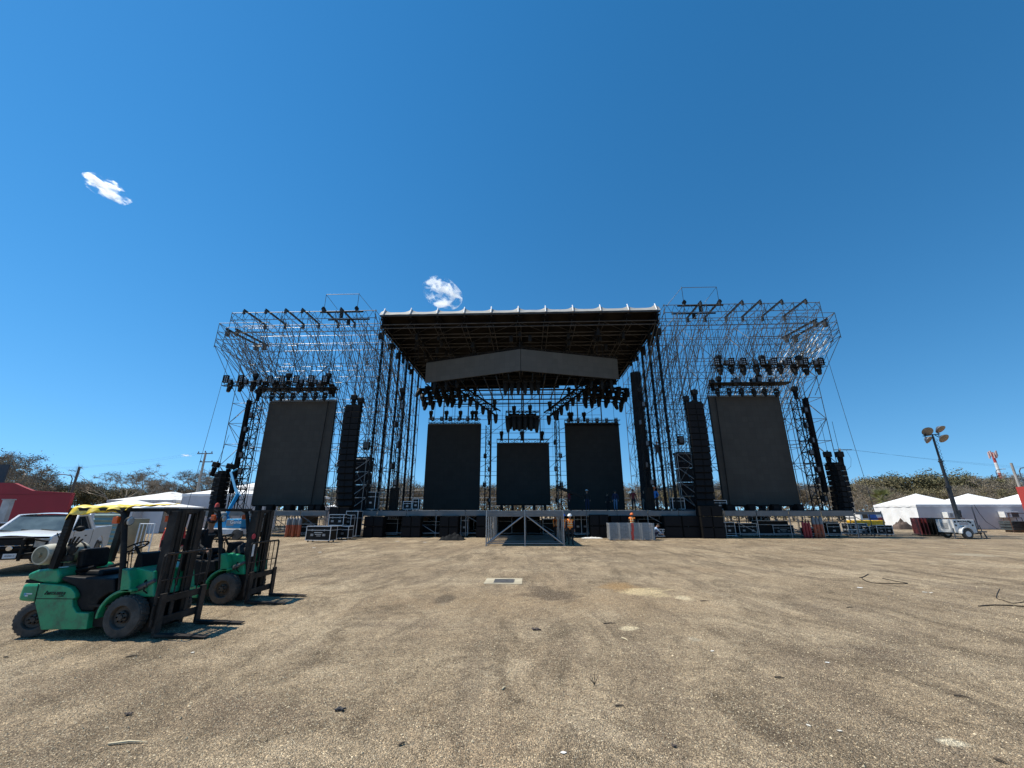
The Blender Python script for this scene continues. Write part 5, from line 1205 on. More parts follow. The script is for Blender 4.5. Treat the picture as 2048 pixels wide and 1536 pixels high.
# driver of the rear forklift
sit = dict(pel=(0, 0, .13), wai=(0, .0, .28), che=(0, -.02, .50), nec=(0, -.03, .66), hea=(0, -.05, .74), hem=(0, -.06, .81), het=(0, -.05, .885), shl=(.19, -.02, .60), ell=(.27, -.16, .36), wrl=(.16, -.40, .42), hal=(.14, -.47, .45), shr=(-.19, -.02, .60), elr=(-.26, -.06, .33), wrr=(-.2, -.30, .22), har=(-.18, -.37, .20),
           hil=(.1, -.03, .12), knl=(.15, -.47, .17), anl=(.14, -.52, -.28), tol=(.14, -.66, -.34), hir=(-.1, -.03, .12), knr=(-.15, -.47, .17), anr=(-.14, -.52, -.28), tor=(-.14, -.66, -.34))
bx_, by_ = FX+FB_OFF[0], FY_+FB_OFF[1]
dr_ = person("person in black driving the rear forklift, wearing a dark blue cap", (bx_+.56, by_, .92), R(68), blk, blk, None, None, sit, H=1.72)
q = MB(Matrix.Translation((0, -.055, .83)) @ Matrix.Rotation(R(-12), 4, 'Z')); q.lathe((0, 0, 0), (0, 0, 1), [(0, .118), (.06, .112), (.09, .08), (.105, .02)], 16); q.bx(-.07, .07, -.21, -.09, 0, .012); q.build("cap", navy, dr_, smooth=True)
q = MB(); q.box((0, -.155, .52), (.16, .006, .03)); q.build("shirt_print", mat("faded shirt print", (.12, .12, .12), .8), dr_)
o = thing("beacon_lamp", "small orange-red beacon on the roof corner of the rear forklift", "beacon", (bx_+.98, by_-.45, 2.045)); MB().lathe((0, 0, 0), (0, 0, 1), [(0, .06), (.03, .06)], 12).build("base", black, o); MB().lathe((0, 0, .03), (0, 0, 1), [(0, .05), (.07, .045), (.10, .02)], 12).build("dome", mat("red beacon plastic", (.6, .06, .02), .3), o, smooth=True)
q = MB(); q.lathe((1.99, -.43, 1.42), (1, -.15, 0), [(0, .06), (.004, .058)], 14); q.build("red_sticker", mat("red sticker", (.5, .03, .05), .5), fb); q = MB(); q.box((2.03, -.43, 1.12), (.012, .07, .26)); q.build("white_sticker", mat("white sticker", (.7, .7, .7), .5), fb)
person("person in an orange-red vest and red cap standing behind the rear forklift mast", (PX(346, 13, 1080), 13.0, 0), R(40), redc, navy, mat("red cap", (.5, .03, .03), .7), orange, H=1.8)
o = thing("rolled_jacket", "dark bundle of jackets lying on the bonnet area of the rear forklift", "jacket", (bx_+1.62, by_-.05, 1.05)); q = MB(); q.grid(lambda a, c: (.30*(a-.5)*1.3, .5*(c-.5), .22*max(0, math.sin(a*3.14))**.5*max(0, math.sin(c*3.14))**.5*(1+.4*noise.noise(Vector((a*5, c*5, 2))))), 20, 20); q.build("jacket", blk, o, smooth=True)
# ------------------------------------------------------------------ pickup
carw = mat("white car paint", (.82, .82, .81), .28, 0, .03, 2, coat=.6)
chrome = mat("bright chrome", (.6, .6, .6), .12, 1, .05)
pk = thing("pickup_truck", "white single-cab pickup with a black bull bar parked behind the near forklift", "pickup truck", (-18.5, 16.1, 0), math.atan2(-.863, .505)); pk.scale = (1.06, 1.03, 1.03)
def arch(cx, r, n=10): return [(cx+r*math.cos(R(180-180*k/n)), .42+r*math.sin(R(180-180*k/n))) for k in range(n+1)]
low = [(-2.7, .48), (-2.35, .42)]+arch(-1.72, .50)+[(-1.1, .36), (1.1, .36)]+arch(1.72, .50)+[(2.45, .40), (2.62, .50), (2.66, .98), (2.58, 1.12), (1.9, 1.19), (1.28, 1.24), (1.1, 1.24), (-.72, 1.24), (-.74, 1.30), (-2.68, 1.32), (-2.72, 1.25)]
def shell(y0, y1): return MB().prism(low, y0, y1)
for s in (-1, 1): MB().prism(low, s*.97, s*.90).build("side_panel", carw, pk, bevel=.02)
MB().bx(-2.62, -.78, -.90, .90, .62, .68).build("bed_floor", fdark, pk)
MB().bx(-2.72, -2.64, -.90, .90, .55, 1.30).build("tailgate", carw, pk, bevel=.015)
q = MB(); q.grid(lambda a, c: (1.25+1.36*a, -.95+1.9*c, 1.24-.02*a-.10*a**3+.035*math.sin(math.pi*c)+.02*math.cos((c-.5)*9)*math.sin(math.pi*c)), 14, 16); q.build("hood", carw, pk, smooth=True)
MB().bx(1.2, 2.5, -.90, .90, .45, 1.12).build("engine_bay", black, pk)
MB().bx(-.74, 1.2, -.90, .90, .38, 1.22).build("cab_body", carw, pk)
# cab: pillars, roof and glass
def cabp(x, z, s): return Vector((x, s*(.93-.17*(z-1.22)/.6), z))
A, B_, C_, D_ = (1.28, 1.22), (.52, 1.76), (-.42, 1.78), (-.74, 1.22)
roofq = MB(); roofq.grid(lambda a, c: (.56-1.02*a, -.76+1.52*c, 1.765+.07*math.sin(math.pi*c)**.7+.03*math.sin(math.pi*a)), 10, 12); roofq.build("roof", carw, pk, smooth=True)
for s in (-1, 1):
    q = MB()
    for p0, p1, r_ in ((A, B_, .05), (B_, C_, .05), (C_, D_, .085), (D_, A, .03)): q.tube(cabp(*p0, s), cabp(*p1, s), r_, 8)
    q.tube(cabp(.28, 1.22, s), cabp(.30, 1.77, s), .001, 4)
    q.build("window_frame", carw, pk, smooth=True)
    pts = [cabp(1.20, 1.25, s*.985), cabp(.50, 1.735, s*.985), cabp(-.38, 1.755, s*.985), cabp(-.62, 1.25, s*.985)]
    MB().add(pts, [(0, 1, 2, 3)]).build("side_window", glassd, pk, solid=.01)
    m_ = MB().ell((1.02, s*1.10, 1.30), (.07, .14, .10), 10, 7); m_.tube((1.0, s*.92, 1.27), (1.02, s*1.05, 1.28), .03); m_.build("wing_mirror", black, pk, smooth=True)
    MB().box((-.05, s*.977, 1.02), (.16, .02, .045)).build("door_handle", black, pk, bevel=.008)
    q = MB()
    for (x0, z0), (x1, z1) in (((1.05, 1.2), (1.0, .5)), ((1.0, .5), (-.5, .45)), ((-.5, .45), (-.66, .8)), ((-.66, .8), (-.66, 1.22))): q.tube((x0, s*.972, z0), (x1, s*.972, z1), .007, 4)
    q.build("door_seam", black, pk)
wsg = mat("windscreen glass", (.10, .13, .13), .03, 0, .6, 1.2, spec=.9)
MB().add([cabp(1.27, 1.24, -.93), cabp(1.27, 1.24, .93), cabp(.54, 1.75, .93), cabp(.54, 1.75, -.93)], [(0, 1, 2, 3)]).build("windscreen", wsg, pk, solid=.01)
q = MB()
for y in (-.5, .1, .6): q.tube((1.30, y, 1.25), (1.22, y-.45, 1.31), .014, 5)
q.build("wipers", black, pk)
MB().add([cabp(-.73, 1.26, -.92), cabp(-.73, 1.26, .92), cabp(-.45, 1.76, .92), cabp(-.45, 1.76, -.92)], [(0, 1, 2, 3)]).build("rear_window", glassd, pk, solid=.01)
q = MB(); q.bx(2.6, 2.67, -.58, .58, .66, 1.08); q.build("grille", black, pk)
q = MB()
for z in (.74, .84, .94, 1.03): q.bx(2.66, 2.69, -.56, .56, z, z+.03)
q.build("grille_bars", fdark, pk); MB().bx(2.67, 2.70, -.6, .6, .855, .90).build("chrome_bar", chrome, pk, bevel=.005)
for s in (-1, 1): MB().bx(2.52, 2.67, s*.60, s*.95, .80, 1.06).build("headlight", mat("headlight glass", (.42, .42, .40), .12, .1, .3, 14), pk, bevel=.02)
MB().bx(2.5, 2.78, -.96, .96, .46, .66).build("front_bumper", fdark, pk, bevel=.03)
q = MB()                                          # bull bar
for s in (-1, 1): q.path([(2.82, s*.42, .42), (2.84, s*.42, 1.02), (2.76, s*.42, 1.12)], .045, 8)
q.tube((2.78, -.62, 1.10), (2.78, .62, 1.10), .04, 8); q.tube((2.84, -.5, .80), (2.84, .5, .80), .035, 8); q.bx(2.80, 2.84, -.42, .42, .88, 1.06)
for s in (-1, 1): q.path([(2.84, s*.42, .60), (2.84, s*.88, .66), (2.76, s*.94, .98), (2.70, s*.60, 1.05)], .03, 8)
q.build("bull_bar", black, pk, smooth=True)
for s in (-.16, .16): MB().lathe((2.85, s, .80), (1, 0, 0), [(0, .05), (.05, .08), (.06, .07)], 12).build("fog_lamp", chrome, pk, smooth=True)
pl = MB().bx(2.80, 2.815, -.24+.28, .06+.28, .50, .64).build("licence_plate", mat("white number plate", (.7, .7, .7), .5), pk)
text_mesh("YR 8481 C", .05, "plate_lettering", ink, pl, (2.818, .19, .57), (R(90), 0, R(90)))
def carwheel(c):
    t = MB(Matrix.Translation(c)).lathe((0, -.13, 0), (0, 1, 0), [(0, .25), (.01, .34), (.04, .385), (.22, .385), (.25, .34), (.26, .25), (.13, .24), (0, .25)], 28, caps=False).build("wheel", rubber, pk, smooth=True)
    q = MB(Matrix.Translation(c))
    for s in (-1, 1):
        q.lathe((0, s*.12, 0), (0, -s, 0), [(0, .255), (.02, .24), (.07, .2), (.03, .06), (.0, .05)], 20)
        for k in range(6): a = k*math.pi/3; q.box((math.cos(a)*.14, s*.10, math.sin(a)*.14), (.2, .02, .05), (0, -a, 0))
    q.build("rim", mat("alloy rim", (.35, .35, .36), .35, .7, .2), t, smooth=True)
for x in (1.72, -1.72):
    for y in (-.80, .80): carwheel((x, y, .385))
q = MB(); q.tube((-.85, -.8, 1.3), (-.85, .8, 1.3), .03); q.tube((-.85, -.7, .7), (-.85, -.7, 1.75), .03); q.tube((-.85, .7, .7), (-.85, .7, 1.75), .03); q.tube((-.85, -.7, 1.75), (-.85, .7, 1.75), .03); q.build("headache_rack", black, pk, smooth=True)
o = thing("load_bundle", "dark blue bundle with a red rag lying in the bed of the white pickup", "bundle", (0, 0, 0)); o.location = (-18.65+.505*-1.15, 16.1+.863*1.15, .68)
q = MB(); q.grid(lambda a, c: ((a-.5)*.9, (c-.5)*1.3, .05+.95*max(0, math.sin(a*3.14))**.4*max(0, math.sin(c*3.14))**.4+.06*noise.noise(Vector((a*6, c*6, 0)))), 20, 20); q.build("bundle", navy, o, smooth=True); MB().ell((.1, .3, 1.0), (.12, .1, .05), 8, 5, .2).build("rag", redc, o)

# ------------------------------------------------------------------ walls and yard things on the left
redwall = mat("dark red painted wall", (.30, .020, .030), .75, 0, .08, .6, .1, 8, dirt=(.22, .03, .03), dscale=.5, damt=.4)
a, c = P(-40, 962, 38), P(144, 986, 38); e1, e2 = P(5, 965, 38), P(58, 981, 38)
prof = [(a.x-14, 0), (c.x, 0), (c.x, c.z), (e2.x+.3, e2.z), (e2.x-.5, e2.z+.25), (e1.x+1.2, e1.z-.05), (a.x-14, a.z+.3)]
o = thing("red_wall", "dark red painted boundary wall with a curved top, behind the white pickup", "wall", (0, 38, 0)); MB().prism(prof, 0, .3).build("masonry", redwall, o)
q = MB(); q.prism([(a.x-14, a.z-.95), (e2.x-.5, e2.z-.35), (c.x, c.z-.02), (c.x, c.z-.06), (e2.x-.5, e2.z-.40), (a.x-14, a.z-1.0)], -.02, 0.0); q.build("groove", mat("dark groove", (.20, .015, .02), .8), o)
o = thing("gate_post", "pale concrete gate post leaning before the dark red wall at the left edge", "post", (P(3, 1030, 33).x, 33, 0)); MB().bx(-.35, .35, 0, .3, 0, P(3, 1000, 33).z).build("post", mat("pale concrete", (.42, .42, .42), .8, 0, .2, 2), o, bevel=.02); MB().bx(-.4, .4, -.05, .35, P(3, 1000, 33).z, P(3, 1000, 33).z+.08).build("cap", mat("pale concrete", (.42, .42, .42)), o)
o = thing("roof_sign", "dark sign board standing up behind the red wall at the left edge", "sign", (P(0, 960, 42).x, 42, 0)); MB().box((-.7, 0, P(0, 950, 42).z), (2.4, .12, 2.2)).build("board", mat("dark sign back", (.03, .035, .045), .6), o); MB().tube((-.7, .1, 0), (-.7, .1, P(0, 950, 42).z), .08).build("pole", galvdull, o)
o = thing("white_rail", "white tubular rail in front of the red wall at the left edge", "railing", (P(10, 1058, 26).x, 26, 0)); q = MB()
for x in (-2.2, -1.2, -.2, .8): q.tube((x, 0, 0), (x, 0, 1.25), .035)
q.tube((-2.4, 0, 1.25), (.9, 0, 1.25), .04); q.tube((-2.4, 0, .7), (.9, 0, .7), .03); q.build("tubes", carw, o)
o = thing("parked_car", "dark car mostly hidden behind the white pickup", "car", (P(18, 1062, 23).x, 23, 0), R(20)); MB().prism([(-2, .3), (2, .3), (2.05, .75), (1.2, .9), (.6, 1.35), (-.9, 1.38), (-1.7, .95), (-2.05, .85)], -.85, .85).build("body", mat("dark car paint", (.03, .03, .035), .3, coat=.5), o, bevel=.06); MB().prism([(1.0, .93), (.55, 1.30), (-.85, 1.33), (-1.5, .98)], -.86, .86).build("windows", glassd, o)
for x in (-1.3, 1.3):
    for y in (-.75, .75): MB().lathe((x, y-.1, .3), (0, 1, 0), [(0, .3), (.2, .3)], 16).build("wheel", rubber, o)
# tents
def wallc_(): return mat("shade-toned tent wall cloth", (.56, .545, .56), .7, 0, .06, 1.2, .15, 3)  # shade of the unlit walls put into a greyer cloth; sunlit wall stays white
def sheetwall(p, q_, z0, z1, name, m, parent, amp=.05, fr=14, seed=0):
    p, q_ = Vector(p), Vector(q_); d = q_-p; nrm = Vector((d.y, -d.x, 0)).normalized()
    MB().grid(lambda a, c: p+d*a+nrm*(amp*(1-c)**.7*(math.sin(a*fr+seed)+.6*noise.noise(Vector((a*9+seed, c*4, 0)))))+Vector((0, 0, z0+(z1-z0)*c)), 60, 10).build(name, m, parent, smooth=True)
def tent(label, x0, x1, y0, y1, ze, zp, walls="flr", grp="white event tents", ridge=None, m=white):
    cx, cy = (x0+x1)/2, (y0+y1)/2; o = thing("event_tent", label, "tent", (cx, cy, 0), 0, grp); hx, hy = (x1-x0)/2, (y1-y0)/2
    def rf(a, c):
        u_, v_ = (a*2-1), (c*2-1); k = max(abs(u_), abs(v_)) if ridge is None else max(abs(v_), max(0, (abs(u_)*hx-(hx-ridge))/ridge))
        return (u_*hx, v_*hy, ze+(zp-ze)*((1-k)**1.12)+.01*noise.noise(Vector((a*7, c*7, cx))))
    MB().grid(rf, 48, 48).build("roof_canvas", m, o, smooth=True)
    q = MB()
    for (ax, ay, bx2, by2) in ((-hx, -hy, hx, -hy), (hx, -hy, hx, hy), (hx, hy, -hx, hy), (-hx, hy, -hx, -hy)):
        n = 24; off = Vector((-(by2-ay), bx2-ax, 0)).normalized()*-.02
        vs = []
        for i in range(n+1):
            t = i/n; p_ = Vector((ax+(bx2-ax)*t, ay+(by2-ay)*t, 0))+off; vs += [p_+Vector((0, 0, ze+.01)), p_+Vector((0, 0, ze-.24-.03*math.sin(i*1.7)))]
        q.add(vs, [(2*i, 2*i+1, 2*i+3, 2*i+2) for i in range(n)])
    q.build("valance", m, o)
    for x in (-hx+.05, hx-.05):
        for y in (-hy+.05, hy-.05): MB().tube((x, y, 0), (x, y, ze), .025).build("pole", galvdull, o)
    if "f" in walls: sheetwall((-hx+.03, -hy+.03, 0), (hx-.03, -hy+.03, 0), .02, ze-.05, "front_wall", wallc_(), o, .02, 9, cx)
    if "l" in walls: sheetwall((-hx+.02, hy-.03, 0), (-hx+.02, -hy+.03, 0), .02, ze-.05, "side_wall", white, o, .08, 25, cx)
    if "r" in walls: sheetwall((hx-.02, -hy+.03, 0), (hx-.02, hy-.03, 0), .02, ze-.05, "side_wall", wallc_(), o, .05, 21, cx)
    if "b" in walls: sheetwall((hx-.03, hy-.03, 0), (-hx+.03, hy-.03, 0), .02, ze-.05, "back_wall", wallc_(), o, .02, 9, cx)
    return o
TX, TY = P(1843, 1050, 49.5).x, 49.5; ze, zp = P(1843, 1009, 49.5).z, P(1842, 987, 52.5).z
for k, t in enumerate(("closed white tent with a sunlit side wall, nearest the stage on the right", "middle closed white tent of the row on the right", "closed white tent at the far right, cut by the red wall")):
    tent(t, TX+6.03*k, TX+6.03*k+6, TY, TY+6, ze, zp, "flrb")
for k, (u, v) in enumerate(((1902, 1030), (2015, 1029))):
    p = P(u, v, 49.3); o = thing("air_conditioner", f"white window air conditioner set in the wall of the {'first' if k == 0 else 'middle'} tent on the right", "air conditioner", (p.x, 49.2, p.z))
    MB().box((0, 0, 0), (1.5, .7, .62)).build("casing", mat("white plastic casing", (.75, .75, .73), .4), o, bevel=.02); MB().box((.32, -.36, -.02), (.72, .03, .48)).build("condenser_grille", mat("dark fins", (.06, .05, .05), .6), o); MB().box((-.38, -.355, 0), (.3, .02, .4)).build("side_vents", mat("grey vents", (.35, .35, .34), .5), o)
    st = thing("steel_stand", f"thin rusty steel stand under the {'first' if k == 0 else 'middle'} tent's air conditioner", "stand", (p.x, 49.0, 0)); q = MB(); h = p.z-.33
    for x in (-.7, .7):
        for y in (-.3, .2): q.tube((x, y, 0), (x, y, h), .03, 5)
    for z in (h, .5): q.tube((-.7, -.3, z), (.7, -.3, z), .03, 5); q.tube((-.7, .2, z), (.7, .2, z), .03, 5); q.tube((-.7, -.3, z), (-.7, .2, z), .03, 5); q.tube((.7, -.3, z), (.7, .2, z), .03, 5)
    q.build("frame", mat("rusty steel", (.10, .05, .035), .7, .2, .3, 6), st)
    if k == 1: q = MB(); q.path([(p.x-3.1, 49.4, 2.6), (p.x-2.9, 49.35, 1.7), (p.x-2.5, 49.3, .8), (p.x-1.9, 48.9, .02)], .02, 5); tag(q.build("electric_cable", black), "black power cord hanging down the front of the middle tent on the right", "cord")
# right edge: red wall end and stacked dark boards
a = P(2031, 974, 42); redl = mat("bright red painted wall", (.42, .045, .035), .7, 0, .08, .8, .1, 8)
o = thing("red_wall", "red painted wall end at the right edge of the yard", "wall", (a.x, 42, 0)); MB().prism([(0, 0), (.3, 0), (.3, a.z), (0, a.z)], 0, -3.0).build("side_face", redl, o); MB().bx(.3, 12, -.3, 0, 0, a.z).build("long_face", redl, o)
o = thing("board_stack", "stack of dark boards with a steel rail at the right edge", "boards", (P(2030, 1050, 43).x, 43, 0)); q = MB()
for k in range(6): q.bx(-.2+.05*(k % 2), 4, 0, 1.2, .2+k*.14, .31+k*.14)
q.build("boards", mat("weathered dark board", (.05, .06, .06), .7, 0, .4, 3), o); q = MB(); q.tube((-.3, 0, 0), (-.3, 0, 1.75), .035); q.tube((-.3, 0, 1.75), (4, 0, 1.75), .035); q.build("rail", mat("rusty steel", (.1, .05, .035)), o); MB().bx(0, 4, .1, 1, 0, .2).build("bearers", wood, o)
# left tents
def ptent(label, u0, u1, ve, up_, vp, Y, D, walls="f", m=white, ridge=None):
    a, c = P(u0, ve, Y), P(u1, ve, Y); zz = P(up_, vp, Y+D/2).z; return tent(label, a.x, c.x, Y, Y+D, a.z, zz, walls, ridge=ridge, m=m)
blotchy = mat("white canvas with painted shadows", (.72, .71, .68), .7, 0, .08, 1.2, .15, 3, dirt=(.22, .20, .17), dscale=1.6, damt=.75)  # shadows on the tent roof painted as dark blotches in the canvas colour
ptent("small open white tent just right of the dark red wall", 147, 268, 1016, 195, 998, 37, 5, "fr")
ptent("low white tent whose peak shows over the yellow cloth", 238, 330, 1014, 270, 1004, 38, 5, "f")
ptent("long white frame tent with shadows painted on its ridged roof behind the yellow cloth", 214, 352, 1000, 280, 982, 52, 9, "fr", blotchy, 5)
ptent("large closed white tent behind the left end of the stage deck", 365, 560, 988, 450, 962, 46, 12, "fl", white)
ptent("white tent top glimpsed low behind the left main line array", 650, 706, 1013, 690, 1002, 60, 8, "f", white)
# corrugated container, plywood sheet, rail, bench
cont = mat("pale green corrugated sheet", (.22, .29, .26), .55, .3, .15, 2)
x0, x1 = PX(192, 24), PX(250, 24); o = thing("corrugated_fence", "pale green corrugated sheet fence behind the pickup bed", "fence", (x0, 24, 0)); W = x1-x0
MB().grid(lambda a, c: (W*a, .03*math.sin(c*46), .1+1.75*c), 4, 90).build("sheet", cont, o, smooth=True)
for k in range(3): MB().tube((W*k/2, .08, 0), (W*k/2, .08, 1.9), .04).build("post", galvdull, o)
o = thing("plywood_sheet", "upright tan plywood sheet behind the near forklift's mast", "panel", (PX(281, 20), 20, 0)); MB().bx(-.55, .55, 0, .03, .05, 1.62).build("board", mat("tan plywood", (.30, .22, .12), .75, 0, .2, 2), o); MB().bx(-.5, .5, .03, .08, .8, .88).build("batten", wood, o)
o = thing("grey_cabinet", "grey steel cabinet left of the tan plywood sheet", "cabinet", (PX(262, 21), 21, 0)); MB().bx(-.55, .5, 0, .6, .05, 1.6).build("body", mat("grey cabinet paint", (.12, .13, .13), .6), o, bevel=.02); MB().box((.0, -.01, .85), (.02, .02, 1.4)).build("door_gap", black, o)
o = thing("white_gate", "small white barred gate standing by the tan plywood sheet", "gate", (PX(302, 19), 19, 0)); q = MB()
for x in (-.35, .35): q.tube((x, 0, 0), (x, 0, 1.45), .03)
for x in (-.18, 0, .18): q.tube((x, 0, .5), (x, 0, 1.4), .02)
for z in (.5, 1.42): q.tube((-.35, 0, z), (.35, 0, z), .025)
q.build("bars", carw, o)
# blue boom lift
bl = mat("blue lift paint", (.02, .24, .46), .4, 0, .1, 3); o = thing("boom_lift", "bright blue boom lift with raised arm parked at the left end of the deck", "boom lift", (PX(455, 31), 31, 0)); u_ = lambda u: PX(u, 31)-PX(455, 31)
MB().bx(u_(418), u_(505), -.9, .9, .35, .75).build("chassis", mat("white lift chassis", (.55, .55, .55), .5), o, bevel=.05)
MB().bx(u_(470), u_(500), -.75, .75, .78, 1.42).build("engine_cover", bl, o, bevel=.08); MB().bx(u_(472), u_(486), -.77, -.75, .95, 1.35).build("grey_panel", mat("grey panel", (.25, .27, .29), .5), o)
MB().prism([(u_(430), .78), (u_(466), .78), (u_(456), 1.62), (u_(440), 1.62)], -.3, .3).build("turret", bl, o, bevel=.05)
text_mesh("Genie", .34, "lettering", carw, o, (u_(490), -.78, 1.2), (R(90), 0, 0))
q = MB(); q.ell((u_(447), 0, 1.72), (.28, .25, .20), 12, 8, .05); q.build("grey_cover", mat("grey cloth cover", (.25, .25, .24), .9), o, smooth=True)
for x in (u_(424), u_(498)):
    for y in (-.8, .8): MB().lathe((x, y-.14, .38), (0, 1, 0), [(0, .2), (.02, .36), (.26, .36), (.28, .2)], 18).build("wheel", rubber, o, smooth=True)
bp = P(462, 945, 33)-Vector(o.location); q = MB(); q.tube((u_(450), .2, 1.6), (u_(447), 1.2, 3.2), .16, 4); q.tube((u_(447), 1.2, 3.1), (bp.x, bp.y, bp.z), .12, 4); q.tube((u_(447)+.25, 1.2, 3.1), (bp.x+.2, bp.y, bp.z-.6), .06, 4); q.tube((bp.x, bp.y, bp.z), (bp.x+.5, bp.y, bp.z+.3), .07, 4); q.build("arm", bl, o, bevel=.02)
# ------------------------------------------------------------------ right: light tower trailer, barrier stack, truck
tx, ty = G(1918, 1077).x, G(1918, 1077).y; o = thing("light_tower_trailer", "white towable light tower with a tall dark mast and four round floodlights", "light tower", (tx, ty, 0))
lw = mat("white trailer paint", (.62, .62, .60), .4, 0, .06, 2, dirt=(.3, .28, .24), dscale=3, damt=.3); xx = lambda u: PX(u, ty, 1050)-tx
MB().bx(xx(1893), xx(1936), -.55, .80, .42, 1.34).build("housing", lw, o, bevel=.03); MB().bx(xx(1890), xx(1945), -.5, .75, .34, .42).build("chassis", black, o)
MB().bx(xx(1936.3), xx(1944), -.3, .6, .42, 1.28).build("radiator_end", black, o)
q = MB(); q.bx(xx(1893)-.02, xx(1893), -.1, .45, .7, 1.12); q.build("vent_panel", mat("grey vents", (.35, .35, .34)), o)
q = MB()
for u, z in ((1897, 1.2), (1897, .95), (1927, 1.15), (1930, .95), (1911, .85)): q.box((xx(u), -.56, z), (.10, .03, .12))
q.build("latches", black, o)
text_mesh("MAGNUM", .20, "lettering", ink, o, (xx(1914), -.57, 1.22), (R(90), 0, 0)); MB().bx(xx(1905), xx(1922), -.565, -.55, 1.0, 1.09).build("sticker", mat("pinkish sticker", (.35, .28, .28), .6), o)
n = 10; out = [(.46*math.cos(R(180-18*k)), .40+.46*math.sin(R(180-18*k))) for k in range(n+1)]; inn = [(.40*math.cos(R(180-18*k)), .40+.40*math.sin(R(180-18*k))) for k in range(n+1)]
MB().prism(out+inn[::-1], -.85, -.58).build("mudguard", lw, o)
for y in (-.72, .85):
    t = MB().lathe((0, y-.1, .36), (0, 1, 0), [(0, .2), (.01, .32), (.04, .36), (.18, .36), (.21, .32), (.22, .2)], 24).build("wheel", rubber, o, smooth=True); MB().lathe((0, y-.1, .36), (0, 1, 0), [(-.005, .2), (.02, .17), (.0, .06), (-.02, .05)], 18).build("rim", mat("light rim", (.6, .6, .6), .4, .3), t, smooth=True)
q = MB(); q.bx(xx(1940), xx(1968), -.06, .06, .42, .52); q.tube((xx(1962), 0, .5), (xx(1966), 0, .03), .04); q.tube((xx(1950), -.2, .5), (xx(1950), -.2, .05), .04); q.box((xx(1966), 0, .02), (.3, .2, .04)); q.tube((xx(1888), -.6, .75), (xx(1888), -.6, .05), .045); q.box((xx(1888), -.6, .03), (.2, .2, .05)); q.tube((xx(1960), 0, .5), (xx(1958), 0, .95), .03); q.build("drawbar_and_jacks", galvdull, o)
mx = xx(1927)-.15; zt = P(1871, 870, ty).z; q = MB(); q.box((mx, .1, 2.4), (.20, .20, 2.9)); q.box((mx, .1, 4.6), (.15, .15, 2.6)); q.box((mx, .1, 6.6), (.11, .11, 2.2)); q.box((mx, .1, (7.6+zt)/2), (.08, .08, zt-7.4)); q.box((mx+.12, .1, 1.9), (.22, .3, .25)); q.box((mx, .1, 3.7), (.3, .25, .12)); q.box((mx, .1, 5.7), (.24, .2, .1)); q.build("mast", mat("dark mast paint", (.03, .03, .033), .45), o, bevel=.01)
q = MB(); hel = [(mx+.12+.05*math.cos(k*.9), .0+.05*math.sin(k*.9), 3.8+k*.04) for k in range(int((zt-4)/.04))]; q.path(hel, .012, 4); q.build("coiled_cable", black, o)
q = MB(); cz = zt; q.tube((mx-.75, .1, cz-.06), (mx+.6, .1, cz+.10), .04); q.tube((mx-.6, .1, cz-.05), (mx-.62, .05, cz-.35), .03); q.tube((mx+.5, .1, cz+.1), (mx+.48, .1, cz+.4), .03); q.tube((mx-.55, .1, cz), (mx-.5, .1, cz+.3), .03); q.tube((mx+.2, .1, cz), (mx+.55, .05, cz-.25), .03); q.build("lamp_bar", blackst, o)
for k, (u, v, rr_, ax) in enumerate(((1855, 863, .38, (-.25, -.75, -.62)), (1881, 859, .38, (.15, -.6, -.75)), (1858, 880, .32, (.35, -.7, -.62)), (1888, 877, .38, (.1, -.72, -.68)))):
    p = P(u, v, ty-.05)-Vector(o.location); ax = Vector(ax).normalized()
    h = MB().lathe(p-ax*.28, ax, [(0, .09), (.05, .16), (.20, rr_*.85), (.28, rr_)], 22).build("floodlight", mat("grey lamp bowl", (.22, .22, .22), .4, .5), o, smooth=True); MB().lathe(p+ax*.0, ax, [(0, rr_*.97), (.02, rr_*.9), (.03, rr_*.4)], 22).build("lens", mat("amber tinted lens", (.22, .19, .155), .25, .2, .15, 6), h, smooth=True)
    MB().tube(p-ax*.25, Vector((mx+(-.6 if u < 1870 else .45), .1, cz)), .025).build("bracket", blackst, o)
ba = P(1832, 1040, 38)
redm = mat("dark red barrier paint", (.16, .02, .02), .5, 0, .2); 
for k in range(7):
    bo = thing("crowd_barrier", f"{'dark red' if k < 3 else 'black'} crowd barrier standing on edge beside the light tower, {ORD[k]} from the left", "barrier", (PX(1832+4.6*k, 37.5, 1050), 37.5-.12*k, .04), R(62), "crowd barriers stacked on edge"); q = MB(); m_ = redm if k < 3 else black; W = 2.2
    q.path([(-W/2, 0, .1), (-W/2, 0, 1.35), (W/2, 0, 1.35), (W/2, 0, .1), (-W/2, 0, .1)], .03, 6)
    for j in range(13): q.tube((-W/2+W*j/12.5+.08, 0, .1), (-W/2+W*j/12.5+.08, 0, 1.35), .014, 4)
    q.build("frame", m_, bo); MB().bx(-W/2+.04, W/2-.04, -.012, .012, .14, 1.30).build("infill_sheet", m_, bo)
    q = MB(); q.box((-W*.35, 0, .03), (.05, .5, .05)); q.box((W*.35, 0, .03), (.05, .5, .05)); q.build("feet", blackst, bo)
def heap(u, v, W, H, lab, mt, nm="tarpaulin_heap"):
    p = G(u, v); o = MB().grid(lambda a, c: (p.x+(a-.5)*W, p.y+c*1.2, H*max(0, math.sin(a*3.14))**.5*max(0, math.sin(c*3.14))**.5*(.6+.8*abs(noise.noise(Vector((a*4+u, c*3, 1)))))), 30, 14).build(nm, mt, smooth=True); tag(o, lab, "tarpaulin")
heap(1815, 1059, 1.7, 1.1, "brown and white rubbish heap in front of the first right tent's side wall", mat("brown rubbish", (.10, .07, .055), .8, 0, .6, 2))
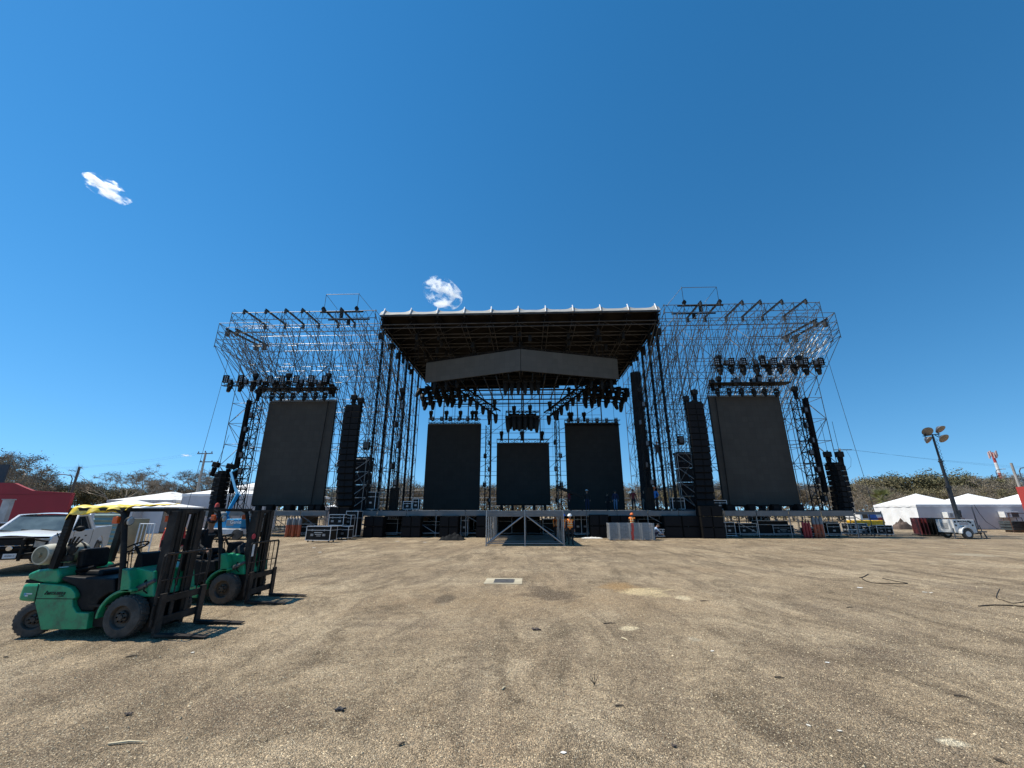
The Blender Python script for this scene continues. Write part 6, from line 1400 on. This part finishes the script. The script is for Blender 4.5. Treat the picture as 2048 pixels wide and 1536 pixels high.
x_ = PX(1713, 42); o = thing("service_truck", "white vehicle with blue and red panels seen under the right end of the deck", "truck", (x_, 44, 0)); s_ = lambda u: PX(u, 44)-x_
MB().bx(s_(1717), s_(1764), 0, 2, .75, 1.75).build("body", carw, o, bevel=.08); MB().bx(s_(1722), s_(1733), -.02, .01, 1.25, 1.62).build("window", glassd, o)
MB().prism([(s_(1734), .85), (s_(1754), .85), (s_(1748), 1.70), (s_(1734), 1.70)], -.03, .0).build("blue_panel", mat("blue panel", (.02, .12, .45), .4), o); MB().prism([(s_(1750), .8), (s_(1764), .8), (s_(1762), 1.35), (s_(1752), 1.3)], -.035, -.005).build("red_panel", mat("red panel", (.5, .04, .05), .4), o)
for u in (1722, 1758): MB().lathe((s_(u), .1, .4), (0, 1, 0), [(0, .38), (.25, .38)], 16).build("wheel", rubber, o)
o = thing("yellow_loader", "low yellow machine body under the right end of the deck", "machine", (x_, 41.5, 0)); MB().bx(PX(1706, 41.5)-x_, PX(1764, 41.5)-x_, 0, 1.2, .6, 1.12).build("body", mat("machine yellow paint", (.95, .50, .01), .4), o, bevel=.06); MB().bx(PX(1710, 41.5)-x_, PX(1760, 41.5)-x_, .1, 1.1, .15, .55).build("undercarriage", black, o, bevel=.05)
# ------------------------------------------------------------------ poles, mast, wires
conc = mat("grey concrete pole", (.30, .28, .25), .8, 0, .2, 2)
p = P(394, 985, 58); zt = P(407, 905, 58).z; o = thing("utility_pole", "concrete power pole with crossarms left of the stage", "utility pole", (p.x, 58, 0)); MB().tube((0, 0, 0), (0, 0, zt), .20, 10, .13).build("pole", conc, o, smooth=True)
q = MB(); q.box((-.1, 0, zt-.15), (2.3, .12, .12)); q.box((.35, 0, zt-1.35), (1.9, .12, .12)); q.build("crossarm", galvdull, o); q = MB()
for x, z in ((-1.1, zt), (-.1, zt+.1), (.9, zt), (-.45, zt-1.3), (1.2, zt-1.3)): q.lathe((x, 0, z-.05), (0, 0, 1), [(0, .07), (.1, .09), (.2, .05)], 8)
q.build("insulators", mat("brown insulator", (.15, .09, .07), .3), o)
tip = Vector((p.x, 58, zt))
for k, (dx, dz, far) in enumerate(((-1.0, 0, (-95, 70, 9.5)), (.9, 0, (-95, 71.5, 9.5)))):
    a0 = tip+Vector((dx, 0, dz)); b0 = Vector(far); pts = [a0.lerp(b0, t/16)-Vector((0, 0, 1.0*math.sin(math.pi*t/16))) for t in range(17)]; tag(MB().path(pts, .006, 4).build("power_line", blackst), f"thin power line running left from the concrete power pole, {'near' if k == 0 else 'far'} one", "cable")
p = P(148, 970, 50); zt = P(156, 934, 50).z; o = thing("utility_pole", "short dark wooden pole sticking up from the bushes on the left", "utility pole", (p.x, 50, 0)); MB().tube((0, 0, 0), (0, 0, zt), .15, 8, .13).build("pole", mat("dark wood pole", (.10, .085, .07), .8), o)
def lamp(label, u, v, Y, s, rz=0):
    p = P(u, v, Y); o = thing("street_lamp", label, "street lamp", (p.x, Y, 0)); q = MB(); q.path([(0, 0, 0), (0, 0, p.z-.5), (s*.3, 0, p.z-.1), (s*1.5, 0, p.z+.1)], .06, 6); q.build("pole", galvdull, o, smooth=True); MB().box((s*1.75, 0, p.z+.1), (.7, .26, .12)).build("lamp_head", mat("pale lamp head", (.55, .56, .56), .4), o, bevel=.04)
lamp("thin street lamp behind the bushes on the left", 147, 950, 55, -1)
lamp("street lamp with a pale head at the right edge above the trees", 2036, 935, 60, 1); lamp("distant street lamp beside the red and white radio mast", 1990, 939, 90, 1)
p = P(2044, 980, 52); zt = P(2022, 926, 52).z; o = thing("utility_pole", "plain pale concrete pole above the red wall at the right edge", "utility pole", (P(2022, 926, 52).x, 52, 0)); MB().tube((0, 0, 0), (0, 0, zt), .16, 10, .12).build("pole", conc, o, smooth=True)
p = P(1984, 905, 170); o = thing("radio_mast", "red and white radio mast with antennas on top, far behind the right trees", "radio mast", (p.x, 170, 0)); H = p.z; mr, mw = mat("mast red paint", (.4, .05, .04), .6), mat("mast white paint", (.65, .65, .63), .6)
for k in range(6): MB().tube((0, 0, H*k/6), (0, 0, H*(k+1)/6), .75-.06*k, 10, .69-.06*k).build("mast_band", mr if k % 2 else mw, o, smooth=True)
q = MB()
for k in range(9): a = k*2*math.pi/9; q.box((1.1*math.cos(a), 1.1*math.sin(a), H-1.2+.4*(k % 3)), (.35, .35, 2.1)); q.tube((0, 0, H-1), (1.1*math.cos(a), 1.1*math.sin(a), H-1), .1, 4)
q.build("antennas", mat("pale antenna shell", (.5, .35, .33), .6), o)
p = P(1679, 897, 62); o = thing("utility_pole", "power pole with a crossarm and drooping wires behind the right side line array", "utility pole", (p.x, 62, 0)); MB().tube((0, 0, 0), (0, 0, p.z), .16, 8, .12).build("pole", conc, o); q = MB(); q.box((.4, 0, p.z-.2), (2.6, .1, .1)); q.path([(.9, 0, p.z-.2), (1.3, 0, p.z-1.5), (1.0, 0, p.z-2.6), (.2, 0, p.z-3.2)], .02, 4); q.build("crossarm", galvdull, o)
for k in range(3):
    a0 = Vector((p.x+.4+.5*k, 62, p.z-.1)); b0 = Vector((110, 75+2*k, 8.5)); pts = [a0.lerp(b0, t/16)-Vector((0, 0, .9*math.sin(math.pi*t/16))) for t in range(17)]; tag(MB().path(pts, .006, 4).build("power_line", blackst), f"thin power line running right from the pole behind the right line array, {ORD[k]} of three", "cable")

# ------------------------------------------------------------------ trees
bark = mat("grey bark", (.17, .14, .11), .9, 0, .3, 3); twig = mat("pale dry twigs", (.30, .255, .20), .9, 0, .35, .8)
def leafm(n, c, v=.45, s=.9): return mat(n, c, .75, 0, v, s, spec=.2)
leaf_o = leafm("olive leaves", (.165, .142, .075)); leaf_g = leafm("green leaves", (.125, .115, .058)); leaf_b = leafm("dry brown leaves", (.20, .15, .08)); leaf_d = leafm("greyish dry leaves", (.21, .185, .125))
def branches(b, p, d, ln, r, lvl, rg, tips, spread=.55, grav=.0):
    q_ = p+d*ln; mid = p.lerp(q_, .5)+Vector((rg.uniform(-1, 1), rg.uniform(-1, 1), rg.uniform(-1, 1)))*ln*.07
    b.tube(p, mid, r, 5 if lvl > 2 else 3, r*.85, caps=False); b.tube(mid, q_, r*.85, 5 if lvl > 2 else 3, r*.65, caps=False); tips.append((q_, lvl))
    if lvl == 0: return
    for k in range(rg.choice((2, 3, 3)) if lvl > 1 else 3):
        nd = (d+Vector((rg.gauss(0, spread), rg.gauss(0, spread), rg.gauss(.08-grav, spread*.55)))).normalized(); branches(b, q_ if k else mid.lerp(q_, .7), nd, ln*rg.uniform(.62, .88), r*.62, lvl-1, rg, tips, spread, grav)
def make_tree(h, lm, leaves, seed, bare=False, wide=1.0, lsize=.16):
    def f():
        rg = random.Random(seed); o = thing("tree", "", "tree"); b = MB(); tips = []
        th = h*rg.uniform(.18, .28); b.tube((0, 0, -.1), (0, 0, th), h*.022, 7, h*.016, caps=False)
        for k in range(4):
            a = k*math.pi/2+rg.uniform(-.5, .5); branches(b, Vector((0, 0, th*rg.uniform(.7, 1))), Vector((math.cos(a)*.55*wide, math.sin(a)*.55*wide, .8)).normalized(), h*.25, h*.012, 4 if bare else 3, rg, tips, .5*wide)
        b.build("trunk", twig if bare else bark, o, recalc=False)
        m = MB()
        if bare:
            for p, l in tips:
                if l > 1: continue
                for k in range(8):
                    d = Vector((rg.gauss(0, 1), rg.gauss(0, 1), rg.gauss(.35, .6))).normalized(); e = p+d*h*rg.uniform(.05, .10); s_ = d.orthogonal().normalized()*.018; m.add([p+s_, p-s_, e], [(0, 1, 2)])
                    s2 = d.cross(s_).normalized()*.018; m.add([p+s2, p-s2, e], [(0, 1, 2)])
            m.build("twigs", twig, o, recalc=False); m = MB()
        sp = [p for p, l in tips if l <= (0 if bare else 1)]
        for k in range(leaves):
            p = rg.choice(sp); c = p+Vector((rg.gauss(0, 1), rg.gauss(0, 1), rg.gauss(0, .8)))*h*.045
            n_ = Vector((rg.gauss(0, 1), rg.gauss(0, 1), rg.gauss(.6, .8))).normalized(); t = n_.orthogonal().normalized()*lsize*rg.uniform(.6, 1.4); u = n_.cross(t).normalized()*lsize*rg.uniform(.35, .8); m.add([c-t, c+u*.8, c+t, c-u], [(0, 1, 2, 3)])
        if leaves: m.build("crown", lm, o, recalc=False)
        return o
    return f
TR = dict(g1=Proto(make_tree(8, leaf_g, 6000, 11, wide=1.1, lsize=.115)), g2=Proto(make_tree(8, leaf_o, 5200, 12, wide=1.2, lsize=.115)), o1=Proto(make_tree(8, leaf_d, 4200, 13, wide=1.2, lsize=.11)), b1=Proto(make_tree(8, leaf_b, 2200, 14, True, 1.15, .075)), b2=Proto(make_tree(8, leaf_d, 1500, 15, True, 1.0, .075)), b3=Proto(make_tree(8, leaf_b, 250, 16, True, 1.3, .07)), s1=Proto(make_tree(8, leaf_o, 6500, 17, wide=1.5, lsize=.115)))
DESC = dict(g1="dense dark green", g2="olive green", o1="dusty greyish", b1="half bare brown", b2="half bare grey", b3="bare grey-branched", s1="broad bushy olive")
tn = {}
def tree(kind, u, vt, Y, where, grp):
    p = P(u, vt+(rnd.uniform(-12, 20) if "right" in where else rnd.uniform(-9, 7)), Y); h = max(2.5, p.z); i = tn.get((kind, where), 0); tn[(kind, where)] = i+1
    o = TR[kind].put((p.x, Y, 0), f"{DESC[kind]} tree {where}"+(f", {ORD[i]} such from the left" if True else ""), (0, 0, rnd.uniform(0, 6.28)), h/8*rnd.uniform(.96, 1.06), grp)
    o.scale = (h/8*rnd.uniform(1.0, 1.25),)*2+(h/8*.98,)
W1 = "behind the left tents"; g1_ = "trees behind the left tents"
for k_, u, v, Y in sorted((("b2", -75, 872, 52), ("b1", -25, 868, 56), ("b2", 35, 900, 54), ("b3", 72, 925, 58), ("b1", 10, 930, 48), ("b2", 90, 945, 60), ("s1", 125, 962, 60), ("g1", 165, 950, 62), ("s1", 195, 950, 64), ("g2", 228, 955, 66), ("s1", 262, 962, 68), ("b1", 215, 946, 72), ("o1", 300, 960, 72), ("b3", 266, 918, 60), ("b1", 330, 955, 74), ("b2", 360, 957, 76), ("b3", 398, 925, 74), ("o1", 345, 965, 66), ("b1", 425, 950, 78), ("b2", 455, 948, 80), ("g2", 480, 955, 82), ("b3", 500, 945, 84), ("b1", 520, 955, 86)), key=lambda t: t[1]):
    tree(k_, u, v, Y, W1, g1_)
W2 = "in the wood behind the stage"; g2_ = "trees of the wood behind the stage"
u = 650
i = 0
while u < 1700:
    k_ = ("b1", "b2", "o1", "b1", "g2", "b3", "b2", "s1")[i % 8]; tree(k_, u, rnd.uniform(950, 975), 86+rnd.uniform(-6, 14), W2, g2_); u += rnd.uniform(13, 21); i += 1
W3 = "behind the right tents"; g3_ = "trees behind the right tents"
for k_, u, v, Y in sorted((("b1", 1690, 955, 80), ("o1", 1715, 945, 82), ("g2", 1738, 938, 84), ("o1", 1755, 935, 86), ("g1", 1783, 940, 84), ("b2", 1728, 972, 70), ("s1", 1770, 968, 72), ("g2", 1805, 946, 80), ("b1", 1745, 985, 66), ("g1", 1840, 935, 82), ("o1", 1862, 930, 84), ("g1", 1905, 935, 82), ("o1", 1885, 942, 80), ("s1", 1822, 962, 72), ("g2", 1858, 960, 72), ("s1", 1890, 962, 74), ("b3", 1870, 925, 88), ("b1", 1935, 940, 84), ("b2", 1960, 937, 86), ("b3", 1985, 938, 88), ("b1", 1935, 962, 72), ("b2", 1965, 958, 74), ("o1", 1990, 962, 74), ("g2", 2000, 955, 70), ("b2", 2020, 940, 86), ("b3", 2045, 940, 86), ("b1", 2035, 958, 76), ("s1", 2060, 965, 76), ("b2", 2080, 950, 82), ("b1", 1800, 982, 66), ("b2", 1915, 980, 66), ("b1", 2015, 975, 66), ("b1", 1698, 985, 70), ("b2", 1715, 990, 64)), key=lambda t: t[1]):
    tree(k_, u, v, Y, W3, g3_)
# palm
p = P(1762, 992, 60); o = thing("palm_tree", "short fan palm behind the right end of the deck", "palm tree", (p.x, 60, 0)); MB().tube((0, 0, 0), (0, 0, p.z-.6), .16, 8, .12).build("trunk", bark, o); q = MB(); rg = random.Random(5)
for k in range(34):
    a = rg.uniform(0, 6.28); e = rg.uniform(-.5, 1.2); d = Vector((math.cos(a)*math.cos(e), math.sin(a)*math.cos(e), math.sin(e))); c = Vector((0, 0, p.z-.5)); q.tube(c, c+d*.8, .02, 3)
    s_ = d.cross(Vector((0, 0, 1))).normalized()
    for j in range(9): t = (j-4)/4; dd = (d+s_*t*.8).normalized(); w_ = s_*.05; q.add([c+d*.8-w_, c+d*.8+w_, c+d*.8+dd*1.1-Vector((0, 0, .15*abs(t)))], [(0, 1, 2)])
q.build("fronds", leafm("palm fronds", (.14, .15, .05)), o, recalc=False)
# far-off scrub that reads as one mass
q = MB(); rg = random.Random(9)
for k in range(26000):
    x = rg.uniform(-150, 170); y = rg.uniform(92, 125) if -60 < x < 60 else rg.uniform(74, 120); hh = (.62 if x > 30 else .95)*(3.0+2.2*noise.noise(Vector((x*.07, y*.07, 0)))+.8*noise.noise(Vector((x*.4, y*.4, 0))))*(.75 if x < -20 and y < 90 else 1)
    c = Vector((x, y, rg.uniform(.1, 1)**.6*hh)); t = Vector((rg.gauss(0, 1), rg.gauss(0, 1), rg.gauss(0, .8))).normalized()*rg.uniform(.2, .42); u2 = t.orthogonal().normalized()*rg.uniform(.12, .3); q.add([c-t, c+u2, c+t, c-u2], [(0, 1, 2, 3)])
tag(q.build("scrub", leafm("dry scrub", (.17, .14, .075), .5, .25), recalc=False), kind='stuff')

# ------------------------------------------------------------------ small things on the ground
p0, p1 = G(967, 1168), G(1045, 1157); o = thing("utility_cover", "dark iron cover set in a pale concrete frame in the dirt", "manhole cover", ((p0.x+p1.x)/2, (p0.y+p1.y)/2, 0)); w_, d_ = (p1.x-p0.x), (p1.y-p0.y)
a0, a1 = G(986, 1166), G(1027, 1158.5); cw, cd_ = a1.x-a0.x, a1.y-a0.y; q = MB(); q.bx(-w_/2, w_/2, -d_/2, -cd_/2, -.02, .010); q.bx(-w_/2, w_/2, cd_/2, d_/2, -.02, .010); q.bx(-w_/2, -cw/2, -cd_/2, cd_/2, -.02, .010); q.bx(cw/2, w_/2, -cd_/2, cd_/2, -.02, .010); q.build("concrete_frame", mat("pale yard concrete", (.40, .35, .245), .9, 0, .25, 4, .3, 30, dirt=(.33, .27, .19), dscale=2.5, damt=.8), o)
q = MB(); q.bx(-cw/2, cw/2, -cd_/2, cd_/2, -.01, .006)
for k in range(12): q.bx(-cw/2+.05+k*cw/12, -cw/2+.05+k*cw/12+.03, -cd_/2+.05, cd_/2-.05, .006, .012)
q.build("iron_cover", mat("worn iron cover", (.10, .10, .10), .6, .3, .3, 9), o)
def litter(name, label, cat, u, v, m, size, kind="chip", rz=0):
    p = G(u, v); q = MB(Matrix.Translation(p) @ Matrix.Rotation(rz, 4, 'Z')); rg = random.Random(int(u))
    if kind == "chip": q.grid(lambda a, c: ((a-.5)*size*(1-.3*(c-.5)**2*4), (c-.5)*size*.7*(1-.5*(a-.5)**2*4), .006+.12*size*abs(noise.noise(Vector((a*3+u, c*3, 0))))+.02*size), 8, 6)
    elif kind == "clump": 
        for k in range(14): q.ell((rg.gauss(0, size*.3), rg.gauss(0, size*.22), size*.12*rg.random()+.01), (size*.22, size*.16, size*.13), 6, 4, .35, rg)
    elif kind == "stick": q.tube((-size/2, 0, .012), (0, size*.06, .016), .010, 5); q.tube((0, size*.06, .016), (size/2, 0, .012), .010, 5, .004)
    tag(q.build(name, m), label, cat)
paper = mat("white paper scrap", (.75, .74, .70), .8, 0, .05); rubd = mat("black rubber scrap", (.02, .02, .025), .6); dstick = mat("dark stick", (.10, .075, .05), .9); pale = mat("pale dry stem", (.55, .46, .30), .9)
litter("paper_scrap", "small white crumpled scrap near the bottom centre of the yard", "litter", 1127, 1507, paper, .055)
litter("paper_scrap", "small white oval scrap on the dirt right of centre", "litter", 1655, 1326, paper, .06)
litter("rubber_scrap", "black shredded scrap on the dirt, lower left of centre", "litter", 680, 1421, rubd, .075, "clump")
litter("rubber_scrap", "small dark clod left of the black shredded scrap", "litter", 256, 1431, mat("dark clod", (.09, .07, .06), .9), .06, "clump")
litter("rubber_scrap", "dark lump of asphalt in the middle of the yard", "litter", 1072, 1260, mat("dark clod", (.06, .05, .05)), .12, "clump")
litter("rubber_scrap", "tiny dark clod near the lower right", "litter", 1349, 1494, mat("dark clod", (.06, .05, .05)), .04, "clump")
for k, (u, v, s_, rz, lab) in enumerate(((265, 1314, .25, .6, "in front of the near forklift"), (1240, 1414, .16, 0, "on the dirt below the middle of the yard"), (1925, 1395, .22, -.6, "at the right of the yard"), (1700, 1216, .25, .1, "right of centre in mid yard"), (1410, 1203, .35, 0, "on the right beyond the oil stains"), (1560, 1357, .2, -.15, "by the white oval scrap"), (2000, 1524, .12, -.8, "in the bottom right corner"), (12, 1316, .12, 0, "at the left edge below the forklift"), (805, 1490, .12, .8, "near the bottom, left of the white scrap"), (1220, 1248, .4, .15, "above the centre of the yard"))):
    litter("stick", f"short dark stick lying {lab}", "stick", u, v, dstick, s_*.6, "stick", rz)
litter("straw", "thin pale stem lying on the stones at the lower left", "stem", 255, 1489, pale, .32, "stick", .15); litter("straw", "thin pale stem standing out left of the little weed", "stem", 1008, 1378, pale, .09, "stick", 1.1); litter("straw", "short pale stem in mid yard", "stem", 1250, 1280, pale, .18, "stick", -1.2)
p = G(1189, 1370); q = MB(Matrix.Translation(p))
for k, (dx, dz) in enumerate(((-.09, .11), (-.05, .13), (0.01, .15), (.06, .10), (.09, .12))): q.tube((0, 0, 0), (dx*.4, .01*k-.02, dz*.5), .004, 4); q.tube((dx*.4, .01*k-.02, dz*.5), (dx, .02*k-.04, dz), .003, 4, .001)
tag(q.build("dry_weed", dstick), "tiny dry weed sprouting from the bare dirt", "plant")
def cable(label, pts, r=.016):
    q = MB(); L = [G(u, v, r) for u, v in pts]; out = []
    for i in range(len(L)-1):
        p0, p1, p2, p3 = L[max(0, i-1)], L[i], L[i+1], L[min(len(L)-1, i+2)]
        for k in range(8):
            t = k/8; out.append(.5*((2*p1)+(p2-p0)*t+(2*p0-5*p1+4*p2-p3)*t*t+(3*p1-p0-3*p2+p3)*t**3))
    out.append(L[-1]); tag(q.path(out, r, 6).build("cable", black, smooth=True), label, "cable")
cable("loose black cable bent into a loop on the dirt at the right", [(1719, 1155), (1728, 1153), (1737, 1148), (1728, 1153), (1724, 1157), (1742, 1165), (1780, 1167), (1815, 1167), (1790, 1162), (1765, 1157)], .010)
cable("thin black cable curling near the right edge of the yard", [(1999, 1178), (1993, 1195), (2008, 1201), (2025, 1206), (2048, 1204), (2070, 1200)], .008); cable("straight black cable reaching the right edge of the yard", [(1957, 1212), (1990, 1210), (2020, 1211), (2060, 1213)], .011)
litter("paper_scrap", "white can-like scrap above the looped cable's left end", "litter", 1720, 1176, paper, .14)
for k, (u, v) in enumerate(((795, 1083), (640, 1105), (628, 1096), (1850, 1185), (1862, 1186), (1617, 1452), (1680, 1463), (1425, 1303), (385, 1306), (850, 1085), (690, 1082))): litter("paper_scrap", f"tiny pale scrap scattered in the yard, {ORD[k]} of the tiniest ones", "litter", u, v, mat("pale scrap", (.62, .58, .50), .8), max(.03, .04*G(u, v).y/4), "chip", k)

# ------------------------------------------------------------------ clouds: small volumes high in the air
def cloud(label, u, v, T, size, rot, seed, dens):
    r = ray(u, v); c = Vector((0, 0, CAMZ))+r*T
    o = MB().ell((0, 0, 0), size, 24, 12).build("cloud", blackm); o.location = c; o.rotation_euler = rot; tag(o, label, "cloud")
    m = bpy.data.materials.new("cloud vapour"); m.use_nodes = True; n = m.node_tree; n.nodes.remove(n.nodes["Principled BSDF"]); L = n.links.new
    pv = n.nodes.new("ShaderNodeVolumePrincipled"); pv.inputs['Color'].default_value = (1, 1, 1, 1); pv.inputs['Anisotropy'].default_value = .45
    tc = n.nodes.new("ShaderNodeTexCoord"); mp = n.nodes.new("ShaderNodeMapping"); mp.inputs['Scale'].default_value = tuple(1/s for s in size); L(tc.outputs['Object'], mp.inputs[0])
    nz = n.nodes.new("ShaderNodeTexNoise"); nz.inputs['Scale'].default_value = 1.6; nz.inputs['Detail'].default_value = 7; nz.inputs['Roughness'].default_value = .66; nz.inputs['Distortion'].default_value = .5
    ad = n.nodes.new("ShaderNodeVectorMath"); ad.inputs[1].default_value = (seed, seed*2.3, 0); L(mp.outputs[0], ad.inputs[0]); L(ad.outputs[0], nz.inputs['Vector'])
    ln = n.nodes.new("ShaderNodeVectorMath"); ln.operation = 'LENGTH'; L(mp.outputs[0], ln.inputs[0])
    n1 = n.nodes.new("ShaderNodeMapRange"); L(nz.outputs['Fac'], n1.inputs[0]); n1.inputs[1].default_value = .42; n1.inputs[2].default_value = .66; n1.inputs[3].default_value = 0; n1.inputs[4].default_value = 1.15
    a = n.nodes.new("ShaderNodeMath"); a.operation = 'MULTIPLY_ADD'; L(ln.outputs['Value'], a.inputs[0]); a.inputs[1].default_value = -.72; L(n1.outputs[0], a.inputs[2])
    mr = n.nodes.new("ShaderNodeMapRange"); L(a.outputs[0], mr.inputs[0]); mr.inputs[1].default_value = .02; mr.inputs[2].default_value = .34; mr.inputs[3].default_value = 0; mr.inputs[4].default_value = dens
    L(mr.outputs[0], pv.inputs['Density']); L(pv.outputs[0], n.nodes["Material Output"].inputs['Volume']); o.data.materials.clear(); o.data.materials.append(m)
cloud("small ragged white cloud in the clear sky above the stage roof", 884, 586, 1000, (56, 40, 34), (R(-30), R(28), 0), 3.1, .10)
cloud("thin white cloud streak high in the left of the sky", 213, 377, 1000, (84, 30, 20), (R(-30), R(26), 0), 7.7, .12)
cloud("tiny faint cloud low over the trees on the left", 372, 911, 1400, (20, 14, 5), (0, 0, 0), 1.7, .1)
